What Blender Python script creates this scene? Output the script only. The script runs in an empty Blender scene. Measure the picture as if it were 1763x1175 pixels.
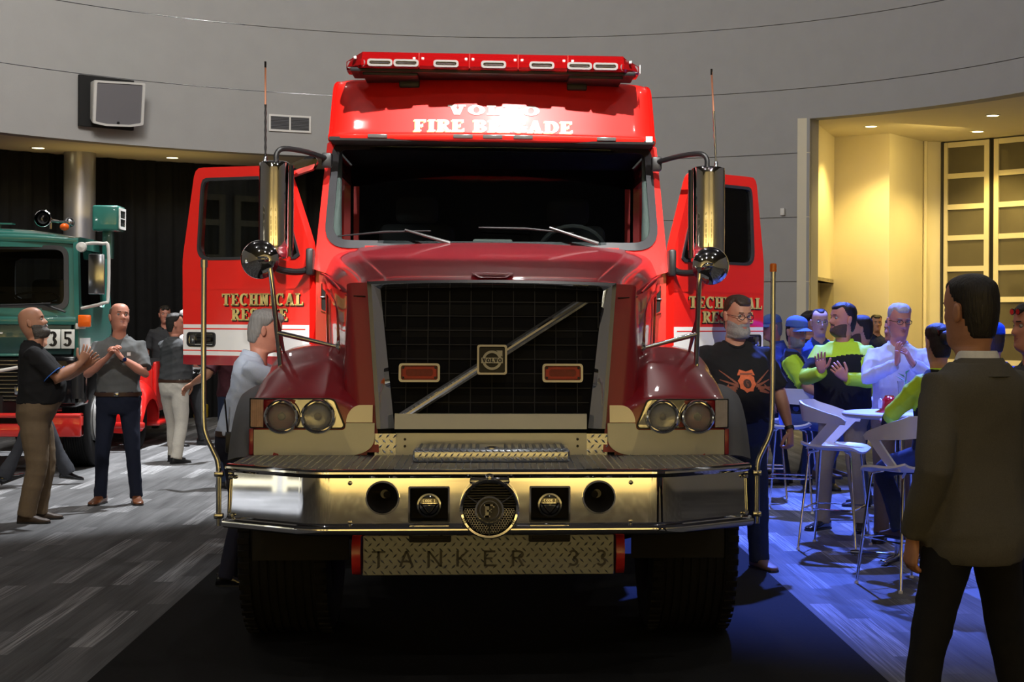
import bpy, bmesh, math, random
import numpy as np
from mathutils import Vector, Matrix
from mathutils.bvhtree import BVHTree

random.seed(7)
np.random.seed(7)
SC = bpy.context.scene
COL = SC.collection
R = math.radians
PI = math.pi

# ------------------------------------------------------------------ camera
# the photograph is 1763 x 1175; F is the focal length in its pixels
F, PX, PY = 2700.0, 1050.0, 557.0
CAM = np.array([0.0, -7.1, 1.65])
PSI = math.atan(.075)
ROLL = R(.3)
_f = np.array([math.sin(PSI), math.cos(PSI), 0])
_r = np.array([math.cos(PSI), -math.sin(PSI), 0])
_u = np.array([0, 0, 1.0])
_r2 = _r * math.cos(ROLL) + _u * math.sin(ROLL)
_u2 = -_r * math.sin(ROLL) + _u * math.cos(ROLL)
cam_data = bpy.data.cameras.new('camera')
cam_data.sensor_fit = 'HORIZONTAL'
cam_data.sensor_width = 36.0
cam_data.lens = 36.0 * F / 1763.0
cam_data.shift_x = (881.5 - PX) / 1763.0
cam_data.shift_y = (PY - 587.5) / 1763.0
cam_data.clip_end = 200
cam = bpy.data.objects.new('camera', cam_data)
m = Matrix((( _r2[0], _u2[0], -_f[0], CAM[0]), (_r2[1], _u2[1], -_f[1], CAM[1]),
            (_r2[2], _u2[2], -_f[2], CAM[2]), (0, 0, 0, 1)))
cam.matrix_world = m
COL.objects.link(cam)
SC.camera = cam


def ray(px, py):
    return _f + (px - PX) / F * _r2 - (py - PY) / F * _u2


def at(px, py, Y):
    """the point of the plane y = Y seen at this place of the photograph"""
    d = ray(px, py)
    return CAM + d * ((Y + 7.1) / d[1])


def floor_at(px, py):
    d = ray(px, py)
    return CAM + d * (-1.65 / d[2])


# ------------------------------------------------------------------ light, world, exposure
SC.view_settings.view_transform = 'Standard'
SC.view_settings.look = 'None'
SC.view_settings.exposure = 0.0
SC.view_settings.gamma = 1.0
SC.view_settings.use_curve_mapping = False
world = bpy.data.worlds.new('world')
SC.world = world
world.use_nodes = True
world.node_tree.nodes['Background'].inputs[0].default_value = (.5, .5, .52, 1)
world.node_tree.nodes['Background'].inputs[1].default_value = .01


def aim(o, target):
    d = Vector(target) - o.location
    o.rotation_euler = d.to_track_quat('-Z', 'Y').to_euler()


def spot(name, loc, target, power, color, half_deg, blend=.3, radius=.1):
    l = bpy.data.lights.new(name, 'SPOT')
    l.energy = power
    l.color = color
    l.spot_size = R(2 * half_deg)
    l.spot_blend = blend
    l.shadow_soft_size = radius
    o = bpy.data.objects.new(name, l)
    o.location = loc
    COL.objects.link(o)
    aim(o, target)
    return o


def area(name, loc, target, power, color, sx, sy):
    l = bpy.data.lights.new(name, 'AREA')
    l.shape = 'RECTANGLE'
    l.size, l.size_y = sx, sy
    l.energy = power
    l.color = color
    o = bpy.data.objects.new(name, l)
    o.location = loc
    COL.objects.link(o)
    aim(o, target)
    return o


NEUTRAL = (1, .97, .93)
COOL = (.93, .96, 1)
BLUE = (.09, .17, 1)
WARM = (1, .72, .22)
# the key on the cab from a rig above the viewer, and one profile spot for each open door
spot('key_spot', (.5, -2.6, 7.9), (0, 3.2, 2.55), 5400, NEUTRAL, 11.2, .4, .07)
spot('door_spot', (-3.6, -8.0, 6.6), (-1.50, 3.6, 1.98), 3300, NEUTRAL, 4.7, .25, .1)
spot('door_spot', (3.4, -8.0, 6.6), (1.50, 3.6, 1.98), 3300, NEUTRAL, 4.5, .25, .1)
spot('hood_spot', (.3, 4.4, 8.3), (.12, 2.1, 2.0), 330, NEUTRAL, 11, .7, .08)
# white spots on the left of the floor
spot('floor_spot', (-3.2, 12.5, 8.0), (-3.9, 12.2, 0), 6500, COOL, 20, .5, .12)
spot('floor_spot', (-1.6, 9.8, 8.0), (-4.3, 7.6, 0), 4200, COOL, 18, .5, .12)
spot('floor_spot', (-9.5, -1.0, 8.2), (-13.6, -2.8, 0), 16000, COOL, 17, .5, .12)
spot('front_spot', (-2.2, -.5, 7.6), (-3.7, 7.4, 1.2), 1100, NEUTRAL, 13, .6, .12)
spot('front_spot', (-4.5, -1.5, 7.8), (-1.75, 2.9, .95), 420, COOL, 5.5, .5, .1)
# blue spots and a white one on the tables at the right
spot('blue_spot', (3.2, 9.2, 8.0), (3.4, 5.2, 0), 16000, BLUE, 24, .45, .1)
spot('blue_spot', (5.2, 5.2, 8.0), (3.9, 2.9, 0), 6500, BLUE, 14, .4, .1)
spot('front_spot', (.8, .5, 7.6), (2.45, 5.4, 1.4), 900, (.80, .86, 1), 9.5, .7, .12)
# small house lamps high in the hall
for _x in (-5, 0, 5):
    for _y in (-9, -3, 3, 9):
        _l = bpy.data.lights.new('house_lamp', 'POINT')
        _l.energy = 108
        _l.color = (1, .95, .9)
        _l.shadow_soft_size = .09
        _o = bpy.data.objects.new('house_lamp', _l)
        _o.location = (_x + .4, _y, 8.4)
        COL.objects.link(_o)
# wash on the round wall, and the foyer behind the viewer
area('wall_wash', (-2.5, 7.5, 8.2), (-3.5, 19, 5.6), 215, NEUTRAL, 6, 1.2)
area('wall_wash', (-4.0, 8.0, 8.2), (-6.5, 17, 4.8), 420, NEUTRAL, 2, 2)
for _x in (-6, 6):
    area('foyer_light', (_x, -16.5, 3.6), (_x, -19, 1.6), 330, (1, .79, .36), 10, .4)
    area('foyer_light', (_x, -16.3, 7.4), (_x, -19, 6.2), 85, (1, .80, .40), 9, .5)
    area('foyer_wall_fill', (_x, -18.3, .35), (_x, -19, 1.1), 230, (1, .78, .33), 11, .2)  # fill added low down to brighten the wall foot mirrored in the bumper
# ------------------------------------------------------------------ materials
MATS = {}


def mat(name, col, rough=.5, metal=0.0, coat=0.0, noise=0.0, nscale=20.0, bump=0.0, bscale=200.0, spec=.5,
        coat_rough=.04, emit=None, estr=0.0, trans=0.0, stretch=None, rnoise=0.0, alpha=None, sheen=0.0):
    if name in MATS:
        return MATS[name]
    M = bpy.data.materials.new(name)
    M.use_nodes = True
    nt = M.node_tree
    b = nt.nodes['Principled BSDF']
    c = (col[0], col[1], col[2], 1)
    b.inputs['Base Color'].default_value = c
    b.inputs['Roughness'].default_value = rough
    b.inputs['Metallic'].default_value = metal
    b.inputs['Specular IOR Level'].default_value = spec
    b.inputs['Coat Weight'].default_value = coat
    b.inputs['Coat Roughness'].default_value = coat_rough
    b.inputs['Sheen Weight'].default_value = sheen
    if trans:
        b.inputs['Transmission Weight'].default_value = trans
    if emit:
        b.inputs['Emission Color'].default_value = (*emit, 1)
        b.inputs['Emission Strength'].default_value = estr
    if alpha is not None:
        b.inputs['Alpha'].default_value = alpha
    tc = nt.nodes.new('ShaderNodeTexCoord')
    mp = nt.nodes.new('ShaderNodeMapping')
    nt.links.new(tc.outputs['Object'], mp.inputs[0])
    if stretch:
        mp.inputs['Scale'].default_value = stretch
    n = nt.nodes.new('ShaderNodeTexNoise')
    n.inputs['Scale'].default_value = nscale
    n.inputs['Detail'].default_value = 4
    nt.links.new(mp.outputs[0], n.inputs['Vector'])
    if noise:
        mx = nt.nodes.new('ShaderNodeMix')
        mx.data_type = 'RGBA'
        mx.inputs[6].default_value = tuple(max(0, x * (1 - noise)) for x in col) + (1,)
        mx.inputs[7].default_value = tuple(min(1, x * (1 + noise)) for x in col) + (1,)
        nt.links.new(n.outputs['Fac'], mx.inputs[0])
        nt.links.new(mx.outputs[2], b.inputs['Base Color'])
    if rnoise:
        mr = nt.nodes.new('ShaderNodeMapRange')
        mr.inputs[3].default_value = max(0, rough - rnoise)
        mr.inputs[4].default_value = rough + rnoise
        nt.links.new(n.outputs['Fac'], mr.inputs[0])
        nt.links.new(mr.outputs[0], b.inputs['Roughness'])
    if bump:
        n2 = nt.nodes.new('ShaderNodeTexNoise')
        n2.inputs['Scale'].default_value = bscale
        n2.inputs['Detail'].default_value = 3
        nt.links.new(mp.outputs[0], n2.inputs['Vector'])
        bp = nt.nodes.new('ShaderNodeBump')
        bp.inputs['Strength'].default_value = bump
        bp.inputs['Distance'].default_value = .01
        nt.links.new(n2.outputs['Fac'], bp.inputs['Height'])
        nt.links.new(bp.outputs[0], b.inputs['Normal'])
    MATS[name] = M
    return M


def glass_mat(name, tint, ior=1.45, rough=.0):
    if name in MATS:
        return MATS[name]
    M = bpy.data.materials.new(name)
    M.use_nodes = True
    nt = M.node_tree
    nt.nodes.remove(nt.nodes['Principled BSDF'])
    out = nt.nodes['Material Output']
    t = nt.nodes.new('ShaderNodeBsdfTransparent')
    t.inputs[0].default_value = (*tint, 1)
    g = nt.nodes.new('ShaderNodeBsdfGlossy')
    g.inputs['Roughness'].default_value = rough
    fr = nt.nodes.new('ShaderNodeFresnel')
    fr.inputs[0].default_value = ior
    mx = nt.nodes.new('ShaderNodeMixShader')
    nt.links.new(fr.outputs[0], mx.inputs[0])
    nt.links.new(t.outputs[0], mx.inputs[1])
    nt.links.new(g.outputs[0], mx.inputs[2])
    nt.links.new(mx.outputs[0], out.inputs[0])
    MATS[name] = M
    return M


RED = mat('red_paint', (.82, .014, .008), .42, coat=1, noise=.02, coat_rough=.07)
MAROON = mat('maroon_paint', (.30, .007, .018), .40, coat=.6, noise=.03, coat_rough=.045)
WHITE_PAINT = mat('white_vinyl', (.85, .85, .84), .4, coat=.5, noise=.02)
CHROME = mat('chrome', (.82, .82, .83), .035, 1, rnoise=.015, nscale=6)
CHROME2 = mat('satin_chrome', (.55, .57, .60), .17, 1, rnoise=.05, nscale=8)
STAINLESS = mat('stainless_sheet', (.40, .43, .49), .38, 1, rnoise=.02, nscale=90)
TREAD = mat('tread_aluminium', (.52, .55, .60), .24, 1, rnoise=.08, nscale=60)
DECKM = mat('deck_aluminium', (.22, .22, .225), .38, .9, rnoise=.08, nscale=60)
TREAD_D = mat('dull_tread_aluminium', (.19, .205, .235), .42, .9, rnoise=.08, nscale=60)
BLACK_PL = mat('black_plastic', (.012, .012, .013), .42, noise=.2, bump=.1)
BLACK_GLOSS = mat('black_gloss', (.006, .006, .007), .12, coat=.5, noise=.1)
BLACK_MAT = mat('matt_black', (.006, .006, .006), .8, noise=.2)
RUBBER = mat('rubber', (.010, .010, .011), .8, noise=.25, nscale=60, spec=.2)
GREYRUB = mat('grey_rubber', (.10, .105, .12), .6, noise=.1)
DARKIRON = mat('dark_iron', (.015, .015, .015), .6, .4, noise=.3)
GLASS = glass_mat('tinted_glass', (.62, .66, .66))
CLEAR = glass_mat('clear_glass', (.9, .92, .92))
GOLD = mat('gold_leaf', (.85, .62, .22), .42, .15, noise=.4, nscale=260)
BLACKINK = mat('black_ink', (.01, .008, .006), .5)
REDLENS = glass_mat('red_lens', (.85, .03, .02), 1.5, .03)
_nt = REDLENS.node_tree
_d = _nt.nodes.new('ShaderNodeBsdfDiffuse')
_d.inputs[0].default_value = (.62, .008, .010, 1)
_x = _nt.nodes.new('ShaderNodeMixShader')
_x.inputs[0].default_value = .38
_old = [n for n in _nt.nodes if n.type == 'BSDF_TRANSPARENT'][0]
_mx = [n for n in _nt.nodes if n.type == 'MIX_SHADER' and n != _x][0]
_nt.links.new(_old.outputs[0], _x.inputs[1])
_nt.links.new(_d.outputs[0], _x.inputs[2])
_nt.links.new(_x.outputs[0], _mx.inputs[1])
AMBER = mat('amber_lens', (.9, .17, .01), .15, coat=.6, noise=.15, nscale=90)


# ------------------------------------------------------------------ mesh builder
def cr(ctrl, n):
    """Catmull-Rom through the rows of ctrl, n steps a span (axis 0)"""
    c = np.asarray(ctrl, float)
    k = len(c)
    ext = np.concatenate([[2 * c[0] - c[1]], c, [2 * c[-1] - c[-2]]])
    out = []
    for i in range(k - 1):
        p0, p1, p2, p3 = ext[i], ext[i + 1], ext[i + 2], ext[i + 3]
        for j in range(n):
            t = j / n
            out.append(.5 * (2 * p1 + (p2 - p0) * t + (2 * p0 - 5 * p1 + 4 * p2 - p3) * t * t +
                             (3 * p1 - p0 - 3 * p2 + p3) * t ** 3))
    out.append(c[-1])
    return np.array(out)


def cr2(ctrl, n, m_):
    a = cr(ctrl, n)
    return np.swapaxes(cr(np.swapaxes(a, 0, 1), m_), 0, 1)


def rrect(w, h, r, n=5, cx=0, cy=0):
    """rounded rectangle, counter-clockwise 2-D points"""
    pts = []
    for (sx, sy, a0) in ((1, 1, 0), (-1, 1, 90), (-1, -1, 180), (1, -1, 270)):
        for i in range(n + 1):
            a = R(a0 + 90 * i / n)
            pts.append((cx + sx * (w / 2 - r) + r * math.cos(a), cy + sy * (h / 2 - r) + r * math.sin(a)))
    return pts


def circ(r, n=32, cx=0, cy=0, ry=None):
    ry = ry or r
    return [(cx + r * math.cos(2 * PI * i / n), cy + ry * math.sin(2 * PI * i / n)) for i in range(n)]


def rpoly(pts, r, n=4):
    """polygon with its corners rounded"""
    out = []
    k = len(pts)
    for i in range(k):
        p, a, b = Vector(pts[i]), Vector(pts[i - 1]), Vector(pts[(i + 1) % k])
        rr = r[i] if isinstance(r, (list, tuple)) else r
        if rr <= 0:
            out.append(tuple(p))
            continue
        da, db = (a - p), (b - p)
        l = min(rr, da.length * .48, db.length * .48)
        q0, q1 = p + da.normalized() * l, p + db.normalized() * l
        for j in range(n + 1):
            t = j / n
            out.append(tuple(q0 * (1 - t) ** 2 + p * 2 * t * (1 - t) + q1 * t * t))
    return out


def resample(poly, c, n):
    """polygon points hit by n rays from c"""
    out = []
    k = len(poly)
    for i in range(n):
        a = 2 * PI * i / n
        d = (math.cos(a), math.sin(a))
        best = None
        for j in range(k):
            p, q = poly[j], poly[(j + 1) % k]
            ex, ey = q[0] - p[0], q[1] - p[1]
            den = d[0] * ey - d[1] * ex
            if abs(den) < 1e-12:
                continue
            t = ((p[0] - c[0]) * ey - (p[1] - c[1]) * ex) / den
            s = ((p[0] - c[0]) * d[1] - (p[1] - c[1]) * d[0]) / den
            if t > 0 and -1e-9 <= s <= 1 + 1e-9 and (best is None or t > best):
                best = t
        out.append((c[0] + d[0] * best, c[1] + d[1] * best))
    return out


class MB:
    def __init__(s):
        s.v, s.f, s.m = [], [], []

    def add(s, v, f, mi=0):
        o = len(s.v)
        s.v += [tuple(map(float, p)) for p in v]
        s.f += [tuple(i + o for i in q) for q in f]
        s.m += [mi] * len(f)
        return s

    def box(s, x0, x1, y0, y1, z0, z1, mi=0):
        v = [(x, y, z) for x in (x0, x1) for y in (y0, y1) for z in (z0, z1)]
        return s.add(v, [(0, 1, 3, 2), (4, 6, 7, 5), (0, 4, 5, 1), (2, 3, 7, 6), (0, 2, 6, 4), (1, 5, 7, 3)], mi)

    def rbox(s, x0, x1, y0, y1, z0, z1, r=.01, seg=2, mi=0, M=None):
        bm = bmesh.new()
        bmesh.ops.create_cube(bm, size=1)
        for v in bm.verts:
            v.co = Vector((x0 + (v.co.x + .5) * (x1 - x0), y0 + (v.co.y + .5) * (y1 - y0), z0 + (v.co.z + .5) * (z1 - z0)))
        bmesh.ops.bevel(bm, geom=bm.edges[:] , offset=r, segments=seg, profile=.5, affect='EDGES')
        if M is not None:
            bm.transform(M)
        bm.verts.index_update()
        s.add([v.co for v in bm.verts], [[v.index for v in f.verts] for f in bm.faces], mi)
        bm.free()
        return s

    def rings(s, rings, closed_path=False, caps=True, mi=0):
        """rings: list of equal-length closed loops"""
        n, k = len(rings[0]), len(rings)
        v = [p for r_ in rings for p in r_]
        f = []
        for i in range(k if closed_path else k - 1):
            a, b = i * n, ((i + 1) % k) * n
            for j in range(n):
                j2 = (j + 1) % n
                f.append((a + j, a + j2, b + j2, b + j))
        if caps and not closed_path:
            f.append(tuple(reversed(range(n))))
            f.append(tuple(range((k - 1) * n, k * n)))
        return s.add(v, f, mi)

    def tube(s, pts, r, n=10, closed=False, caps=True, mi=0, flat=None):
        """round (or, with flat = (ratio, axis), flattened) tube along pts"""
        P = [Vector(p) for p in pts]
        k = len(P)
        rr = list(r) if isinstance(r, (list, tuple, np.ndarray)) else [r] * k
        T = []
        for i in range(k):
            if closed:
                t = P[(i + 1) % k] - P[i - 1]
            else:
                t = P[min(i + 1, k - 1)] - P[max(i - 1, 0)]
            T.append(t.normalized())
        up = Vector((0, 0, 1)) if abs(T[0].z) < .9 else Vector((0, 1, 0))
        if flat:
            up = Vector(flat[1])
        nx = T[0].cross(up).normalized()
        rings = []
        for i in range(k):
            nx = (nx - T[i] * nx.dot(T[i])).normalized()
            ny = T[i].cross(nx)
            q = flat[0] if flat else 1
            rings.append([P[i] + nx * (rr[i] * math.cos(2 * PI * j / n)) + ny * (rr[i] * q * math.sin(2 * PI * j / n))
                          for j in range(n)])
        return s.rings(rings, closed, caps, mi)

    def lathe(s, prof, c=(0, 0, 0), ax=(0, 0, 1), n=24, mi=0, caps=False):
        """prof: (radius, height along ax)"""
        q = Vector((0, 0, 1)).rotation_difference(Vector(ax))
        C_ = Vector(c)
        rings = []
        for (r_, h) in prof:
            r_ = max(r_, 1e-4)
            rings.append([C_ + q @ Vector((r_ * math.cos(2 * PI * j / n), r_ * math.sin(2 * PI * j / n), h)) for j in range(n)])
        return s.rings(rings, False, caps, mi)

    def ball(s, c, rx, ry=None, rz=None, n=14, k=8, mi=0):
        ry, rz = ry or rx, rz or rx
        rings = []
        for i in range(k + 1):
            a = -PI / 2 + PI * i / k
            cc = max(math.cos(a), 1e-3)
            rings.append([(c[0] + rx * cc * math.cos(2 * PI * j / n), c[1] + ry * cc * math.sin(2 * PI * j / n),
                           c[2] + rz * math.sin(a)) for j in range(n)])
        return s.rings(rings, False, True, mi)

    def grid(s, P, mi=0, flip=False, wrap=False):
        P = np.asarray(P)
        n, m_ = P.shape[:2]
        f = []
        for i in range(n - 1):
            for j in range(m_ if wrap else m_ - 1):
                j2 = (j + 1) % m_
                q = (i * m_ + j, i * m_ + j2, (i + 1) * m_ + j2, (i + 1) * m_ + j)
                f.append(tuple(reversed(q)) if flip else q)
        return s.add(P.reshape(-1, 3), f, mi)

    def slab(s, P, th, mi=0):
        """a grid given thickness th against its normals"""
        P = np.asarray(P, float)
        du = np.gradient(P, axis=0)
        dv = np.gradient(P, axis=1)
        nn = np.cross(du, dv)
        nn /= np.linalg.norm(nn, axis=2, keepdims=True) + 1e-12
        Q = P - nn * th
        n, m_ = P.shape[:2]
        N = n * m_
        V = np.concatenate([P.reshape(-1, 3), Q.reshape(-1, 3)])
        f = []
        for i in range(n - 1):
            for j in range(m_ - 1):
                a, b, c, d = i * m_ + j, i * m_ + j + 1, (i + 1) * m_ + j + 1, (i + 1) * m_ + j
                f += [(a, d, c, b), (a + N, b + N, c + N, d + N)]
        bd = [(i * m_) for i in range(n)] + [(n - 1) * m_ + j for j in range(1, m_)] + \
             [i * m_ + m_ - 1 for i in range(n - 2, -1, -1)] + [j for j in range(m_ - 2, 0, -1)]
        for a, b in zip(bd, bd[1:] + bd[:1]):
            f.append((b, a, a + N, b + N))
        return s.add(V, f, mi)

    def prism(s, poly, d0, d1, fn=None, mi=0):
        """2-D polygon (a, b) to (a, d, b) between depths d0 and d1; fn maps (a, d, b) to a point"""
        fn = fn or (lambda a, d, b: (a, d, b))
        n = len(poly)
        v = [fn(a, d0, b) for a, b in poly] + [fn(a, d1, b) for a, b in poly]
        f = [tuple(range(n)), tuple(reversed(range(n, 2 * n)))]
        for i in range(n):
            j = (i + 1) % n
            f.append((j, i, i + n, j + n))
        return s.add(v, f, mi)

    def ringprism(s, outer, inner, d0, d1, fn=None, mi=0):
        fn = fn or (lambda a, d, b: (a, d, b))
        n = len(outer)
        v = [fn(a, d0, b) for a, b in outer] + [fn(a, d0, b) for a, b in inner] + \
            [fn(a, d1, b) for a, b in outer] + [fn(a, d1, b) for a, b in inner]
        f = []
        for i in range(n):
            j = (i + 1) % n
            f += [(i, j, n + j, n + i), (2 * n + j, 2 * n + i, 3 * n + i, 3 * n + j),
                  (j, i, 2 * n + i, 2 * n + j), (n + i, n + j, 3 * n + j, 3 * n + i)]
        return s.add(v, f, mi)

    def map(s, fn):
        s.v = [tuple(fn(Vector(p))) for p in s.v]
        return s

    def mirror(s):
        o = len(s.v)
        s.v += [(-p[0], p[1], p[2]) for p in s.v]
        s.f += [tuple(reversed([i + o for i in q])) for q in s.f]
        s.m += list(s.m)
        return s

    def flip_x(s):
        s.v = [(-p[0], p[1], p[2]) for p in s.v]
        s.f = [tuple(reversed(q)) for q in s.f]
        return s

    def mesh(s, name, fixn=True):
        me = bpy.data.meshes.new(name)
        me.from_pydata(s.v, [], s.f)
        if any(s.m):
            me.polygons.foreach_set('material_index', s.m)
        if fixn:
            bm = bmesh.new()
            bm.from_mesh(me)
            bmesh.ops.recalc_face_normals(bm, faces=bm.faces)
            bm.to_mesh(me)
            bm.free()
        me.update()
        return me


def link(name, me, mats, parent=None, smooth=35, label=None, kind=None):
    o = bpy.data.objects.new(name, me)
    COL.objects.link(o)
    if mats is not None:
        for M in (mats if isinstance(mats, (list, tuple)) else [mats]):
            if me.materials.find(M.name) < 0 or len(me.materials) < len(mats if isinstance(mats, (list, tuple)) else [mats]):
                me.materials.append(M)
    if smooth:
        me.polygons.foreach_set('use_smooth', [True] * len(me.polygons))
        if smooth < 180:
            me.set_sharp_from_angle(angle=R(smooth))
    if parent is not None:
        o.parent = parent
    if label:
        o['label'] = label
    if kind:
        o['kind'] = kind
    return o


def obj(name, mb, mats, parent=None, smooth=35, label=None, kind=None):
    return link(name, mb.mesh(name), mats, parent, smooth, label, kind)


def thing(name, label, cat, loc=(0, 0, 0), rz=0, group=None):
    o = bpy.data.objects.new(name, None)
    o.empty_display_size = .2
    COL.objects.link(o)
    o.location = loc
    o.rotation_euler = (0, 0, rz)
    o['label'] = label
    o['category'] = cat
    if group:
        o['group'] = group
    return o


def tag(o, label, cat, group=None):
    o['label'] = label
    o['category'] = cat
    if group:
        o['group'] = group
    return o


def copy_tree(o, parent=None):
    c = o.copy()
    COL.objects.link(c)
    if parent is not None:
        c.parent = parent
    for ch in list(o.children):
        copy_tree(ch, c)
    return c


# ------------------------------------------------------------------ letters drawn from strokes
def _rect(x0, y0, x1, y1):
    return [(x0, y0), (x1, y0), (x1, y1), (x0, y1)]


def _diag(x0, y0, x1, y1, w):
    """stroke with horizontal ends"""
    return [(x0 - w / 2, y0), (x0 + w / 2, y0), (x1 + w / 2, y1), (x1 - w / 2, y1)]


def _arc(cx, cy, rx, ry, wx, wy, a0, a1, n=12):
    """list of quads along a ring segment"""
    q = []
    for i in range(n):
        a, b = R(a0 + (a1 - a0) * i / n), R(a0 + (a1 - a0) * (i + 1) / n)
        q.append([(cx + rx * math.cos(a), cy + ry * math.sin(a)), (cx + rx * math.cos(b), cy + ry * math.sin(b)),
                  (cx + (rx - wx) * math.cos(b), cy + (ry - wy) * math.sin(b)),
                  (cx + (rx - wx) * math.cos(a), cy + (ry - wy) * math.sin(a))])
    return q


def glyph(ch, S, T, serif):
    """polygons and width of a letter of height 1; S thick and T thin strokes"""
    s, e = T * .9, (.09 if serif else 0)
    L, W = [], .72
    x0 = e + S / 2

    def stem(x, b=True, t=True):
        L.append(_rect(x - S / 2, 0, x + S / 2, 1))
        if serif:
            if b:
                L.append(_rect(x - S / 2 - e, 0, x + S / 2 + e, s))
            if t:
                L.append(_rect(x - S / 2 - e, 1 - s, x + S / 2 + e, 1))
    if ch == ' ':
        return [], .38
    if ch == 'I':
        stem(x0)
        W = S + 2 * e
    elif ch == 'V':
        W = .95
        L += [_diag(W / 2, 0, e + S / 2, 1, S), _diag(W / 2 + S * .2, 0, W - e - T / 2, 1, T * 1.1)]
        if serif:
            L += [_rect(0, 1 - s, 2 * e + S, 1), _rect(W - 2.2 * e - T, 1 - s, W, 1)]
    elif ch == 'O':
        W = .92
        L += _arc(W / 2, .5, W / 2, .51, S, T, 0, 360, 28)
    elif ch == 'L':
        W = .74
        stem(x0)
        L += [_rect(x0, 0, W, s), _rect(W - T * .8, 0, W, .3)]
    elif ch in 'EF':
        W = .76
        stem(x0)
        L += [_rect(x0, 1 - s, W - .04, 1), _rect(x0, .5 - s / 2, W * .72, .5 + s / 2)]
        if serif:
            L += [_rect(W - .04 - T * .7, .74, W - .04, 1), _rect(W * .72 - T * .6, .36, W * .72, .64)]
        if ch == 'E':
            L.append(_rect(x0, 0, W, s))
            if serif:
                L.append(_rect(W - T * .7, 0, W, .28))
    elif ch in 'RBDPK':
        W = .82
        stem(x0)
        if ch == 'D':
            W = .88
            L += _arc(W * .48, .5, W * .52, .5, S, T, -90, 90, 16)
            L += [_rect(x0, 0, W * .5, s), _rect(x0, 1 - s, W * .5, 1)]
        elif ch == 'K':
            L += [_diag(x0 + S * .3, .42, W - .1, 1, T * 1.3), _diag(W - .08, 0, x0 + S * .8, .58, S * .9)]
            if serif:
                L += [_rect(W - .28, 0, W + .03, s), _rect(W - .26, 1 - s, W, 1)]
        else:
            L += _arc(W * .52, .74, W * .4, .26, S * .9, T, -90, 90, 12)
            L += [_rect(x0, 1 - s, W * .54, 1), _rect(x0, .48, W * .54, .48 + s)]
            if ch == 'B':
                L += _arc(W * .54, .26, W * .44, .27, S * .9, T, -90, 90, 12)
                L.append(_rect(x0, 0, W * .56, s))
            else:
                L.append(_diag(W - .1, 0, W * .5, .5, S * .95))
                if serif:
                    L.append(_rect(W - .2, 0, W + .06, s))
    elif ch in 'CG':
        W = .86
        L += _arc(W * .52, .5, W * .52, .51, S, T, 48, 312, 22)
        L.append(_rect(W * .8, .66, W * .8 + T * .8, 1.0) if serif else _rect(0, 0, 0.001, .001))
        if ch == 'G':
            L += [_rect(W - S * .95, .04, W, .46), _rect(W * .55, .42 - s / 2, W + e * .6, .42 + s / 2)]
    elif ch == 'A':
        W = .92
        L += [_diag(e + T / 2, 0, W / 2 - S * .1, 1, T * 1.1), _diag(W - e - S / 2, 0, W / 2, 1, S),
              _rect(W * .26, .28, W * .76, .28 + s)]
        if serif:
            L += [_rect(0, 0, 2.2 * e + T, s), _rect(W - 2.2 * e - S, 0, W, s)]
    elif ch == 'T':
        W = .84
        stem(W / 2, True, False)
        L.append(_rect(0, 1 - s, W, 1))
        if serif:
            L += [_rect(0, .72, T * .7, 1), _rect(W - T * .7, .72, W, 1)]
    elif ch in 'HN':
        W = .92
        stem(x0, True, True)
        stem(W - x0, ch == 'H', True)
        L.append(_rect(x0, .5 - s / 2, W - x0, .5 + s / 2) if ch == 'H' else _diag(W - x0, 0, x0, 1, S))
    elif ch == 'U':
        W = .9
        L += [_rect(e, .35, e + S, 1), _rect(W - e - S, .35, W - e, 1)]
        L += _arc(W / 2, .36, W / 2 - e, .37, S, T, 180, 360, 14)
        if serif:
            L += [_rect(0, 1 - s, S + 2 * e, 1), _rect(W - S - 2 * e, 1 - s, W, 1)]
    elif ch == 'S':
        W = .68
        L += _arc(W / 2, .745, W * .47, .265, S * .8, T, 40, 270, 14)
        L += _arc(W / 2, .26, W * .5, .27, S * .8, T, -140, 90, 14)
        if serif:
            L += [_rect(W * .84, .68, W * .84 + T * .7, 1), _rect(W * .05, 0, W * .05 + T * .7, .32)]
    elif ch == '3':
        W = .66
        L += _arc(W * .46, .74, W * .46, .27, S, T, -90, 150, 14)
        L += _arc(W * .46, .27, W * .5, .28, S, T, -150, 90, 14)
    elif ch == '5':
        W = .66
        L += [_rect(.1, 1 - T, W - .04, 1), _rect(.08, .5, .08 + T * .9, 1)]
        L += _arc(W * .44, .31, W * .52, .32, S, T, -150, 128, 18)
    return L, W


def text_polys(txt, h, width=None, S=.24, T=.13, serif=True, gap=.09, sx=1.0):
    """centred text: list of polygons, lower edge at 0"""
    out, x = [], 0
    for ch in txt:
        L, W = glyph(ch, S, T, serif)
        out += [[(x + p[0], p[1]) for p in q] for q in L]
        x += W + gap
    x -= gap
    k = (width / x) if width else h * sx
    return [[((p[0] - x / 2) * k, p[1] * h) for p in q] for q in out]


def letters(name, txt, h, width, S, T, serif, fn, M, parent, label=None, d=.0015):
    """one object a letter; fn maps (x, depth, height)"""
    x, parts = 0, []
    for ch in txt:
        L, W = glyph(ch, S, T, serif)
        parts.append([[(x + p[0], p[1]) for p in q] for q in L])
        x += W + .09
    x -= .09
    k = width / x if width else h
    for L in parts:
        if L:
            obj(name, text_mb([[((p[0] - x / 2) * k, p[1] * h) for p in q] for q in L], fn, d), M, parent, None, label)


def text_mb(polys, fn, d=.0015):
    b = MB()
    for q in polys:
        b.prism(q, 0, -d, fn)
    return b
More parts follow.
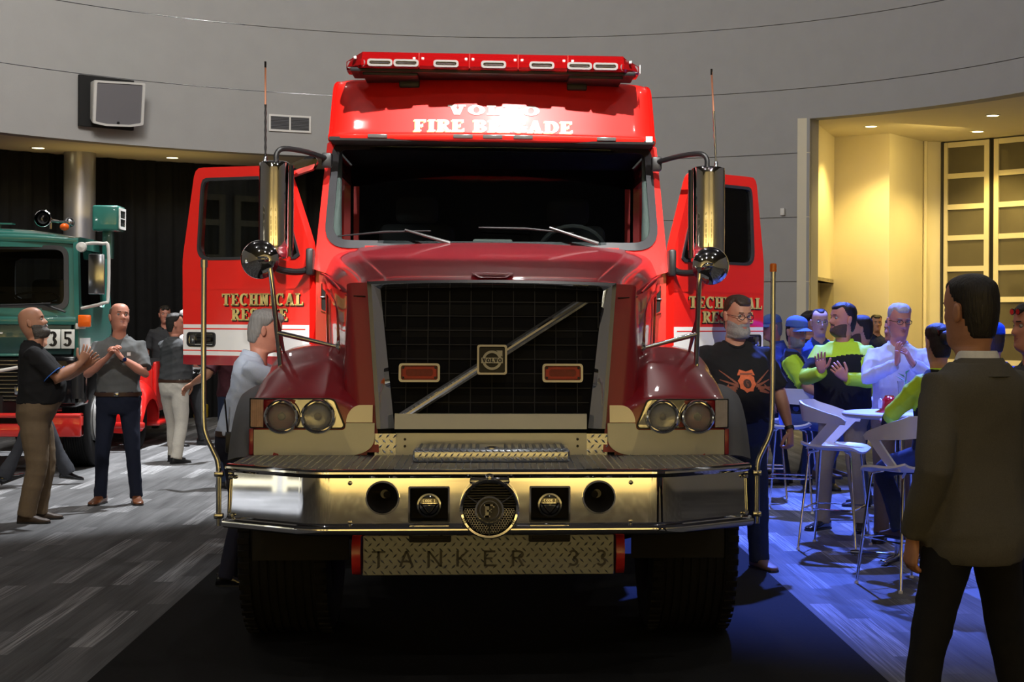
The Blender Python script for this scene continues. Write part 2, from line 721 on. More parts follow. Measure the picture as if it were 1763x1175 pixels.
# ------------------------------------------------------------------ the hall
WALL = mat('wall_plaster', (.36, .355, .345), .85, noise=.06, nscale=3, bump=.12, bscale=90)
CREAM = mat('cream_plaster', (.72, .66, .50), .8, noise=.03, nscale=4, bump=.05, bscale=120)
CEIL = mat('ceiling_paint', (.035, .035, .035), .9, noise=.1)
DC = (-.5, 10.5)          # centre of the round hall
DR = 8.5


def dpt(th, r, z):
    return (DC[0] + r * math.sin(th), DC[1] + r * math.cos(th), z)


def arc_slab(t0, t1, r0, r1, z0, z1, n=None):
    n = n or max(2, int(abs(t1 - t0) / 3))
    b = MB()
    rings = []
    for i in range(n + 1):
        t = R(t0 + (t1 - t0) * i / n)
        rings.append([dpt(t, r0, z0), dpt(t, r0, z1), dpt(t, r1, z1), dpt(t, r1, z0)])
    return b.rings(rings)


def carpet_material():
    M = bpy.data.materials.new('carpet_planks')
    M.use_nodes = True
    nt = M.node_tree
    N, K = nt.nodes, nt.links
    b = N['Principled BSDF']
    b.inputs['Roughness'].default_value = .95
    b.inputs['Specular IOR Level'].default_value = .15
    tc = N.new('ShaderNodeTexCoord')
    sep = N.new('ShaderNodeSeparateXYZ')
    K.new(tc.outputs['Object'], sep.inputs[0])

    def math_(op, a, bb=None):
        n = N.new('ShaderNodeMath')
        n.operation = op
        for i, q in enumerate((a, bb)):
            if q is None:
                continue
            if isinstance(q, (int, float)):
                n.inputs[i].default_value = q
            else:
                K.new(q, n.inputs[i])
        return n.outputs[0]
    # planks .25 m wide and 1 m long, each row shifted by its own amount
    row = math_('FLOOR', math_('DIVIDE', sep.outputs[0], .125))
    wr = N.new('ShaderNodeTexWhiteNoise')
    wr.noise_dimensions = '1D'
    K.new(row, wr.inputs['W'])
    plank = math_('FLOOR', math_('ADD', sep.outputs[1], wr.outputs['Value']))
    cmb = N.new('ShaderNodeCombineXYZ')
    K.new(row, cmb.inputs[0])
    K.new(plank, cmb.inputs[1])
    wp = N.new('ShaderNodeTexWhiteNoise')
    wp.noise_dimensions = '2D'
    K.new(cmb.outputs[0], wp.inputs['Vector'])
    # yarn streaks along the planks
    mp = N.new('ShaderNodeMapping')
    mp.inputs['Scale'].default_value = (90, 1.3, 1)
    K.new(tc.outputs['Object'], mp.inputs[0])
    n1 = N.new('ShaderNodeTexNoise')
    n1.inputs['Scale'].default_value = 1.0
    n1.inputs['Detail'].default_value = 3
    K.new(mp.outputs[0], n1.inputs['Vector'])
    mp2 = N.new('ShaderNodeMapping')
    mp2.inputs['Scale'].default_value = (9, .9, 1)
    K.new(tc.outputs['Object'], mp2.inputs[0])
    n2 = N.new('ShaderNodeTexNoise')
    n2.inputs['Scale'].default_value = 1.0
    K.new(mp2.outputs[0], n2.inputs['Vector'])
    # a plank is streaky-bright where its own random value is high
    hi = N.new('ShaderNodeMapRange')
    hi.interpolation_type = 'SMOOTHSTEP'
    hi.inputs[1].default_value, hi.inputs[2].default_value = .62, 1.0
    K.new(wp.outputs['Value'], hi.inputs[0])
    st = N.new('ShaderNodeMapRange')
    st.inputs[1].default_value, st.inputs[2].default_value = .40, .72
    K.new(n1.outputs['Fac'], st.inputs[0])
    fac = math_('MULTIPLY', hi.outputs[0], st.outputs[0])
    bs = math_('ADD', math_('MULTIPLY', n2.outputs['Fac'], .10), math_('MULTIPLY', wp.outputs['Value'], .03))
    bs = math_('ADD', bs, math_('MULTIPLY', n1.outputs['Fac'], .06))
    val = math_('ADD', bs, math_('MULTIPLY', fac, .20))
    cc = N.new('ShaderNodeCombineColor')
    for i, k in enumerate((1, 1, 1.02)):
        K.new(math_('MULTIPLY', val, k * 1.4), cc.inputs[i])
    K.new(cc.outputs[0], b.inputs['Base Color'])
    bp = N.new('ShaderNodeBump')
    bp.inputs['Strength'].default_value = .25
    bp.inputs['Distance'].default_value = .01
    K.new(n1.outputs['Fac'], bp.inputs['Height'])
    K.new(bp.outputs[0], b.inputs['Normal'])
    return M


fl = obj('floor', MB().box(-15, 15, -19, 24, -.2, 0), carpet_material(), smooth=None, kind='structure')
obj('ceiling', MB().box(-15, 15, -19, 24, 9.0, 9.2), CEIL, smooth=None, kind='structure')
# the black runner under the truck
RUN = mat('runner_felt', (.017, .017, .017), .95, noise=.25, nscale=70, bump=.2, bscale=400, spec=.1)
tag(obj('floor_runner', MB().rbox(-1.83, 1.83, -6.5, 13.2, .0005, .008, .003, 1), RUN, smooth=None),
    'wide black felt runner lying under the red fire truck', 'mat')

# round wall: tiers of panels with recessed joints
TIERS = [6.38, 5.34, 4.34, 3.33, 2.32, 1.3, .3]
wb = obj('wall_back', arc_slab(-100, 100, DR + .03, DR + .3, 6.39, 8.99, 66), WALL, smooth=30, kind='structure')
for (t0, t1, z0, z1) in ((-100, 100, 6.386, 8.99), (-100, 100, 5.346, 6.374), (-100, 39.6, 4.34, 5.334), (39.6, 100, 4.86, 5.334),
                         (0, 39.6, 3.336, 4.328), (0, 39.6, 2.326, 3.324), (0, 39.6, 1.306, 2.314), (0, 39.6, .306, 1.294), (0, 39.6, 0, .294)):
    obj('panel', arc_slab(t0, t1, DR, DR + .06, z0, z1), WALL, wb, smooth=30)
obj('core', arc_slab(0, 39.6, DR + .03, DR + .3, 0, 6.39, 14), WALL, wb, smooth=30)
obj('core', arc_slab(-100, 0, DR + .03, DR + .3, 4.345, 6.39, 33), WALL, wb, smooth=30)
obj('core', arc_slab(39.6, 100, DR + .03, DR + .3, 4.865, 6.39, 20), WALL, wb, smooth=30)
# bright metal reveal strips in the two upper joints at the left
obj('trim_1', arc_slab(-72, -8, DR - .006, DR + .02, 5.336, 5.344), CHROME2, smooth=30, kind='structure')
obj('trim_2', arc_slab(-60, -24, DR - .006, DR + .02, 6.376, 6.384), CHROME2, smooth=30, kind='structure')
# soffits
obj('trim_3', arc_slab(-100, -.2, DR + .3, 11.0, 4.345, 4.5), CREAM, smooth=30, kind='structure')
obj('trim_4', arc_slab(33, 100, DR + .3, 14.5, 4.865, 5.0), CREAM, smooth=30, kind='structure')
obj('trim_5', arc_slab(-.9, 0, DR + .06, 11, 0, 4.34), WALL, smooth=30, kind='structure')

# the black drape round the left
CURT = mat('black_drape', (.010, .010, .010), .9, noise=.2, nscale=8, bump=.3, bscale=60, spec=.15)
rows = []
nn = 760
for z in (0.01, 1.2, 2.6, 4.0, 4.335):
    row = []
    for i in range(nn):
        t = R(-100 + 99 * i / (nn - 1))
        s = t * 10.7
        a = .055 + .02 * math.sin(1.7 * s)
        w = a * math.sin(2 * PI * s / .34 + .8 * math.sin(s * 1.3) + .15 * z) + .02 * math.sin(2 * PI * s / .13 + z)
        row.append(dpt(t, 10.62 + w * (1.0 - .25 * z / 4.3), z))
    rows.append(row)
tag(obj('black_curtain', MB().grid(rows), CURT, smooth=180),
    'tall black pleated drape hanging round the left side of the hall', 'curtain')

# column
colm = obj('column', MB().lathe([(.245, 0), (.245, 4.345)], (-6.62, 18.66, 0), n=40),
           mat('column_metal', (.50, .50, .53), .32, .75, rnoise=.03), smooth=50, kind='structure')

# alcove walls at the right
AL = [(4.93, 17.06), (5.84, 19.45), (6.63, 18.78), (7.51, 19.85), (7.86, 19.94)]


def wall_run(a, b, z0, z1, th=.2):
    """vertical slab standing behind the line a-b as seen from the hall"""
    ax, ay = a
    bx, by = b
    d = Vector((bx - ax, by - ay, 0)).normalized()
    n = Vector((-d.y, d.x, 0)) * th
    b_ = MB()
    v = [(ax, ay, z0), (bx, by, z0), (bx + n.x, by + n.y, z0), (ax + n.x, ay + n.y, z0),
         (ax, ay, z1), (bx, by, z1), (bx + n.x, by + n.y, z1), (ax + n.x, ay + n.y, z1)]
    return b_.add(v, [(0, 1, 2, 3), (4, 7, 6, 5), (0, 4, 5, 1), (1, 5, 6, 2), (2, 6, 7, 3), (3, 7, 4, 0)])


def lerp2(a, b, t):
    return (a[0] + (b[0] - a[0]) * t, a[1] + (b[1] - a[1]) * t)


wr_ = obj('wall_right', wall_run(AL[1], AL[2], 0, 4.87), CREAM, smooth=None, kind='structure')
obj('panel', wall_run(AL[2], AL[3], 0, 4.87), CREAM, wr_, smooth=None)
obj('panel', wall_run(AL[3], AL[4], 0, 4.87), CREAM, wr_, smooth=None)
obj('jamb', wall_run(AL[0], lerp2(AL[0], AL[1], .13), 0, 4.87), CREAM, wr_, smooth=None)
obj('jamb', wall_run(lerp2(AL[0], AL[1], .13), AL[1], 2.36, 4.87), CREAM, wr_, smooth=None)
obj('jamb', wall_run(lerp2(AL[0], AL[1], .13), AL[1], 0, .9), CREAM, wr_, smooth=None)
na, nb = lerp2(AL[0], AL[1], .13), lerp2(AL[0], AL[1], 1.0)
sh = (-.22, .085)
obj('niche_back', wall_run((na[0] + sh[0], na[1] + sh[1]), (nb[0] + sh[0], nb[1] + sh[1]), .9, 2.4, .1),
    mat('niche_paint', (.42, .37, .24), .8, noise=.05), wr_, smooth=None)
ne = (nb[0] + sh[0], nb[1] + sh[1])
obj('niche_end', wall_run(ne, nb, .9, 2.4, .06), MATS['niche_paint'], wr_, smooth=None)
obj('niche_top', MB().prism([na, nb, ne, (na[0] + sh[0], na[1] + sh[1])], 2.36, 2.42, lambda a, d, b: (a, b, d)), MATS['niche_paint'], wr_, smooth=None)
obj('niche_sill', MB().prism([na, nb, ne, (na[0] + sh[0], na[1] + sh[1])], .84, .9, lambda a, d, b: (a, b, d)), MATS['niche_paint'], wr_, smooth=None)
obj('trim_6', MB().tube([(7.535, 19.80, 0), (7.535, 19.80, 4.86)], .035, 8), CREAM, smooth=60, kind='structure')

# tall glazed doors
FRAME = mat('door_frame_paint', (.66, .60, .42), .45, noise=.04)
PANE = mat('dark_pane', (.085, .075, .05), .12, noise=.3, nscale=1.5, coat=.4)
RZ = [4.86, 4.25, 3.71, 3.17, 2.63, 2.09, 1.55, 1.01, .08]


def glazed_leaf(n, a, b, zt=4.84, rails=None, inward=1):
    rails = rails or RZ
    ax, ay = a
    bx, by = b
    L = math.hypot(bx - ax, by - ay)
    M = Matrix.Translation((ax, ay, 0)) @ Matrix.Rotation(math.atan2(by - ay, bx - ax), 4, 'Z')
    f = MB()
    sw = .095
    root = obj('window_%d' % n, MB().box(0, sw, -.03, .05, .0, zt).box(L - sw, L, -.03, .05, 0, zt).map(lambda p: M @ p),
               FRAME, smooth=None, kind='structure')
    zz = [z for z in rails if z < zt] + []
    edges = [zt] + [z for z in rails if .2 < z < zt - .3] + [.12]
    for i, z in enumerate(edges):
        h = .045
        obj('rail', MB().box(sw, L - sw, -.025, .045, z - (2 * h if i in (0,) else h), z + (0 if i == 0 else h)).map(lambda p: M @ p), FRAME, root, smooth=None)
    for z1, z0 in zip(edges, edges[1:]):
        obj('pane', MB().box(sw, L - sw, .005, .02, z0 + .04, z1 - .04).map(lambda p: M @ p), PANE, root, smooth=None)
    return root


glazed_leaf(1, (7.88, 19.90), (8.50, 19.24))
glazed_leaf(2, (8.56, 19.17), (9.22, 18.33))
glazed_leaf(3, (9.28, 18.25), (9.86, 17.35))
glazed_leaf(4, (9.91, 17.27), (10.38, 16.31))
obj('trim_7', MB().box(7.84, 7.9, 19.86, 20.0, 0, 4.86), BLACK_PL, smooth=None, kind='structure')
for k, (x, y) in enumerate(((8.53, 19.21), (9.25, 18.30), (9.885, 17.32))):
    obj('trim_%d' % (8 + k), MB().box(x - .035, x + .035, y - .0, y + .08, 0, 4.86), BLACK_PL, smooth=None, kind='structure')
obj('wall_far', wall_run((10.38, 16.31), (13.5, 12.0), 0, 4.87), CREAM, smooth=None, kind='structure')

# walls of the hall behind and beside the camera
WARMW = mat('warm_wall', (.62, .52, .32), .8, noise=.04, nscale=2)
wf = obj('wall_front', MB().box(-15, 15, -19.2, -19, 0, 9), mat('dark_wall', (.16, .16, .16), .8, noise=.1), smooth=None, kind='structure')
obj('panel', MB().box(-15, 15, -19.02, -18.97, .0, 8.98), WARMW, wf, smooth=None)
obj('wall_left', MB().box(-15.2, -15, -19, 24, 0, 9), WALL, smooth=None, kind='structure')
obj('wall_side', MB().box(15, 15.2, -19, 24, 0, 9), WALL, smooth=None, kind='structure')
obj('wall_end', MB().box(-15, 15, 24, 24.2, 0, 9), WALL, smooth=None, kind='structure')
for k, x in enumerate((-9.2, -7.6, -6.0, 5.2, 6.8)):
    glazed_leaf(11 + k, (x + 1.1, -18.93), (x, -18.93), zt=4.2)
for k, y in enumerate((-5.2, -3.9, -2.6, -1.3)):
    glazed_leaf(16 + k, (-14.93, y), (-14.93, y + 1.15), zt=3.6)  # unseen leaves, added to give the chrome bumper end something to reflect

# ------------------------------------------------------------------ things on the walls
LAMP = mat('lamp_lens', (1, .9, .6), .4, emit=(1, .86, .45), estr=7)
WHITE = mat('white_paint', (.72, .70, .66), .5, noise=.03)
DL = [(-7.08, 17.97, 4.345, 'left'), (-5.27, 19.21, 4.345, 'left'), (-3.45, 20.22, 4.345, 'left'),
      (6.10, 17.91, 4.865, 'right'), (7.62, 16.39, 4.865, 'right'), (8.01, 18.38, 4.865, 'right')]
DLL = ['recessed round downlight in the soffit over the black drape, nearest the left edge',
       'recessed round downlight in the left soffit, to the right of the wall loudspeaker',
       'recessed round downlight in the left soffit, seen just above the red door',
       'recessed downlight in the yellow alcove soffit nearest the grey wall',
       'recessed downlight in the alcove soffit nearest the grey fascia, farthest right',
       'recessed downlight in the alcove soffit just in front of the glazed doors']
for (x, y, z, side), lab in zip(DL, DLL):
    t = thing('downlight', lab, 'ceiling light', (x, y, z), 0, 'downlights in the soffits')
    obj('lens', MB().lathe([(.0, -.004), (.095, -.004), (.095, .02), (0, .02)], n=20), LAMP, t)
    obj('trim_ring', MB().ringprism(circ(.12, 20), circ(.094, 20), -.008, .01, lambda a, d, b: (a, b, d)), WHITE, t)
    if side == 'right':
        spot('downlight_lamp', (x, y, z - .03), (x + (.05), y + .15, 0), 330, WARM, 58, .6, .06)
    else:
        spot('downlight_lamp', (x, y, z - .03), (x, y, 0), 12, (1, .8, .42), 60, .6, .06)
area('alcove_glow', (7.2, 17.4, 4.7), (6.7, 18.9, 1.8), 35, WARM, 1.2, .6)
area('soffit_glow', (-5.6, 18.2, 3.4), (-5.7, 18.4, 4.34), 5, (1, .70, .2), 3, .6)

# loudspeaker in its recess
t = thing('loudspeaker', 'grey box loudspeaker tilted down in a dark recess of the curved wall', 'loudspeaker')
sp = [at(px, py, 17.1) for px, py in ((137, 130), (229, 133))]
cx, cy = -5.82, 17.02
ang = math.atan2(cx - DC[0], cy - DC[1])
Ms = Matrix.Translation((cx, cy, 0)) @ Matrix.Rotation(-ang, 4, 'Z')
obj('recess', MB().box(-.43, .43, -.045, .02, 4.55, 5.31).map(lambda p: Ms @ p), BLACK_MAT, t, smooth=None)
Mt = Ms @ Matrix.Translation((.04, -.28, 4.9)) @ Matrix.Rotation(R(11), 4, 'X') @ Matrix.Rotation(R(-3), 4, 'Y')
case = rpoly([(-.40, -.30), (-.2, -.335), (.2, -.335), (.40, -.30), (.40, .33), (-.40, .33)], .02, 2)
SPK = mat('speaker_case', (.60, .59, .56), .5, noise=.04)
front = [(p[0] * .96, p[1] * .97) for p in case]
obj('case', MB().rings([[(a, -.05, b) for a, b in case], [(a * .72, .3, b * .85) for a, b in case]]).map(lambda p: Mt @ p), SPK, t)
inn = [(p[0] * .9, p[1] * .91) for p in case]
obj('bezel', MB().ringprism(case, inn, -.085, -.05).map(lambda p: Mt @ p), SPK, t)
obj('grille_cloth', MB().prism(inn, -.066, -.05).map(lambda p: Mt @ p), mat('grille_cloth', (.145, .14, .15), .8, noise=.15, nscale=300), t)
obj('badge', MB().lathe([(.022, 0), (.022, .012), (0, .014)], (0, -.066, -.285), (0, -1, 0), 12).map(lambda p: Mt @ p), BLACK_PL, t)

# air vent
a0 = math.atan2(-3.27 - DC[0], 18.53 - DC[1])
Mv = Matrix.Translation((-3.275, 18.52, 4.845)) @ Matrix.Rotation(-a0, 4, 'Z')
t = thing('air_vent', 'white framed double air vent in the grey curved wall', 'vent')
obj('frame', MB().ringprism(rrect(.68, .27, .004, 1), rrect(.62, .21, .003, 1), -.03, .02).box(-.012, .012, -.03, .02, -.11, .11).map(lambda p: Mv @ p), WHITE, t, smooth=None)
obj('backing', MB().box(-.31, .31, -.004, .01, -.105, .105).map(lambda p: Mv @ p), mat('vent_dark', (.04, .04, .042), .7), t, smooth=None)
sm = None
for sx in (-.16, .16):
    for k in range(9):
        b = MB().box(-.145, .145, -.02, -.004, -.004, .004)
        zz = -.095 + .0235 * k
        if sm is None:
            sm = b.map(lambda p: Mv.to_3x3() @ p).mesh('slat')
        o = link('slat', sm, [mat('vent_slat', (.17, .17, .18), .6)], t, smooth=None)
        o.location = Mv @ Vector((sx, 0, zz))

t = obj('wall_sensor', MB().rbox(-.035, .035, -.03, .02, -.055, .055, .008).map(lambda p: Vector((4.55, 17.30, 3.42)) + Matrix.Rotation(-R(36.6), 3, 'Z') @ p), WHITE)
tag(t, 'small white sensor box on the grey wall by the alcove', 'sensor')
yb = at(346, 708, 20.0)
tag(obj('floor_block', MB().rbox(-.11, .11, -.1, .1, 0, .24, .03).map(lambda p: p + Vector((yb[0], 20.0, 0))), mat('yellow_plastic', (.75, .5, .02), .5, noise=.1)),
    'small yellow block on the floor in front of the black drape', 'block')
# ------------------------------------------------------------------ the red fire truck (front bumper face at y = 0)
TRUCK = thing('fire_truck', 'large red and maroon fire truck with open doors and chrome bumper, facing the viewer', 'fire truck')


def P(name, mb, mats, parent=None, smooth=35, label=None, kind=None):
    return obj(name, mb, mats, parent or TRUCK, smooth, label, kind)


# --- bumper
def offs_path(path):
    """points and outward normals of a 2-D path running left to right with the outside towards -y"""
    out = []
    for i, p in enumerate(path):
        a, b = path[max(i - 1, 0)], path[min(i + 1, len(path) - 1)]
        d = Vector((b[0] - a[0], b[1] - a[1])).normalized()
        out.append((p, (d.y, -d.x)))
    return out


bp = [(-1.222, .315)] + rpoly([(-1.222, .315), (-.80, 0), (.80, 0), (1.222, .315)], [0, .09, .09, 0], 6)[1:-1] + [(1.222, .315)]
prof = [(-.03, .985), (-.004, .989), (.012, .986), (.021, .977), (.022, .968), (.016, .959), (.004, .955), (-.001, .948),
        (.0052, .745), (.012, .738), (.028, .734), (.038, .724), (.040, .712), (.036, .700), (.024, .692), (.0, .689), (-.03, .689)]
back = [(o - .012 if 0 < i < len(prof) - 1 else o, z) for i, (o, z) in enumerate(prof)]
loop = prof + [(min(o, -.005) - .012, min(max(z, .700), .976)) for o, z in reversed(prof)]
rings = []
for (p, n) in offs_path(bp):
    rings.append([(p[0] + n[0] * o, p[1] + n[1] * o, z) for o, z in loop])
bump_me = MB().rings(rings).mesh('bumper')
cut = MB()
for x in (-.487, .487):
    cut.lathe([(.069, -.1), (.069, .1)], (x, 0, .861), (0, 1, 0), 32, 0, True)
for x in (-.279, .264):
    cut.box(x - .086, x + .086, -.1, .1, .755, .905)
bo = link('bumper', bump_me, [CHROME], None, 0)
co = link('cutter', cut.mesh('cutter'), [CHROME], None, 0)
md = bo.modifiers.new('b', 'BOOLEAN')
md.operation = 'DIFFERENCE'
md.object = co
md.solver = 'EXACT'
dg = bpy.context.evaluated_depsgraph_get()
me2 = bpy.data.meshes.new_from_object(bo.evaluated_get(dg))
bpy.data.objects.remove(bo)
bpy.data.objects.remove(co)
BUMP = link('bumper', me2, None, TRUCK, 30)

# air horns in the bumper
for x in (-.487, .487):
    h = P('air_horn', MB().lathe([(.069, -.012), (.0755, -.012), (.077, -.004), (.0755, .004), (.069, .006), (.066, .0), (.066, -.012)], (x, -.003, .861), (0, 1, 0), 32), CHROME, BUMP)
    P('bell', MB().lathe([(.068, .0), (.060, .03), (.045, .07), (.03, .12), (.02, .15), (0, .15)], (x, .0, .861), (0, 1, 0), 32),
      mat('horn_bell', (.10, .10, .10), .35, .8, noise=.1), h)
    P('throat', MB().lathe([(.0165, .118), (.0165, .13), (0, .13)], (x + .012 * (1 if x < 0 else -1), .0, .861), (0, 1, 0), 16), BLACK_MAT, h)

# square recesses with round chrome speakers
for x in (-.279, .264):
    h = P('speaker_recess', MB().ringprism(rrect(.186, .164, .006, 2, x, .83), rrect(.170, .148, .004, 2, x, .83), -.010, .006), CHROME, BUMP)
    b = MB().box(x - .087, x + .087, .085, .09, .754, .906).box(x - .09, x - .085, .003, .09, .754, .906).box(x + .085, x + .09, .003, .09, .754, .906)
    b.box(x - .087, x + .087, .003, .09, .904, .91).box(x - .087, x + .087, .003, .09, .75, .756)
    P('box', b, BLACK_MAT, h, None)
    P('cap', MB().lathe([(0, -.020), (.030, -.018), (.046, -.010), (.050, .0), (.050, .09), (.0, .09)], (x, .0, .827), (0, 1, 0), 28), CHROME, h)
    P('ring', MB().lathe([(.046, -.016), (.054, -.014), (.057, -.004), (.057, .02), (.046, .02)], (x, .0, .827), (0, 1, 0), 28), CHROME2, h)
    f = lambda a, d, c, x=x: (x + a, -.0215 + d + 2.2 * (a * a + c * c), .827 + c)
    tri = MB().ringprism([(-.042, .008), (0, -.046), (.042, .008)], [(-.030, .002), (0, -.037), (.030, .002)], -.002, 0, f)
    tri.prism([(-.040, .012), (.040, .012), (.034, .032), (-.034, .032)], -.002, 0, f)
    P('emblem', tri, BLACK_GLOSS, h, None)
    P('lettering', text_mb([[(a, c + .016) for a, c in q] for q in text_polys('CODE 3'.replace('C', 'C'), .012, .056, .3, .2, False)], lambda a, d, c, f=f: f(a, d - .0022, c)), CHROME2, h, None)

# round electro-mechanical siren
sx, sz = -.008, .824
sir = P('siren', MB().lathe([(.118, -.14), (.127, -.142), (.132, -.136), (.133, -.12), (.130, -.10), (.124, -.06), (.112, -.02), (.10, .004), (0, .004), (0, -.03), (.10, -.05), (.116, -.09)], (sx, 0, sz), (0, 1, 0), 48), CHROME, BUMP)
P('dark_core', MB().lathe([(0, -.085), (.10, -.085), (.117, -.095), (.117, -.08), (0, -.078)], (sx, 0, sz), (0, 1, 0), 40), BLACK_MAT, sir)
b = MB()
for k in range(9):
    z = .012 + .0115 * k
    w = math.sqrt(max(.116 ** 2 - z * z, 1e-4))
    b.box(sx - w, sx + w, -.122, -.100, sz + z - .0017, sz + z + .0017)
P('louvre', b, mat('dark_louvre', (.05, .05, .05), .4, .6), sir, None)
b = MB()
hx = .0115
for r_ in range(-11, 1):
    for c_ in range(-12, 13):
        x, z = (c_ + (.5 if r_ % 2 else 0)) * hx, r_ * hx * .87 - .004
        if math.hypot(x, z) < .112 and math.hypot(x, z) > .058:
            o6 = [(sx + x + .0066 * math.cos(R(60 * i + 30)), sz + z + .0066 * math.sin(R(60 * i + 30))) for i in range(6)]
            i6 = [(sx + x + .0046 * math.cos(R(60 * i + 30)), sz + z + .0046 * math.sin(R(60 * i + 30))) for i in range(6)]
            b.ringprism(o6, i6, -.124, -.118)
P('mesh_screen', b, CHROME2, sir, None, kind='stuff')
med = P('medallion', MB().ringprism(circ(.064, 36, sx, sz - .006), circ(.056, 36, sx, sz - .006), -.140, -.126).ringprism(circ(.044, 30, sx, sz - .006), circ(.040, 30, sx, sz - .006), -.136, -.126), CHROME, sir)
P('letter', text_mb([[(a + sx, c + sz - .036) for a, c in q] for q in text_polys('F', .058, .05, .26, .16, True)], lambda a, d, c: (a, -.134 + d * 4, c)), CHROME2, sir, None)
b = MB()
for k in range(3):
    b.tube([(sx + .056 * math.cos(R(30 + 120 * k)), -.13, sz - .006 + .056 * math.sin(R(30 + 120 * k))), (sx + .118 * math.cos(R(30 + 120 * k)), -.125, sz + .118 * math.sin(R(30 + 120 * k)))], .004, 6)
b.lathe([(.0, -.128), (.055, -.128), (.055, -.12), (0, -.12)], (sx, 0, sz - .006), (0, 1, 0), 30)
P('spoke', b, mat('dark_spoke', (.06, .06, .06), .5, .5), sir)
P('bracket', MB().rbox(sx - .09, sx + .09, -.10, .01, sz + .105, sz + .132, .012).lathe([(.022, 0), (.022, .016), (0, .02)], (sx, -.05, sz + .13), (0, 0, 1), 12), CHROME, sir)

# bolts on the bumper face
for x in (-.632, .632):
    for z in (.927, .752):
        P('bolt', MB().lathe([(0, -.014), (.008, -.012), (.010, -.006), (.010, .004), (0, .004)], (x, -.002, z), (0, 1, 0), 10), CHROME2, BUMP)
for s in (-1, 1):
    for z in (.927, .752):
        P('bolt', MB().lathe([(0, -.012), (.008, -.010), (.010, -.004), (.010, .006), (0, .006)], (s * 1.205, .285, z), (s * .577, .816, 0) if 0 else (-s * .577, .816, 0), 10), CHROME2, BUMP)

# --- tread deck on the bumper extension
dk = [(-1.212, .325), (-.795, .012), (.795, .012), (1.212, .325), (1.20, .78), (.62, 1.0), (-.62, 1.0), (-1.20, .78)]
DECK = P('tread_deck', MB().prism(dk, .965, .985, lambda a, d, b: (a, b, d)), DECKM, None, None)


def inside(p, poly):
    c = False
    j = len(poly) - 1
    for i in range(len(poly)):
        if (poly[i][1] > p[1]) != (poly[j][1] > p[1]) and p[0] < (poly[j][0] - poly[i][0]) * (p[1] - poly[i][1]) / (poly[j][1] - poly[i][1]) + poly[i][0]:
            c = not c
        j = i
    return c


b = MB()
k = 0
x = -1.2
while x < 1.21:
    y = .03 + (.018 if k % 2 else 0)
    while y < .86:
        if inside((x, y - .015), dk) and inside((x, y + .02), dk) and not (abs(x) < .38 and .37 < y < .74):
            b.add([(x - .004, y - .012, .985), (x + .004, y - .012, .985), (x + .004, y + .012, .985), (x - .004, y + .012, .985),
                   (x, y - .007, .9895), (x, y + .007, .9895)], [(0, 1, 4), (1, 2, 5, 4), (2, 3, 5), (3, 0, 4, 5)])
        y += .036
    x += .0345
    k += 1
P('tread', b, TREAD, DECK, None, kind='stuff')

# step box on the deck
BOX = P('step_box', MB().rbox(-.373, .373, .38, .73, .984, 1.045, .012, 3), TREAD, None)
b = MB()
for i in range(21):
    x = -.345 + i * .0345
    if abs(x) > .05:
        b.add([(x - .009, .40, 1.045), (x + .009, .40, 1.045), (x + .009, .71, 1.045), (x - .009, .71, 1.045), (x, .405, 1.052), (x, .705, 1.052)],
              [(0, 1, 4), (1, 2, 5, 4), (2, 3, 5), (3, 0, 4, 5)])
P('rib', b, TREAD_D, BOX, None, kind='stuff')


def lozenges(x0, x1, z0, z1, fn, px=.038, pz=.0255, L=.0135, W=.0042, H=.003):
    b = MB()
    r_ = 0
    z = z0 + pz * .5
    while z < z1:
        c_ = 0
        x = x0 + px * .25 + (px * .5 if r_ % 2 else 0)
        while x < x1:
            a = R(45 if (r_ + c_ * 0) % 2 else -45)
            ca, sa = math.cos(a), math.sin(a)
            q = [(-L, 0, 0), (0, -W, 0), (L, 0, 0), (0, W, 0), (-L * .5, 0, H), (L * .5, 0, H)]
            b.add([fn(x + u * ca - v * sa, -w, z + u * sa + v * ca) for u, v, w in q],
                  [(0, 1, 4), (1, 2, 5, 4), (2, 3, 5), (3, 0, 4, 5)])
            x += px
            c_ += 1
        z += pz
        r_ += 1
    return b


P('tread', lozenges(-.36, .36, .99, 1.043, lambda a, d, c: (a, .38 + d, c), .03, .02), TREAD, BOX, None, kind='stuff')
P('latch', MB().lathe([(.034, 0), (.034, .006), (.026, .008), (.024, .002), (0, .002)], (0, .47, 1.045), (0, 0, 1), 20), CHROME, BOX)

# --- TANKER 33 plate under the bumper
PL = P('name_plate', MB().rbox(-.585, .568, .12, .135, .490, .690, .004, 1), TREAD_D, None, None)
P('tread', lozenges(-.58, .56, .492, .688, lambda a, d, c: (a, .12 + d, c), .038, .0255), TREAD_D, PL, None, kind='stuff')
DKL = mat('dark_lettering', (.03, .03, .03), .5)
for ch, px in zip('TANKER33', (656.6, 704, 752, 800, 846, 895, 990, 1038)):
    letters('letter', ch, .073, None, .15, .13, False, lambda a, d, c, px=px: (a + (px - 848) / 374.0, .1165 + d, c + .531), DKL, PL, 'dark capital or numeral')
for x in (-.278, .267):
    P('tab', MB().rbox(x - .095, x + .095, .09, .12, .645, .69, .006).rbox(x - .08, x + .08, .085, .1, .66, .682, .004), DARKIRON, PL)
for s in (-1, 1):
    cx = -.612 if s < 0 else .594
    P('tow_hook', MB().rings([[(cx + d, .16 + .075 * math.cos(2 * PI * i / 24), .588 + .098 * math.sin(2 * PI * i / 24)) for i in range(24)] for d in (-.02, -.012, .012, .02)]),
      mat('red_hook_paint', (.45, .02, .02), .35, coat=.5, noise=.1))

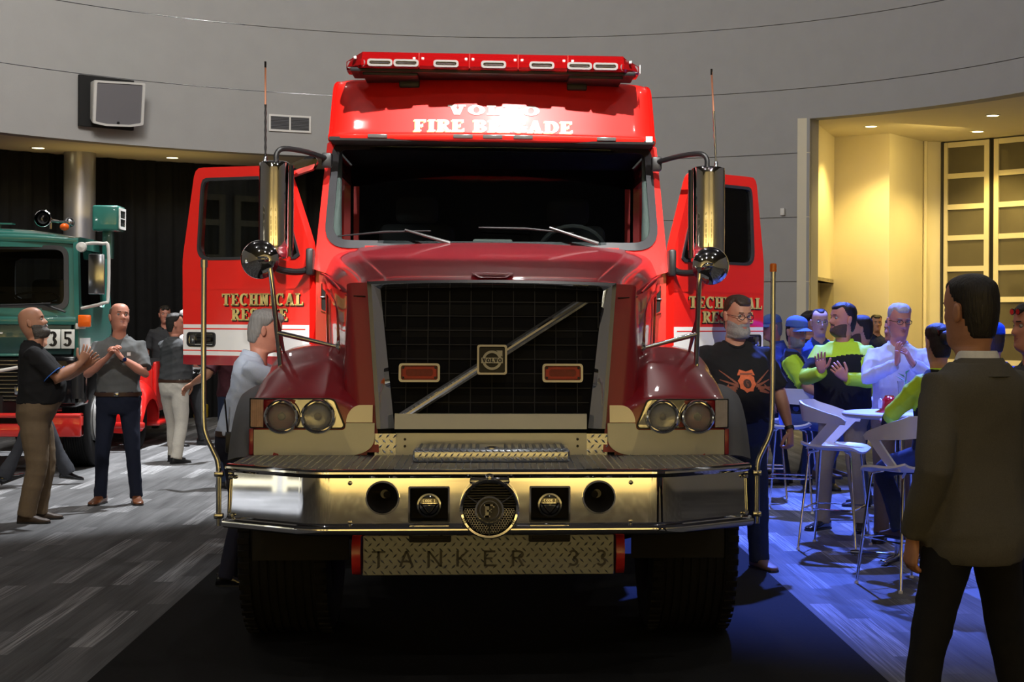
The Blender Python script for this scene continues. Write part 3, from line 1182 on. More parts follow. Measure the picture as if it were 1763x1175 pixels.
# --- guide poles at the bumper corners
for s in (-1, 1):
    ctrl = [(s * 1.263, .30, .70), (s * 1.263, .30, .86), (s * 1.266, .30, .985), (s * 1.29, .30, 1.05), (s * 1.322, .30, 1.12), (s * 1.333, .30, 1.20), (s * 1.335, .30, 1.5), (s * 1.335, .30, 1.93)]
    g = P('guide_pole', MB().tube(cr(ctrl, 5), .0125, 12), CHROME2)
    P('cap', MB().lathe([(.0165, 0), (.0165, .035), (.012, .040), (0, .040)], (s * 1.335, .30, 1.90), (0, 0, 1), 12),
      AMBER if s > 0 else CHROME2, g)
    for z in (.745, .94):
        P('clip', MB().rbox(s * 1.263 - .02, s * 1.263 + .02, .285, .325, z - .012, z + .012, .004), CHROME2, g)


# --- hood top
def hood_rows():
    out = []
    #      Y     zc    a(flat) b      c      d      drops: flat edge, shoulder, side
    for (Y, zc, xa, xb, xc, xd, da, db, dc, dd) in (
            (.915, 1.845, .50, .600, .690, .728, .004, .008, .030, .060),
            (.925, 1.868, .50, .605, .696, .735, .004, .012, .045, .085),
            (.965, 1.890, .51, .612, .704, .742, .005, .020, .070, .125),
            (1.06, 1.910, .53, .628, .718, .756, .006, .026, .085, .150),
            (1.30, 1.962, .59, .685, .770, .806, .010, .032, .095, .175),
            (1.60, 2.022, .66, .760, .845, .880, .015, .040, .105, .190),
            (1.90, 2.082, .71, .830, .915, .952, .022, .050, .115, .205),
            (2.10, 2.118, .73, .860, .950, .990, .028, .058, .125, .220)):
        half = [(0, zc), (xa * .5, zc - da * .25), (xa, zc - da), ((xa + xb) / 2, zc - (da + db) / 2 - .003), (xb, zc - db),
                ((xb + xc) / 2 + .01, zc - (db + dc) / 2 + .012), (xc, zc - dc), (xd, zc - dd), (xd + .004, zc - dd - .05)]
        row = [(-x, Y + .05 * (x / .7) ** 2 * (1 if Y < 1.0 else .6), z) for x, z in reversed(half[1:])] + \
              [(x, Y + .05 * (x / .7) ** 2 * (1 if Y < 1.0 else .6), z) for x, z in half]
        out.append(row)
    return np.array(out)




def longer(p, y0=.95):
    """the hood widens and runs back to the cab, whose front stands at y = 3.1"""
    k = 1 + .113 * max(0.0, min(1.15, (p.y - y0) / (2.10 - y0)))
    return Vector((p.x * k, (p.y + 7.1) * k - 7.1, 1.65 + (p.z - 1.65) * k))


HOOD = P('hood', MB().grid(cr2(hood_rows(), 6, 5)).map(longer), MAROON, None, 60)
# raised handle notch at the hood lip
nt_ = [(-.105, .0), (.105, .0), (.07, -.04), (-.07, -.04)]
fnn = lambda a, d, c: (a, .93 + d + .02 * 0, 1.905 + c)
P('notch', MB().ringprism([(-.108, .022), (.108, .022), (.070, -.028), (-.070, -.028)], [(-.094, .014), (.094, .014), (.060, -.022), (-.060, -.022)], -.012, .05,
                          lambda a, d, c: (a, .945 + d + c * .9, 1.895 + c * .55)), MAROON, HOOD)

# --- hood sides with the rounded pillars beside the grille
for s in (1, -1):
    rows = []
    for k in range(9):
        u = k / 8.0
        row = []
        zt = [1.850, 1.850, 1.842, 1.815, 1.80, 1.83, 1.87, 1.925]
        zb = [1.00, 1.00, 1.00, 1.0, 1.1, 1.2, 1.25, 1.3]
        for c_ in range(8):
            z = zb[c_] + (zt[c_] - zb[c_]) * u
            xg = .574 + (z - 1.125) / .729 * .062
            yf = .805 + .175 * (z - 1.125)
            e = max(0, min(1, (z - 1.15) / .55))
            px_ = [xg - .004, xg + .05, xg + .10, .742 + .0 * e, .750 + .012 * e, .80 + .03 * e, .885 + .02 * e, .945 + .038 * max(0, min(1, (z - 1.75) / .15))][c_]
            py_ = [yf, yf + .002, yf + .012, yf + .06, yf + .16, 1.30, 1.70, 2.12][c_]
            row.append((s * px_, py_, z))
        rows.append(row)
    sd = P('hood_side', MB().grid(cr2(rows, 3, 6)).map(longer), MAROON, None, 60)
    # recessed panel line and the split between hood and grille pillar
    P('seam', MB().tube([(s * .641, .911, 1.78), (s * .70, .925, 1.782), (s * .735, .972, 1.785), (s * .758, 1.08, 1.79)], .0035, 6), BLACK_MAT, sd)
    P('side_moulding', MB().tube(cr([(s * .79, 1.17, 1.815), (s * .865, 1.55, 1.865), (s * .955, 1.98, 1.915), (s * .992, 2.10, 1.93)], 4), [.006] * 13, 6).map(longer), MAROON, sd)
    pan = [(1.22, 1.46), (1.22, 1.70), (1.30, 1.76), (1.72, 1.84), (1.72, 1.50)]
    P('recess_edge', MB().ringprism(rpoly(pan, .04, 3), rpoly([(1.25, 1.49), (1.25, 1.69), (1.315, 1.735), (1.69, 1.81), (1.69, 1.525)], .035, 3), 0, .012,
                                    lambda a, d, c: (s * (.800 + (a - 1.22) * .215 + .012 - d + .02 * (c - 1.5)), a, c)).map(longer), MAROON, sd)

# --- fenders
for s in (1, -1):
    #            inner joint        valley             crest in          mid              crest out        shoulder          side            side low
    C = [[(.96, 2.10, 1.46), (.99, 2.10, 1.44), (1.03, 2.10, 1.42), (1.08, 2.10, 1.40), (1.13, 2.10, 1.37), (1.17, 2.10, 1.31), (1.19, 2.10, 1.22), (1.19, 2.10, 1.10)],
         [(.90, 1.78, 1.52), (.95, 1.78, 1.525), (1.01, 1.78, 1.52), (1.06, 1.78, 1.508), (1.115, 1.78, 1.49), (1.165, 1.78, 1.43), (1.185, 1.78, 1.32), (1.185, 1.78, 1.20)],
         [(.82, 1.45, 1.525), (.90, 1.45, 1.530), (.97, 1.45, 1.525), (1.04, 1.45, 1.512), (1.115, 1.45, 1.487), (1.165, 1.45, 1.42), (1.188, 1.45, 1.32), (1.190, 1.45, 1.20)],
         [(.795, 1.32, 1.515), (.875, 1.32, 1.525), (.95, 1.32, 1.522), (1.03, 1.32, 1.506), (1.11, 1.32, 1.478), (1.165, 1.32, 1.41), (1.19, 1.32, 1.31), (1.192, 1.32, 1.19)],
         [(.785, 1.28, 1.508), (.865, 1.28, 1.519), (.94, 1.28, 1.514), (1.03, 1.28, 1.498), (1.108, 1.28, 1.470), (1.165, 1.28, 1.404), (1.191, 1.28, 1.31), (1.193, 1.28, 1.19)],
         [(.770, 1.20, 1.465), (.85, 1.20, 1.492), (.93, 1.20, 1.486), (1.02, 1.20, 1.468), (1.10, 1.20, 1.440), (1.165, 1.20, 1.382), (1.192, 1.20, 1.30), (1.195, 1.20, 1.18)],
         [(.755, 1.05, 1.405), (.82, 1.05, 1.440), (.91, 1.05, 1.440), (1.01, 1.05, 1.422), (1.10, 1.05, 1.395), (1.17, 1.05, 1.345), (1.197, 1.05, 1.27), (1.20, 1.05, 1.16)],
         [(.740, .93, 1.330), (.80, .94, 1.365), (.90, .93, 1.372), (1.01, .93, 1.362), (1.10, .935, 1.342), (1.172, .95, 1.305), (1.20, .97, 1.25), (1.205, .99, 1.14)],
         [(.700, .855, 1.27), (.78, .85, 1.300), (.90, .835, 1.308), (1.01, .835, 1.303), (1.10, .840, 1.293), (1.172, .86, 1.272), (1.20, .90, 1.235), (1.205, .93, 1.13)],
         [(.66, .825, 1.225), (.76, .80, 1.262), (.90, .792, 1.268), (1.01, .792, 1.267), (1.10, .796, 1.264), (1.172, .82, 1.255), (1.20, .875, 1.22), (1.205, .92, 1.12)],
         [(.62, .808, 1.14), (.74, .79, 1.20), (.90, .788, 1.22), (1.01, .788, 1.22), (1.10, .792, 1.22), (1.172, .815, 1.21), (1.20, .87, 1.19), (1.205, .92, 1.10)],
         [(.62, .800, 0.98), (.74, .79, 0.98), (.90, .788, 0.98), (1.01, .788, 0.98), (1.10, .792, 0.98), (1.172, .815, 0.98), (1.20, .87, 0.98), (1.205, .92, 0.98)]]
    C = np.array(C)
    C[:, :, 0] *= s
    fe = P('fender', MB().grid(cr2(C, 5, 4)).map(lambda p: longer(p, 1.45)), MAROON, None, 70)
    # dark wheel arch lining and the grey rubber flare behind
    b = MB()
    rows = []
    for i in range(13):
        a = R(-8 + 196 * i / 12)
        rows.append([(s * .70, 1.38 + .66 * math.cos(a), .56 + .62 * math.sin(a)), (s * 1.17, 1.38 + .66 * math.cos(a), .56 + .62 * math.sin(a))])
    P('arch_lining', MB().slab(np.array(rows), .01), BLACK_MAT, fe, 60)
    rows = []
    for i in range(11):
        a = R(150 - 120 * i / 10)
        for_ = []
        for (dx, dr) in ((1.17, .0), (1.22, .012), (1.27, .0), (1.315, -.03)):
            for_.append((s * dx, 1.40 + (.66 + dr) * math.cos(a), .64 + (.66 + dr) * math.sin(a)))
        rows.append(for_)
    rows = np.array(rows)
    P('fender_flare', MB().slab(cr2(rows, 2, 3), .012), GREYRUB, fe, 60, 'grey rubber flare over the tyre')

# --- grille
def G(a, d, c):
    return (a, .800 + .177 * (c - 1.125) + d, c)


def trap(hb, ht, zb, zt):
    return [(-hb, zb), (-ht, zt), (ht, zt), (hb, zb)]


loops = []
for (hb, ht, zb, zt, d) in ((.572, .634, 1.118, 1.856, .03), (.572, .634, 1.118, 1.856, -.018), (.552, .612, 1.118, 1.842, -.024),
                            (.548, .606, 1.118, 1.838, -.020), (.486, .568, 1.118, 1.815, .020), (.484, .566, 1.118, 1.813, .06)):
    q = trap(hb, ht, zb, zt)
    pts = []
    for i in range(13):
        t = i / 12
        pts.append(G(q[0][0] * (1 - t) + q[1][0] * t, d, q[0][1] * (1 - t) + q[1][1] * t))
    for i in range(1, 25):
        t = i / 24
        pts.append(G(q[1][0] * (1 - t) + q[2][0] * t, d, q[1][1] + .012 * (1 - (2 * t - 1) ** 2)))
    for i in range(1, 13):
        t = i / 12
        pts.append(G(q[2][0] * (1 - t) + q[3][0] * t, d, q[2][1] * (1 - t) + q[3][1] * t))
    loops.append(pts)
GR = P('grille', MB().grid(np.array(loops)), CHROME, None, 25, 'chrome grille surround')
MESHM = mat('grille_mesh', (.010, .010, .011), .85, 0, noise=.4, nscale=400, bump=.6, bscale=900, spec=.1)
P('mesh_screen', MB().prism([(-.50, 1.06), (-.57, 1.83), (.57, 1.83), (.50, 1.06)], .055, .065, G), MESHM, GR, None)
WIRE = mat('grille_wire', (.028, .028, .030), .7, 0, spec=.3)
for k in range(-5, 6):
    x = k * .1085
    ht = 1.813 if abs(x) < .5 else 1.813
    zb = 1.19 if abs(x) < .485 else 1.19 + (abs(x) - .485) / .082 * .62
    P('grille_bar', MB().box(-.0022, .0022, .045, .052, zb, ht).map(lambda p: Vector(G(p.x + x, p.y, p.z))), WIRE, GR, None)
for k in range(8):
    z = 1.245 + .073 * k
    w = .485 + (z - 1.19) / .62 * .082
    P('grille_bar', MB().box(-w, w, .048, .053, -.0022, .0022).map(lambda p: Vector(G(p.x, p.y, z + p.z))), WIRE, GR, None)
# fine louvre slats deep behind the screen
for k in range(5):
    z0_ = 1.23 + k * .115
    P('slat', MB().box(-.46, .46, .0535, .0545, z0_, z0_ + .05).map(lambda p: Vector(G(*p))), mat('deep_slat', (.009, .009, .009), .8, 0, spec=.12), GR, None)
# diagonal bar
a, c = Vector((-.443, 1.178)), Vector((.452, 1.757))
sec = [(-.030, .03), (-.029, -.006), (-.016, -.009), (-.006, -.005), (.006, -.005), (.016, -.009), (.029, -.006), (.030, .03)]
ends = []
for p0 in (a, c):
    ends.append([G(p0.x + o * 1.35, d, p0.y + o * -.10) for o, d in sec])
# the cut ends run level, so each edge is shifted along x
P('diagonal_bar', MB().rings(ends), CHROME, GR, 20)
ez = 1.464
EM = P('emblem', MB().ringprism(rrect(.150, .150, .012, 3, 0, ez), rrect(.130, .130, .008, 3, 0, ez), -.055, .03, G), CHROME, GR, 30)
P('plate', MB().prism(rrect(.134, .134, .008, 3, 0, ez), -.044, .02, G), BLACK_GLOSS, EM, None)
ring = MB().ringprism(circ(.049, 36, 0, ez - .003), circ(.036, 36, 0, ez - .003), -.053, -.044, G)
ring.prism([(.026, ez + .020), (.036, ez + .010), (.046, ez + .020), (.052, ez + .014), (.052, ez + .046), (.020, ez + .046), (.027, ez + .040)], -.052, -.044, G)
P('iron_ring', ring, CHROME2, EM)
P('band', MB().prism([(-.054, ez - .018), (.054, ez - .018), (.054, ez + .010), (-.054, ez + .010)], -.055, -.044, G), CHROME2, EM, None)
P('lettering', text_mb([[(x_, z_ + ez - .013) for x_, z_ in q] for q in text_polys('VOLVO', .019, .098, .30, .2, True)], lambda a_, d, c_: G(a_, -.0555 + d, c_)), BLACKINK, EM, None)
# red warning lights
for x in (-.364, .357):
    wl = P('warning_light', MB().ringprism(rrect(.206, .094, .016, 3, x, 1.397), rrect(.184, .072, .010, 3, x, 1.397), -.022, .04, G), CHROME, GR, 30)
    P('lens', MB().prism(rrect(.186, .074, .010, 3, x, 1.397), -.012, .03, G), mat('dark_red_lens', (.20, .010, .006), .18, coat=.6, noise=.3, nscale=60), wl, None)
    P('reflector', MB().ringprism(rrect(.168, .058, .012, 3, x, 1.397), rrect(.136, .036, .012, 3, x, 1.397), -.0145, -.011, G), mat('bright_red_lens', (.42, .022, .008), .25, coat=.5, noise=.2), wl, 30)
    for dx in (-.08, .08):
        for dz in (-.025, .025):
            P('screw', MB().lathe([(.006, -.016), (.004, -.018), (0, -.018)], G(x + dx, 0, 1.397 + dz), (0, 1, 0), 8), BLACK_PL, wl)
# plain stainless sheets under the mesh
P('lower_panel', MB().prism([(-.484, 1.116), (-.484, 1.192), (.478, 1.192), (.478, 1.116)], -.012, .03, G), STAINLESS, GR, None, 'plain stainless panel')
kp = P('kick_plate', MB().box(-.478, .478, .795, .81, .985, 1.095), STAINLESS, None, None)
for s in (-1, 1):
    for z in (1.03, 1.065):
        P('bolt', MB().lathe([(.007, -.006), (.006, -.009), (0, -.009)], (s * .432, .795, z), (0, 1, 0), 8), BLACK_PL, kp)
    P('tread_corner', MB().box(s * .53 - .052, s * .53 + .052, .79, .81, .985, 1.093), TREAD, kp, None)
    P('tread', lozenges(s * .53 - .05, s * .53 + .05, .99, 1.09, lambda a_, d, c_: (a_, .79 + d, c_), .036, .026, .015, .005, .004), TREAD, kp, None, kind='stuff')
P('dark_cavity', MB().box(-.60, .60, .87, .90, .95, 1.14), BLACK_MAT, kp, None)

# --- headlamps and stainless panels
for s in (1, -1):
    X = lambda a, d, c, s=s: (s * a, .775 + d + (.0 if a < 1.12 else (a - 1.12) * .45), c)
    out = rpoly([(1.200, 1.121), (1.200, 1.270), (.800, 1.270), (.778, 1.262), (.727, 1.135), (.735, 1.119), (.80, 1.119)], [.006, .006, .01, .02, .012, .01, 0], 3)
    inn = rpoly([(1.194, 1.126), (1.194, 1.264), (.803, 1.264), (.783, 1.257), (.735, 1.137), (.742, 1.125), (.80, 1.125)], [.006, .006, .01, .02, .012, .01, 0], 3)
    hl = P('headlamp', MB().ringprism(out, inn, -.012, .012, X), BLACK_PL, None, None)
    P('reflector_plate', MB().prism(inn, -.002, .008, X), CHROME2, hl, None)
    sig = MB()
    n = 13
    for i in range(n):
        x0 = 1.128 + (1.194 - 1.128) * i / n
        w = (1.194 - 1.128) / n
        sig.prism([(x0, 1.127), (x0 + w, 1.127), (x0 + w, 1.263), (x0, 1.263)], -.010 - (.003 if i % 2 else 0), .002, X)
    P('turn_signal', sig, mat('amber_clear_lens', (.62, .40, .27), .2, coat=.6, noise=.3, nscale=30) if s < 0 else mat('clear_ribbed_lens', (.55, .50, .46), .2, coat=.6, noise=.2, nscale=30), hl, None,
      'amber tinted ribbed lens' if s < 0 else 'clear ribbed lens')
    for x, in ((1.038,), (.859,)):
        lamp = P('lamp_ring', MB().lathe([(.068, -.004), (.070, -.034), (.076, -.040), (.083, -.034), (.087, -.016), (.087, .0), (.068, .0)], (s * x, .77, 1.18), (0, 1, 0), 40), CHROME, hl)
        P('lamp_bowl', MB().lathe([(.069, -.010), (.060, .02), (.045, .042), (.025, .056), (0, .060)], (s * x, .765, 1.18), (0, 1, 0), 32), mat('lamp_reflector', (.42, .42, .42), .3, 1, rnoise=.1, nscale=40), lamp)
        P('lamp_bulb', MB().lathe([(0, -.004), (.014, -.003), (.018, .004), (.018, .05), (0, .05)], (s * x, .77, 1.18), (0, 1, 0), 20), mat('bulb_shield', (.12, .115, .10), .25, .7), lamp)
        P('lamp_glass', MB().lathe([(0, -.032), (.035, -.029), (.058, -.022), (.0685, -.012)], (s * x, .77, 1.18), (0, 1, 0), 32), mat('fluted_glass', (.62, .62, .60), .10, trans=.75, bump=.35, bscale=70), lamp)
    pan = rpoly([(1.178, 1.112), (1.178, .986), (.66, .986), (.583, 1.03), (.581, 1.147), (.722, 1.147), (.727, 1.119), (.74, 1.112)], [0, 0, .06, .06, .004, .004, .01, 0], 5)
    P('stainless_panel', MB().prism(pan, -.006, .01, X), STAINLESS, None, None, 'plain stainless panel under the headlamps')
    arc_ = [(.592, 1.150), (.722, 1.150)] + [(.722 - .13 * (1 - math.cos(R(6 * i))) * .55, 1.150 + .086 * math.sin(R(6 * i))) for i in range(1, 15)] + [(.640, 1.236), (.592, 1.236)]
    P('corner_shield', MB().prism(arc_, .005, .035, lambda a, d, c: (X(a, d, c)[0], X(a, d, c)[1] - .010 + .16 * (c - 1.15), c)), CHROME, None, None, 'polished quarter-round shield')
    P('fender_edge', MB().rbox(1.180, 1.203, .80, .84, .985, 1.118, .006).map(lambda p, s=s: Vector((s * p.x, p.y, p.z))), MAROON)

# --- wheels and chassis
tp = [(.28, -.14), (.30, -.185), (.36, -.215), (.45, -.232), (.50, -.225), (.532, -.212), (.547, -.195)]
for k in range(9):
    y0 = -.19 + k * .0425
    tp += [(.55, y0), (.55, y0 + .03), (.541, y0 + .032), (.541, y0 + .0405)]
tp = tp[:-2]
tp += [(.547, .195), (.532, .212), (.50, .225), (.45, .232), (.36, .215), (.30, .185), (.28, .14)]


def wheel(cx, cy, s, w=1.0, parent=None, r=1.0, rim=True):
    t = P('wheel', MB().lathe([(a * r, b_ * w) for a, b_ in tp], (cx, cy, .55 * r), (1, 0, 0), 56), RUBBER, parent, 40, 'wide black tyre')
    b = MB()
    for i in range(56):
        a = 2 * PI * i / 56
        for side in (-1, 1):
            c0 = Vector((cx + side * .19 * w, cy + .55 * r * math.cos(a), .55 * r + .55 * r * math.sin(a)))
            M_ = Matrix.Translation(c0) @ Matrix.Rotation(a, 4, 'X')
            b.box(-.03, .03, -.012, .006, -.018, .018) if 0 else b.add([M_ @ Vector(p) for p in ((-.03, .0, -.017), (.03, .0, -.017), (.03, .0, .017), (-.03, .0, .017), (-.028, .007, -.014), (.028, .007, -.014), (.028, .007, .014), (-.028, .007, .014))],
                                                                       [(0, 1, 5, 4), (1, 2, 6, 5), (2, 3, 7, 6), (3, 0, 4, 7), (4, 5, 6, 7)])
    P('tread_block', b, RUBBER, t, None, kind='stuff')
    P('rim', MB().lathe([(0, .02), (.10, .03), (.16, .0), (.27, .05), (.285, .14), (.27, .16), (.26, .10), (.14, -.02), (0, -.02)], (cx, cy, .55 * r), (s, 0, 0), 32), CHROME2, t)
    return t


wheel(-1.045, 1.40, -1)
wheel(1.045, 1.40, 1)
for y in (7.0, 8.35):
    for s in (-1, 1):
        wheel(s * .97, y, s, 1.15)
ch = P('chassis', MB().box(-.46, -.38, .30, 10.0, .70, .96).box(.38, .46, .30, 10.0, .70, .96).box(-.4, .4, 3.0, 3.1, .72, .94).box(-.4, .4, 6.0, 6.1, .72, .94), DARKIRON, None, None)
P('front_axle', MB().tube(cr([(-.84, 1.40, .56), (-.6, 1.40, .50), (-.4, 1.40, .44), (.4, 1.40, .44), (.6, 1.40, .50), (.84, 1.40, .56)], 3), .055, 10), DARKIRON, ch)
P('oil_pan', MB().rbox(-.28, .28, 1.2, 2.1, .56, 1.1, .06), DARKIRON, ch)
P('rear_axle', MB().tube([(-.8, 7.0, .58), (.8, 7.0, .58)], .09, 12).tube([(-.8, 8.35, .58), (.8, 8.35, .58)], .09, 12).ball((0, 7.0, .6), .2).ball((0, 8.35, .6), .2), DARKIRON, ch)
P('cross_member', MB().box(-1.18, 1.18, .62, .74, .72, .93).box(-.64, .64, .45, .85, .80, .95), DARKIRON, ch, None)
P('front_inner_panel', MB().box(-1.16, 1.16, .86, .88, .93, 1.1), BLACK_MAT, ch, None)
tank = P('tank_body', MB().rbox(-1.21, 1.21, 5.5, 10.2, .98, 2.85, .06, 3), RED)
P('hose_bed', MB().box(-1.0, 1.0, 5.8, 10.0, 2.84, 2.9), BLACK_MAT, tank, None)
for s in (-1, 1):
    for k in range(4):
        P('locker_door', MB().rbox(s * 1.21 - .012, s * 1.21 + .012, 5.6 + k * 1.14, 6.66 + k * 1.14, 1.35 if k in (1, 2) else 1.05, 2.7, .01, 1), CHROME2, tank, None)
P('bulkhead', MB().box(-1.0, 1.0, 3.16, 3.2, .95, 1.95), BLACK_MAT, ch, None)

# --- cab
def W(a, d, c):
    """windscreen surface: a across, c up from the sill"""
    return (a * (1 - .041 * c), 2.12 + .50 * c + .10 * a * a + d, 2.085 + c)


CAB = P('cab', MB().ringprism(resample([(-1.035, -.16), (1.035, -.16), (1.035, .70), (-1.035, .70)], (0, .3), 96),
                              resample(rpoly([(-.975, .012), (.975, .012), (.985, .645), (-.985, .645)], [.13, .13, .06, .06], 6), (0, .3), 96), .0, .06, W), RED, None, 30)
go = rpoly([(-.992, -.002), (.992, -.002), (.998, .655), (-.998, .655)], [.15, .15, .07, .07], 6)
gi = rpoly([(-.945, .045), (.945, .045), (.952, .612), (-.952, .612)], [.11, .11, .05, .05], 6)
GASK = mat('gasket_rubber', (.030, .031, .035), .38, noise=.15, coat=.3, coat_rough=.25)
P('windscreen_gasket', MB().ringprism(go, gi, -.014, .02, W), GASK, CAB, 30)
rows = []
for j in range(7):
    c = .03 + .60 * j / 6
    rows.append([W(-.96 + 1.92 * i / 16, .010, c) for i in range(17)])
P('windscreen', MB().slab(np.array(rows), -.004), GLASS, CAB, 60)
# lower front and side skin
b = MB()
for s in (-1, 1):
    b.box(s * 1.035 - .02 if s > 0 else -1.035, s * 1.035 if s > 0 else -1.015, 2.22, 2.32, 1.15, 2.06)
b.box(-1.03, 1.03, 2.215, 2.25, 1.15, 1.99)
P('cowl', b, RED, CAB, None)
for s in (-1, 1):
    v = P('side_vent', MB().ringprism(rpoly([(.962, 1.70), (1.004, 1.715), (1.006, 1.885), (.966, 1.875)], .006, 2), rpoly([(.968, 1.708), (.998, 1.722), (1.0, 1.877), (.972, 1.868)], .006, 2), 2.185, 2.215, lambda a, d, c, s=s: (s * a, d, c)), RED, CAB, None)
    P('vent_mesh', MB().box(.966, 1.003, 2.195, 2.214, 1.71, 1.88).map(lambda p, s=s: Vector((s * p.x, p.y, p.z))), BLACK_PL, v, None)
    P('divider', MB().rbox(.962, 1.006, 2.17, 2.2, 1.79, 1.80, .004).map(lambda p, s=s: Vector((s * p.x, p.y, p.z))), CHROME2, v)
    # B pillar, sill and rear quarter of the cab
    P('rear_pillar', MB().box(.99, 1.035, 3.16, 3.30, 1.2, 2.75).box(.99, 1.035, 3.30, 4.05, 1.2, 2.0).box(.99, 1.035, 3.95, 4.05, 2.0, 2.75).box(.99, 1.035, 3.3, 4.05, 2.6, 2.75).map(lambda p, s=s: Vector((s * p.x, p.y, p.z))), RED, CAB, None)
    P('pillar_lining', MB().box(.865, .90, 3.17, 3.22, 2.10, 2.53).map(lambda p, s=s: Vector((s * p.x, p.y, p.z))), RED, CAB, None)
    P('sill', MB().box(.93, 1.035, 2.22, 4.05, 1.15, 1.27).map(lambda p, s=s: Vector((s * p.x, p.y, p.z))), RED, CAB, None)
    P('step', MB().rbox(.80, 1.17, 2.45, 3.2, .62, .68, .01).rbox(.85, 1.12, 2.45, 3.2, .66, 1.15, .01).map(lambda p, s=s: Vector((s * p.x, p.y, p.z))), DARKIRON, CAB, None)
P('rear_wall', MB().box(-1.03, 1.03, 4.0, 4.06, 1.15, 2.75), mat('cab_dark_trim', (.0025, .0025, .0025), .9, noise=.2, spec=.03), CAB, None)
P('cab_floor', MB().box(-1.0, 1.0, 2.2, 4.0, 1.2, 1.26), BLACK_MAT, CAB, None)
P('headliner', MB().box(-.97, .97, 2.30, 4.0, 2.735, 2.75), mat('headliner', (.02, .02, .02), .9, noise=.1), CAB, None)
TRIM = mat('cab_trim', (.50, .52, .48), .7, noise=.05)
for s in (-1, 1):
    P('pillar_trim', MB().tube([W(s * .945, .07, .02), W(s * .955, .07, .25), W(s * .955, .07, .62)], [.055, .04, .012], 8), TRIM, CAB, 60)
P('dashboard', MB().rbox(-.93, .93, 2.27, 2.62, 1.80, 2.105, .03).rbox(.12, .80, 2.5, 2.66, 2.0, 2.13, .03), mat('dash_plastic', (.16, .16, .155), .7, noise=.06), CAB)
P('dash_box', MB().rbox(-.12, .12, 2.30, 2.42, 2.10, 2.15, .015), TRIM, CAB)
sw_ = P('steering_wheel', MB().tube([(.50 + .215 * math.cos(2 * PI * i / 28), 2.78 - .10 * math.sin(2 * PI * i / 28), 2.065 + .19 * math.sin(2 * PI * i / 28)) for i in range(28)], .016, 8, closed=True).tube([(.29, 2.78, 2.02), (.71, 2.78, 2.02)], .012, 6).tube([(.5, 2.78, 2.02), (.5, 2.6, 1.9)], .03, 8), mat('wheel_grip', (.05, .05, .05), .4, coat=.3), CAB)
SEAT = mat('seat_cloth', (.03, .03, .033), .85, noise=.2)
for x in (-.5, .5):
    st = P('seat', MB().rbox(x - .26, x + .26, 2.85, 3.35, 1.5, 1.68, .05, 3).rbox(x - .1, x + .1, 2.95, 3.25, 1.26, 1.52, .02), SEAT, CAB)
    P('backrest', MB().rbox(x - .25, x + .25, 3.3, 3.44, 1.62, 2.30, .06, 3).rbox(x - .14, x + .14, 3.31, 3.42, 2.30, 2.48, .05, 3), SEAT, st)

# --- roof cap
def roof_pt(x, z):
    return 2.215 + (z - 2.80) * .26 + .10 * (x / .98) ** 2


rc = []
for (z, Y, w) in ((2.722, 2.235, .972), (2.730, 2.205, .982), (2.758, 2.198, .985), (2.768, 2.204, .984), (2.776, 2.214, .982), (2.86, 2.2375, .978), (2.94, 2.262, .974), (3.01, 2.285, .970), (3.065, 2.308, .966),
                  (3.10, 2.345, .955), (3.115, 2.42, .93), (3.12, 2.6, .90), (3.12, 3.2, .90), (3.12, 4.05, .90)):
    half = []
    for (u, dy, dz) in ((0, 0, 0), (.30, .010, 0), (.60, .038, 0), (.80, .070, 0), (.90, .092, 0), (.955, .125, 0), (.985, .18, 0), (1.0, .28, 0)):
        half.append((u * w, min(Y + dy, 4.06), z + (.012 * (1 - u * u) if z > 3.09 else 0)))
    rc.append([(-x, y, z_) for x, y, z_ in reversed(half[1:])] + half)
# side skirts running back
rcn = np.array(rc)
left = rcn[:, :1].copy()
right = rcn[:, -1:].copy()
for arr in (left, right):
    arr[:, :, 1] = 4.06
rcn = np.concatenate([left, rcn, right], axis=1)
ROOF = P('roof_cap', MB().grid(cr2(rcn, 4, 4)), RED, CAB, 50)
P('visor_underside', MB().box(-.96, .96, 2.24, 2.5, 2.722, 2.735), BLACK_MAT, ROOF, None)
for x in (-.682, -.178, -.003, .177, .674):
    ml = P('marker_light', MB().rbox(x - .058, x + .058, 2.185 + .10 * x * x, 2.23 + .10 * x * x, 2.738, 2.762, .006, 2), mat('marker_smoke', (.12, .12, .12), .2, coat=.6, noise=.2), ROOF)
P('sticker', MB().box(.915, .955, 2.285, 2.295, 2.74, 2.775), WHITE_PAINT, ROOF, None)


_bm = bmesh.new()
_bm.from_mesh(ROOF.data)
ROOFTREE = BVHTree.FromBMesh(_bm)


def on_roof(a, d, c):
    h = ROOFTREE.ray_cast(Vector((a, 0, c)), Vector((0, 1, 0)))[0]
    return (a, (h.y if h else roof_pt(a, c)) - .003 + d, c)


letters('letter', 'VOLVO', .060, .545, .30, .2, True, lambda a, d, c: on_roof(a + .003, d, c + 2.884), WHITE_PAINT, ROOF, 'white slab-serif letter')
letters('letter', 'FIRE BRIGADE', .074, .94, .26, .15, True, lambda a, d, c: on_roof(a + .003, d, c + 2.780), WHITE_PAINT, ROOF, 'white slab-serif letter')
letters('letter_edge', 'FIRE BRIGADE', .074, .94, .26, .15, True, lambda a, d, c: on_roof(a - .004, d + .002, c + 2.775), GOLD, ROOF, 'gold edge of a letter')

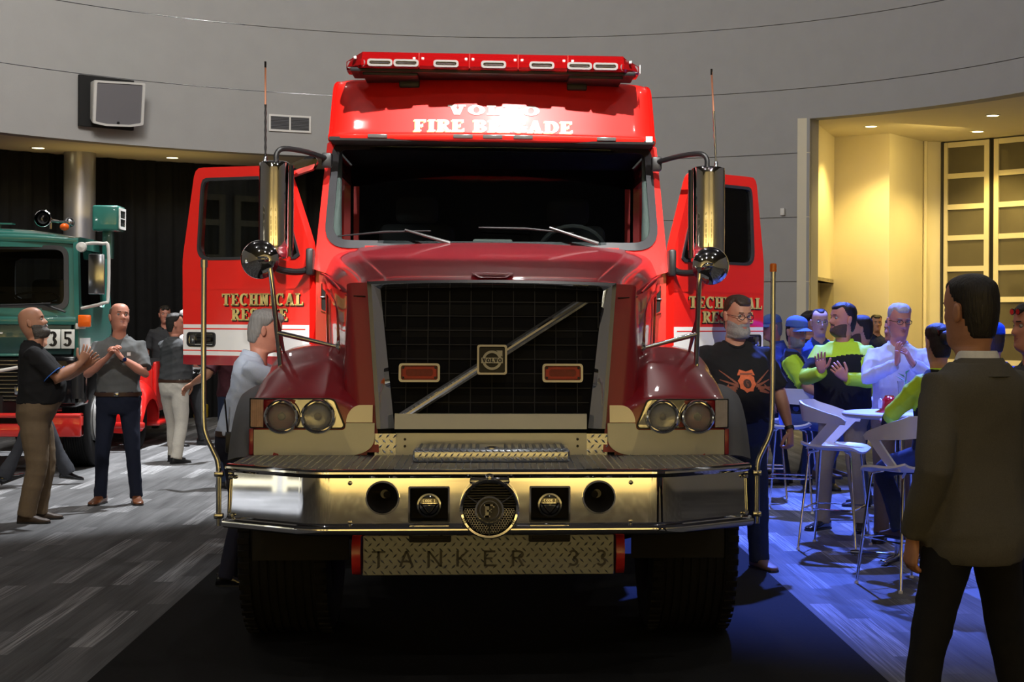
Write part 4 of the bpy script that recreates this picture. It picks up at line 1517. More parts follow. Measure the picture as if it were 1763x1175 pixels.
# --- light bar
LB = P('light_bar', MB().rbox(-.83, .83, 2.08, 2.36, 3.104, 3.13, .008), BLACK_PL, ROOF)
lens_sec = lambda y0: [(2.06, 3.122), (2.045, 3.138), (2.048, 3.170), (2.125, 3.226), (2.30, 3.228), (2.38, 3.175), (2.39, 3.138), (2.38, 3.122)]
xs = [-.855, -.432, -.140, .143, .432, .855]
for i in range(5):
    x0, x1 = xs[i] + .003, xs[i + 1] - .003
    sec = lens_sec(0)
    r0 = [(x0, y, z) for y, z in sec]
    r1 = [(x1, y, z) for y, z in sec]
    rr = [r0, r1]
    if i == 0:
        rr = [[(x0 - .005 + (.07 if z > 3.2 else 0), y + (.10 if y < 2.14 else -.06 if y > 2.32 else 0), z) for y, z in sec], [(x0 + .09, y, z) for y, z in sec], r1]
    if i == 4:
        rr = [r0, [(x1 - .09, y, z) for y, z in sec], [(x1 + .005 - (.07 if z > 3.2 else 0), y + (.10 if y < 2.14 else -.06 if y > 2.32 else 0), z) for y, z in sec]]
    P('lens', MB().rings(rr), REDLENS, LB, 20)
for x in xs[1:-1]:
    P('divider', MB().box(x - .004, x + .004, 2.052, 2.37, 3.13, 3.214), mat('red_divider', (.35, .01, .008), .3, coat=.4), LB, None)
STROBE = mat('strobe_case', (.40, .39, .39), .3, .5)
for x, a in ((-.79, -42), (-.655, 0), (-.505, 0), (-.275, 0), (.0, 0), (.28, 0), (.50, 0), (.652, 0), (.79, 42)):
    M_ = Matrix.Translation((x, 2.038 + (.062 if a else 0), 3.150)) @ Matrix.Rotation(R(a), 4, 'Z')
    sb = P('strobe', MB().ringprism(rrect(.145, .042, .016, 3), rrect(.120, .020, .009, 3), -.012, .03).map(lambda p: M_ @ p), STROBE, LB, 30)
    P('strobe_bulb', MB().box(-.062, .062, .0, .006, -.012, .012).tube([(-.05, -.004, 0), (.05, -.004, 0)], .004, 6).map(lambda p: M_ @ p), mat('strobe_glass', (.22, .22, .22), .1, .8), LB, None)
b = MB().box(-.80, .80, 2.10, 2.34, 3.131, 3.137)
P('tray', b, mat('tray_red', (.25, .01, .01), .4), LB, None)
P('beam', MB().box(-.80, .80, 2.18, 2.23, 3.135, 3.213), mat('beam_dark', (.05, .012, .012), .5), LB, None)
for x in (-.80, -.46, -.41, -.16, -.12, .125, .165, .41, .46, .80):
    P('clip', MB().rbox(x - .008, x + .008, 2.058, 2.09, 3.174, 3.190, .003), WHITE, LB)
for s in (-1, 1):
    P('foot', MB().rbox(s * .60 - .16, s * .60 + .16, 2.10, 2.40, 3.085, 3.112, .008).rbox(s * .5 - .06, s * .5 + .06, 2.3, 2.5, 3.05, 3.10, .008), BLACK_PL, LB)
P('sticker', MB().box(.862, .866, 2.14, 2.20, 3.13, 3.18), WHITE_PAINT, LB, None)

# --- wipers
WIP = mat('wiper_arm', (.10, .10, .10), .35, .4)
for (b0, b1, e, pv) in (((582, 407), (742, 398), (697, 396), (775, 419)), ((824, 392), (988, 402), (946, 392), (1030, 420))):
    def wp(p, off):
        """windscreen point for a place of the photograph"""
        q = at(p[0], p[1], 2.2)
        for _ in range(4):
            q = at(p[0], p[1], W(q[0], off, q[2] - 2.085)[1])
        return Vector(q)
    w_ = P('wiper', MB().tube([wp(pv, -.035), (wp(pv, -.045) + wp(e, -.045)) / 2, wp(e, -.04)], [.012, .009, .006], 8), WIP, CAB)
    P('blade', MB().tube([wp(b0, -.022), wp(((b0[0] + b1[0]) / 2, (b0[1] + b1[1]) / 2 - 3), -.028), wp(b1, -.022)], [.004, .007, .004], 6), BLACK_PL, w_)

# --- doors, both standing open
def door(s, deg):
    th = R(deg)
    hx, hy = s * 1.035, 2.24
    D = lambda u, d, z: (hx + s * (u * math.sin(th) + d * math.cos(th)), hy + u * math.cos(th) - d * math.sin(th), z)
    # d > 0 points to the front outer face
    outline = rpoly([(.0, 1.385), (.945, 1.385), (.955, 2.03), (.86, 2.585), (.19, 2.575), (.005, 2.10)], [.0, .02, .05, .05, .06, .02], 4)
    hole = rpoly([(.065, 2.02), (.845, 2.02), (.815, 2.46), (.80, 2.52), (.235, 2.515)], [.03, .09, .05, .05, .07], 5)
    n = 96
    c = (.5, 2.25)
    o_, i_ = resample(outline, c, n), resample(hole, c, n)
    d = P('door', MB().ringprism(o_, i_, .0, .06, D), RED, CAB, 30, 'open door with a window and gold lettering')
    gi_ = [(c[0] + (p[0] - c[0]) * .955, c[1] + (p[1] - c[1]) * .93) for p in i_]
    P('gasket', MB().ringprism(i_, gi_, .045, .066, D), GASK, d, 30)
    P('window_glass', MB().prism(gi_, .045, .05, D), GLASS, d, None)
    P('crease', MB().box(.01, .945, .058, .064, 1.842, 1.850).map(lambda p: Vector(D(*p))), RED, d, None)
    st = P('stripe', MB().box(.004, .944, .058, .0625, 1.443, 1.630).map(lambda p: Vector(D(*p))), WHITE_PAINT, d, None, 'broad white stripe')
    b = MB()
    for z in (1.604, 1.472):
        b.box(.03 if s > 0 else .03, .943, .060, .064, z - .0035, z + .0035)
    P('pinstripe', b.map(lambda p: Vector(D(*p))), RED, d, None, 'thin red lines on the white stripe')
    P('lower_band', MB().box(.004, .944, .058, .0625, 1.387, 1.440).map(lambda p: Vector(D(*p))), MAROON, d, None, 'maroon lower edge')
    hn = P('door_handle', MB().ringprism(rrect(.215, .086, .02, 3, .80, 1.540), rrect(.195, .066, .012, 3, .80, 1.540), .058, .075, D), BLACK_PL, d, 30)
    P('pull', MB().rbox(.72, .83, .062, .078, 1.525, 1.552, .006).box(.71, .895, .058, .0635, 1.51, 1.57).map(lambda p: Vector(D(*p))), BLACK_GLOSS, hn, None)
    P('lock', MB().rbox(.845, .895, .06, .07, 1.51, 1.57, .01).map(lambda p: Vector(D(*p))), CHROME2, hn)
    sg = -s
    for (t, h, w_, u0, z0) in (('TECHNICAL', .072, .60 if s < 0 else .78, .345 if s < 0 else .535, 1.745), ('RESCUE', .072, .415 if s < 0 else .54, .365 if s < 0 else .555, 1.655)):
        letters('letter', t, h, w_, .26, .13, True, lambda a, dd, cc: D(u0 + (a if s > 0 else -a), .0655 - dd, z0 + cc), GOLD, d, 'gold slab-serif letter')
        letters('letter_shade', t, h, w_, .26, .13, True, lambda a, dd, cc: D(u0 + ((a - .006) if s > 0 else -(a + .006)), .064 - dd, z0 + cc - .006), BLACKINK, d, 'black shade of a letter')
    # inner trim card
    P('door_card', MB().box(.05, .92, -.02, .0, 1.42, 1.98).map(lambda p: Vector(D(*p))), mat('door_card', (.05, .05, .05), .7), d, None)
    return D


DL_ = door(-1, 60)
DR_ = door(1, 44)

# --- big mirrors on arms from the cab
for s in (-1, 1):
    if s < 0:
        c0, ztop, zbot = at(470, 360, 1.95), at(470, 276, 1.95)[2], at(470, 447, 1.95)[2]
        wd = .168
    else:
        c0, ztop, zbot = at(1222, 366, 1.95), at(1222, 285, 1.95)[2], at(1222, 450, 1.95)[2]
        wd = .188
    cx, cy = c0[0], 1.95
    rows = []
    for (z, k, dd) in ((zbot, .80, .05), (zbot + .012, .93, .015), (zbot + .04, 1, 0), ((ztop + zbot) / 2, 1.0, -.012), (ztop - .04, 1, 0), (ztop - .012, .95, .012), (ztop, .82, .05)):
        row = []
        for (x, y) in ((-.5, .14), (-.5, .05), (-.47, -.005), (-.30, -.045), (0, -.062), (.30, -.045), (.47, -.005), (.5, .05), (.5, .14)):
            row.append((cx + x * wd * k, cy + .02 + (y + dd) * (.9 if y < 0 else 1), z))
        rows.append(row)
    rr = [list(map(tuple, r_)) for r_ in cr2(np.array(rows), 4, 4)]
    mr = P('mirror', MB().rings(rr), CHROME, CAB, 50, 'tall chrome-backed mirror')
    P('mirror_edge', MB().tube([(cx - s * wd * .5, cy + .1, zbot + .02), (cx - s * wd * .515, cy + .09, (zbot + ztop) / 2), (cx - s * wd * .5, cy + .1, ztop - .02)], .02, 8), BLACK_GLOSS, mr, 60)
    P('mirror_glass', MB().box(cx - wd * .46, cx + wd * .46, cy + .158, cy + .164, zbot + .03, ztop - .03), CHROME, mr, None)
    # upper arm
    z1 = at(560 if s < 0 else 1130, 268, 2.3)[2]
    P('arm', MB().tube(cr([(cx + s * -.01, cy + .06, ztop - .01), (cx - s * .012, cy + .06, ztop + .045), (cx - s * .05, cy + .08, ztop + .075), (cx - s * .16, cy + .18, ztop + .07), (s * .985, 2.33, ztop + .052)], 4), .0155, 10).rbox(s * .985 - .03, s * .985 + .03, 2.3, 2.38, ztop - .0, ztop + .085, .012), BLACK_PL, mr)
    # lower arm and the block on the door corner
    zb_ = zbot - .055
    P('arm', MB().tube(cr([(cx, cy + .06, zbot + .01), (cx - s * .01, cy + .07, zb_ + .01), (cx - s * .08, cy + .12, zb_ - .01), (s * 1.10, 2.14, zb_ - .005), (s * 1.055, 2.18, zb_ + .03)], 4), .020, 10).rbox(s * 1.06 - .022, s * 1.06 + .022, 2.10, 2.22, zb_ - .03, zb_ + .13, .014), BLACK_PL, mr)
    # whip aerial
    ax_ = at(457 if s < 0 else 1233, 280, 1.98)
    tipz = at(457 if s < 0 else 1225, 106 if s < 0 else 119, 1.98)
    an = P('aerial', MB().lathe([(.012, 0), (.012, .03), (.006, .04), (0, .04)], (ax_[0], 1.98, ztop - .012), (0, 0, 1), 10), CHROME2, mr)
    zz = np.linspace(ztop, tipz[2], 24)
    P('coil', MB().tube([(ax_[0] + (tipz[0] - ax_[0]) * (z - ztop) / (tipz[2] - ztop), 1.98, z) for z in zz[:14]], [.005 + .0025 * (i % 2) for i in range(14)], 6), BLACK_PL if s < 0 else CHROME2, an, 60)
    P('whip', MB().tube([(ax_[0] + (tipz[0] - ax_[0]) * (z - ztop) / (tipz[2] - ztop), 1.98, z) for z in zz[13:]], .0052, 6), mat('orange_whip', (.85, .38, .22), .5), an, 60)
    P('tip', MB().tube([(tipz[0], 1.98, tipz[2] - .035), (tipz[0], 1.98, tipz[2])], .006, 6), BLACK_PL, an, 60)
# small look-down mirror on the left pillar
P('side_mirror', MB().prism(rpoly([(-1.30, 2.53), (-1.06, 2.64), (-1.03, 2.60), (-1.06, 2.55), (-1.27, 2.49)], .02, 3), 2.26, 2.34), BLACK_GLOSS, CAB, 30)
P('side_mirror_face', MB().prism(rpoly([(-1.27, 2.505), (-1.045, 2.585), (-1.06, 2.55), (-1.255, 2.478)], .01, 3), 2.255, 2.33), RED, CAB, 30)

# the cab with its doors, mirrors and light bar is 11 per cent larger than drawn above and stands behind the longer hood
CABFIT = Matrix.Translation((0, .802, -.186)) @ Matrix.Scale(1.113, 4)


def fit(o):
    o.data.transform(CABFIT)
    for ch in o.children:
        fit(ch)


fit(CAB)

# --- round hood mirrors on tripods
for s in (-1, 1):
    pc = at(*((447, 447) if s < 0 else (1224, 458)), 1.12)
    mir = P('hood_mirror', MB().lathe([(0, -.045), (.045, -.040), (.078, -.026), (.097, -.004), (.101, .006), (.099, .014), (.092, .016), (0, .016)], (pc[0], 1.12, pc[2]), (-s * .12, 1, 0), 40), CHROME2 if 0 else CHROME, None, 40, 'round chrome mirror on a tripod')
    b0 = at(*((484, 637) if s < 0 else (1198, 634)), 1.14)
    b1 = at(*((491, 616) if s < 0 else (1184, 616)), 1.34)
    top = Vector(at(*((466, 468) if s < 0 else (1204, 480)), 1.10))
    hook = [b0, Vector(b0) * .55 + top * .45 + Vector((0, 0, 0)), top, top + Vector((-s * .004, .0, .045)) , Vector((pc[0] - s * -.035, 1.085, pc[2] + .012)), Vector((pc[0], 1.075, pc[2]))]
    if s < 0:
        hook[3] = top + Vector((-.012, 0, .05))
        hook[4] = Vector((pc[0] + .035, 1.07, pc[2] + .0))
    else:
        hook[3] = top + Vector((.008, 0, .04))
        hook[4] = Vector((pc[0] - .03, 1.07, pc[2] + .0))
    P('pole', MB().tube(cr(hook, 5), .0135, 10), CHROME, mir, 60)
    P('base_disc', MB().lathe([(.036, 0), (.036, .006), (.014, .016), (.010, .03), (0, .03)], (b0[0], 1.14, b0[2] - .006), (s * .25, -.2, 1), 20), CHROME, mir)
    mid = Vector(b0) * .42 + top * .58
    P('leg', MB().tube([b1, Vector(b1) * .4 + mid * .6 + Vector((0, -.0, 0)), mid], [.006, .013, .010], 8), CHROME2, mir, 60)
    P('base_disc', MB().lathe([(.034, 0), (.034, .006), (.014, .014), (.010, .026), (0, .026)], (b1[0], 1.34, b1[2] - .004), (s * .1, -.1, 1), 20), CHROME, mir)
    m2 = Vector(b0) * .62 + top * .38
    hs = Vector(at(*((584, 598) if s < 0 else (1106, 600)), 1.10))
    P('brace', MB().tube([m2, m2 * .6 + hs * .4, m2 * .1 + hs * .9, hs], [.013, .013, .009, .009], 8), CHROME2, mir, 60)
    P('base_disc', MB().lathe([(.036, 0), (.036, .006), (.016, .016), (0, .02)], hs, (s, -.25, 0), 20), CHROME, mir)
# ------------------------------------------------------------------ the old green truck at the left
TEAL = mat('teal_paint', (.022, .155, .125), .35, coat=1, noise=.04, coat_rough=.06)
VRED = mat('bumper_red', (.62, .015, .010), .35, coat=1, noise=.04)
GT = thing('green_truck', 'old teal green truck with red bumper and number plate 535, at the left edge', 'truck', (-5.62, 9.95, 0))


def Q(name, mb, mats, parent=None, smooth=35, label=None, kind=None):
    return obj(name, mb, mats, parent or GT, smooth, label, kind)


# cab: a shell with the windscreen left open
def GW(a, d, c):
    return (a * (1 - .05 * c), .03 + .10 * c + .06 * a * a + d, 1.78 + c)


gcab = Q('cab', MB().ringprism(resample(rpoly([(-1.22, -.12), (1.22, -.12), (1.22, .70), (.9, .80), (-.9, .80), (-1.22, .70)], .08, 4), (0, .32), 80),
                               resample(rpoly([(-1.09, .0), (1.09, .0), (1.10, .655), (-1.10, .655)], .12, 5), (0, .32), 80), 0, .05, GW), TEAL, None, 40)
Q('windscreen_gasket', MB().ringprism(rpoly([(-1.11, -.02), (1.11, -.02), (1.12, .675), (-1.12, .675)], .13, 5), rpoly([(-1.06, .03), (1.06, .03), (1.07, .63), (-1.07, .63)], .10, 5), -.015, .02, GW), GASK, gcab, 30)
Q('windscreen', MB().prism(rpoly([(-1.07, .02), (1.07, .02), (1.08, .64), (-1.08, .64)], .10, 5), .01, .014, GW), GLASS, gcab, None)
b = MB()
rows = []
for (z, Y, w) in ((2.50, .10, 1.17), (2.56, .10, 1.17), (2.61, .16, 1.13), (2.645, .30, 1.06), (2.66, .6, 1.04), (2.66, 1.2, 1.04), (2.62, 1.42, 1.06), (2.5, 1.46, 1.12)):
    rows.append([(u * w, Y + .06 * u * u, z - .10 * abs(u) ** 3 * (1 if z > 2.58 else .3)) for u in (-1, -.98, -.9, -.6, 0, .6, .9, .98, 1)])
Q('roof', MB().grid(cr2(np.array(rows), 3, 3)), TEAL, gcab, 60)
for s in (-1, 1):
    X = lambda a, d, c, s=s: (s * (1.225 - .055 * max(0, c - 1.75) + d), a, c)
    side = resample(rpoly([(.03, 1.15), (1.48, 1.15), (1.48, 1.75), (1.40, 2.55), (.16, 2.55), (.05, 1.75)], .05, 3), (.7, 2.1), 64)
    hole = resample(rpoly([(.16, 1.80), (1.20, 1.80), (1.14, 2.42), (.22, 2.42)], .06, 4), (.7, 2.1), 64)
    Q('cab_side', MB().ringprism(side, hole, -.05, 0, X), TEAL, gcab, 30)
    Q('side_window', MB().prism(hole, -.03, -.025, X), GLASS, gcab, None)
    # mirror on a white loop
    lp = Q('mirror_loop', MB().tube(cr([(s * 1.22, .10, 2.42), (s * 1.30, .05, 2.47), (s * 1.48, .0, 2.47), (s * 1.54, .0, 2.42), (s * 1.54, .0, 1.90), (s * 1.50, .0, 1.84), (s * 1.24, .1, 1.78)], 4), .018, 8), WHITE, gcab, 60)
    Q('mirror', MB().rbox(s * 1.42 - .085, s * 1.42 + .085, -.02, .02, 1.93, 2.36, .012), CHROME2, lp)
    Q('spot_lamp', MB().lathe([(0, -.08), (.05, -.07), (.055, -.03), (.03, .05), (0, .06)], (s * 1.27, .0, 2.43), (0, 1, 0), 16), WHITE, gcab)
    ts = Q('turn_signal', MB().rbox(s * 1.30 - .065, s * 1.30 + .065, -.05, .02, 1.58, 1.71, .015), mat('orange_lens', (.95, .14, .01), .2, coat=.6, noise=.15, nscale=50), gcab)
    Q('bracket', MB().rbox(s * 1.25 - .05, s * 1.25 + .05, -.0, .04, 1.56, 1.62, .006), WHITE, gcab)
    Q('white_flash', MB().box(s * 1.20, s * 1.232, .1, .5, 1.20, 1.46), WHITE_PAINT, gcab, None)
    # front corner and head lamp
    Q('front_wing', MB().rbox(s * .98 - .25, s * .98 + .25, -.02, .5, .72, 1.28, .06, 3), BLACK_GLOSS, gcab)
    Q('lamp_ring', MB().lathe([(.10, .0), (.11, -.03), (.135, -.03), (.145, 0), (.145, .05), (0, .05)], (s * .88, -.03, 1.02), (0, 1, 0), 28), CHROME, gcab)
    Q('lamp_glass', MB().lathe([(.105, -.01), (.08, -.03), (0, -.04)], (s * .88, -.03, 1.02), (0, 1, 0), 24), mat('lamp_glass', (.5, .5, .48), .1, coat=.5), gcab)
    Q('step_tube', MB().tube([(s * 1.22, .02, 1.22), (s * 1.22, .02, .82)], .065, 14), BLACK_PL, gcab)
    wh = Q('wheel', MB().lathe([(a, b_ * .62) for a, b_ in tp], (s * 1.03, 1.15, .55), (1, 0, 0), 40), RUBBER, None, 40)
    Q('rim', MB().lathe([(0, .06), (.10, .07), (.15, .02), (.25, .03), (.27, .10), (.30, .12), (.29, .15), (.25, .11), (.15, 0), (0, 0)], (s * 1.06, 1.15, .55), (s, 0, 0), 32), mat('rim_grey', (.55, .55, .54), .4, noise=.1), wh)
    Q('hub', MB().lathe([(0, .12), (.06, .12), (.09, .08), (.13, .07), (.15, .03), (0, 0)], (s * 1.06, 1.15, .55), (s, 0, 0), 24), VRED, wh)
Q('front_panel', MB().rbox(-1.16, 1.16, .02, .10, 1.28, 1.70, .03), mat('dark_teal', (.012, .055, .050), .35, coat=.8, noise=.1), gcab)
Q('upper_band', MB().rbox(-1.21, 1.21, -.005, .06, 1.60, 1.69, .02), TEAL, gcab)
Q('lower_band', MB().rbox(-.62, .62, .0, .05, 1.265, 1.295, .01), TEAL, gcab)
gr = Q('grille', MB().box(-.62, .62, .05, .09, .78, 1.25), BLACK_MAT, gcab, None)
for k in range(11):
    z = .80 + .042 * k
    Q('grille_bar', MB().rbox(-.60, .60, .015, .05, z - .006, z + .006, .003, 1), CHROME2, gr, None)
Q('grille_end', MB().rbox(.57, .62, .0, .05, .86, .95, .01), CHROME2, gr)
Q('strut', MB().tube([(.30, -.02, 1.09), (.62, -.03, 1.15)], .018, 8), WHITE, gr)
bm_ = Q('bumper', MB().rbox(-1.30, 1.30, -.16, -.02, .62, .67, .02).rbox(-1.30, 1.30, -.14, -.02, .42, .56, .02).rbox(.66, 1.30, -.15, -.02, .42, .67, .02).rbox(-1.30, -.66, -.15, -.02, .42, .67, .02), VRED)
Q('bumper_slot', MB().box(-.7, .7, -.06, -.03, .5, .64), BLACK_MAT, bm_, None)
Q('chassis', MB().box(-.45, -.35, 0, 2.5, .6, .85).box(.35, .45, 0, 2.5, .6, .85).box(-1.1, 1.1, 1.5, 2.5, 1.0, 1.4).tube([(-1, 1.15, .55), (1, 1.15, .55)], .07, 8), DARKIRON, None, None)
Q('rear_wall', MB().ringprism(resample(rrect(2.3, 1.4, .05, 2, 0, 1.85), (.62, 2.13), 48), resample(rrect(.95, .46, .06, 3, .62, 2.13), (.62, 2.13), 48), 1.43, 1.47), BLACK_MAT, gcab, None)
Q('dash_shelf', MB().rbox(-1.1, 1.1, .12, .5, 1.70, 1.83, .03), mat('teal_dash', (.18, .26, .28), .6, noise=.05), gcab)
Q('cab_interior_floor', MB().box(-1.15, 1.15, .1, 1.45, 1.16, 1.22), BLACK_MAT, gcab, None)
Q('seat', MB().rbox(.35, .95, .95, 1.35, 1.3, 1.65, .05).rbox(.38, .92, 1.22, 1.36, 1.6, 2.12, .07, 3), SEAT, gcab)
Q('steering_wheel', MB().tube([(.62 + .24 * math.cos(2 * PI * i / 24), .62 + .06 * math.sin(2 * PI * i / 24), 1.90 + .06 * math.sin(2 * PI * i / 24)) for i in range(24)], .012, 6, closed=True), BLACK_GLOSS, gcab)
# number plates with black figures
for (x0, x1, t) in ((.755, 1.052, '53'), (1.060, 1.20, '5')):
    np_ = Q('number_plate', MB().rbox(x0, x1, -.03, -.01, 1.35, 1.555, .006), mat('plate_white', (.78, .78, .72), .45, noise=.03), gcab)
    for i, chh in enumerate(t):
        cx = x0 + (x1 - x0) * (i + .5) / len(t)
        Q('numeral', text_mb([[(a + cx, c + 1.375) for a, c in q] for q in text_polys(chh, .158, .092, .26, .15, False)], lambda a, d, c: (a, -.0315 + d, c)), BLACKINK, np_, None)
Q('letter', text_mb([[(a + .36 + .30 * c, c + 1.40) for a, c in q] for q in text_polys('T', .12, .10, .18, .14, False)], lambda a, d, c: (a, .012 + d, c)), WHITE_PAINT, gcab, None)
# things on the roof
hn_ = Q('air_horn', MB().lathe([(.085, -.02), (.092, -.014), (.088, .0), (.055, .05), (.03, .14), (.016, .3), (.018, .5), (.0, .52)], (.80, .22, 2.745), (.04, 1, 0), 28).lathe([(.06, .0), (0, .08)], (.80, .23, 2.745), (0, 1, 0), 20), CHROME, gcab)
Q('horn_mouth', MB().lathe([(.058, -.002), (.03, .06), (0, .08)], (.80, .215, 2.745), (0, 1, 0), 24), BLACK_MAT, hn_)
Q('horn_stand', MB().tube([(.80, .5, 2.74), (.80, .5, 2.65)], .015, 8).tube([(.80, .4, 2.73), (1.02, .4, 2.72)], .012, 8).ball((1.03, .4, 2.715), .055), CHROME2, hn_)
Q('roof_lamp', MB().ball((1.035, .18, 2.655), .05, .05, .042), mat('orange_lens', (.95, .14, .01)), gcab)
Q('sun_rail', MB().box(-1, .45, .3, .42, 2.685, 2.70).box(-.9, -.88, .34, .38, 2.64, 2.69).box(.3, .32, .34, .38, 2.64, 2.69), TEAL, gcab, None)
bx = Q('roof_unit', MB().rbox(1.13, 1.42, .95, 1.30, 2.66, 2.95, .025, 3).rbox(1.22, 1.32, 1.05, 1.2, 2.35, 2.68, .01), TEAL, gcab)
vf = Q('vent_frame', MB().ringprism(rrect(.29, .24, .01, 2, 1.125, 2.805), rrect(.23, .18, .008, 2, 1.125, 2.805), 0, .012, lambda a, d, c: (1.42 + d, a, c)).box(1.42, 1.432, 1.01, 1.24, 2.80, 2.81), WHITE, bx, None)
for k in range(8):
    Q('vent_slat', MB().box(1.418, 1.426, 1.01, 1.24, 2.722 + k * .022, 2.734 + k * .022), BLACK_PL, bx, None)
for (x0, x1) in ((-.9, -.1), (.1, .95)):
    Q('wiper', MB().tube([(x0, -.0, 1.79), (x1, -.02, 1.83)], .012, 6).tube([(x1 - .1, .0, 1.83), (x1 + .15, -.01, 1.74)], .012, 6), BLACK_PL, gcab)

# ------------------------------------------------------------------ red vintage car behind the green truck
RC = thing('red_car', 'glossy red vintage car with round wings, half hidden behind the green truck', 'car', (-5.28, 13.1, 0))
CR_ = mat('car_red', (.62, .012, .010), .3, coat=1, noise=.03)
for s in (-1, 1):
    rows = []
    for i in range(11):
        a = R(-15 + 200 * i / 10)
        rows.append([(s * (.42 + w_), .50 - .50 * math.cos(a) * .95, .36 + (.44 + h_) * math.sin(a)) for w_, h_ in ((0, -.02), (.08, .05), (.22, .08), (.36, .05), (.44, -.04), (.46, -.16))])
    obj('front_wing', MB().slab(cr2(np.array(rows), 2, 3), .015), CR_, RC, 60)
    obj('wheel', MB().lathe([(a * .68, b_ * .42) for a, b_ in tp], (s * .66, .50, .374), (1, 0, 0), 32), RUBBER, RC, 40)
    obj('head_lamp', MB().lathe([(0, -.10), (.06, -.10), (.10, -.06), (.11, .0), (.09, .1), (.0, .16)], (s * .50, .10, .93), (0, 1, 0), 20), BLACK_GLOSS, RC)
    obj('running_board', MB().rbox(s * .72 - .18, s * .72 + .18, .95, 2.3, .26, .32, .02), CR_, RC)
    obj('door', MB().rbox(s * .74 - .03, s * .74 + .03, 1.35, 2.2, .45, 1.1, .03), CR_, RC)
rows = []
for (Y, h, w) in ((.12, .98, .24), (.2, 1.06, .30), (.6, 1.10, .38), (1.15, 1.13, .48), (1.3, 1.14, .66)):
    rows.append([(-w, Y, .45), (-w, Y, h - .14), (-w * .8, Y, h - .03), (0, Y, h), (w * .8, Y, h - .03), (w, Y, h - .14), (w, Y, .45)])
obj('bonnet', MB().grid(cr2(np.array(rows), 3, 3)), CR_, RC, 60)
obj('radiator', MB().rbox(-.23, .23, .08, .14, .45, .97, .03), CHROME2, RC)
obj('bumper', MB().rbox(-.95, .95, -.22, -.16, .30, .38, .02), CR_, RC)
obj('body', MB().rbox(-.72, .72, 1.25, 1.75, .40, 1.05, .08, 3).rbox(-.72, .72, 2.6, 3.7, .40, 1.05, .08, 3).rbox(-.72, .72, 1.3, 3.6, .40, .55, .05), CR_, RC)
obj('bench_seat', MB().rbox(-.62, .62, 1.9, 2.5, .55, .80, .06).rbox(-.62, .62, 2.4, 2.6, .7, 1.12, .06), SEAT, RC)

# ------------------------------------------------------------------ bar stools and tables
SHELL = mat('stool_shell', (.74, .74, .76), .38, noise=.02)


def make_stool(label):
    t = thing('bar_stool', label, 'bar stool', (0, 0, 0), 0, 'white shell bar stools round the tables')
    # band from arm tip to arm tip
    path = cr([(-.232, -.13, 0), (-.235, -.02, 0), (-.232, .08, 0), (-.19, .185, 0), (-.10, .222, 0), (0, .228, 0), (.10, .222, 0), (.19, .185, 0), (.232, .08, 0), (.235, -.02, 0), (.232, -.13, 0)], 4)
    n = len(path)
    P_ = []
    for j in range(7):
        row = []
        for i, p in enumerate(path):
            u = abs(2 * i / (n - 1) - 1)          # 0 at the back, 1 at the tips
            zt = 1.085 - .115 * max(0, (u - .35) / .65) ** .9
            zb = .955 - .035 * u - .0 * u
            if u > .9:
                zt -= .02 * ((u - .9) / .1) ** 2
            z = zb + (zt - zb) * j / 6
            k = 1 + .05 * (j / 6)
            row.append((p[0] * k, p[1] * k + .02 * (j / 6) * (1 - u), z))
        P_.append(row)
    obj('backrest', MB().slab(np.array(P_), .014), SHELL, t, 50)
    for s in (-1, 1):
        rows = []
        for j in range(9):
            v = j / 8
            yc0, yc1 = -.125 + .20 * v, -.02 + .19 * v
            x = s * (.234 - .035 * v ** 1.5)
            z = .955 - .215 * v
            rows.append([(x, yc0 + (yc1 - yc0) * i / 4 , z + .0 * i) for i in range(5)])
        obj('side_strut', MB().slab(np.array(rows), .014 * s), SHELL, t, 50)
    rows = []
    for j in range(13):
        v = j / 12
        y = -.225 + .43 * v
        row = []
        for i in range(13):
            u = -1 + 2 * i / 12
            w = .215 * (1 - .10 * max(0, (.2 - v) / .2) ** 2 - .12 * max(0, (v - .75) / .25) ** 2)
            z = .735 + .020 * u * u + .030 * max(0, (v - .6) / .4) ** 2 - .02 * max(0, (.15 - v) / .15) ** 2 + .035 * max(0, abs(u) - .8) * (1 if v > .4 else v / .4) * 5 * .35
            row.append((u * w, y, z))
        rows.append(row)
    obj('seat', MB().slab(np.array(rows), -.016), SHELL, t, 60)
    for sx in (-1, 1):
        for sy in (-1, 1):
            l = obj('leg', MB().tube([(sx * .10, sy * .10, .722), (sx * .155, sy * .15, .71), (sx * .163, sy * .157, .68), (sx * .225, sy * .215, .012)], .0095, 8), CHROME, t, 60)
            obj('foot_cap', MB().lathe([(.014, 0), (.014, .012), (.010, .02), (0, .02)], (sx * .226, sy * .216, 0), (0, 0, 1), 10), WHITE, l)
    k = .197
    obj('foot_rail', MB().tube([(-k, -k + .007, .30), (k, -k + .007, .30), (k, k - .007, .30), (-k, k - .007, .30)], .008, 8, closed=True), CHROME, t, 40)
    return t


st0 = make_stool('white bar stool with its open side to the right, left of the round table')
c = floor_at(1437, 943)
st0.location = (c[0], c[1], 0)
st0.rotation_euler = (0, 0, R(63))
for (px, D_, rz, lab) in ((1362, 13.75, 160, 'white bar stool seen from behind, with a seated man in blue jeans'),
                          (1562, 9.75, 205, 'white bar stool seen from behind beside the man in the suit'),
                          (1314, 14.7, 170, 'white bar stool farthest back, only its backrest showing behind the chrome pole'),
                          (1700, 10.6, 150, 'white bar stool hidden behind the legs of the man in the suit')):
    if px == 1700:
        continue
    o = copy_tree(st0)
    p = at(px, 700, D_ - 7.1)
    o.location = (p[0], p[1], 0)
    o.rotation_euler = (0, 0, R(rz))
    o['label'] = lab


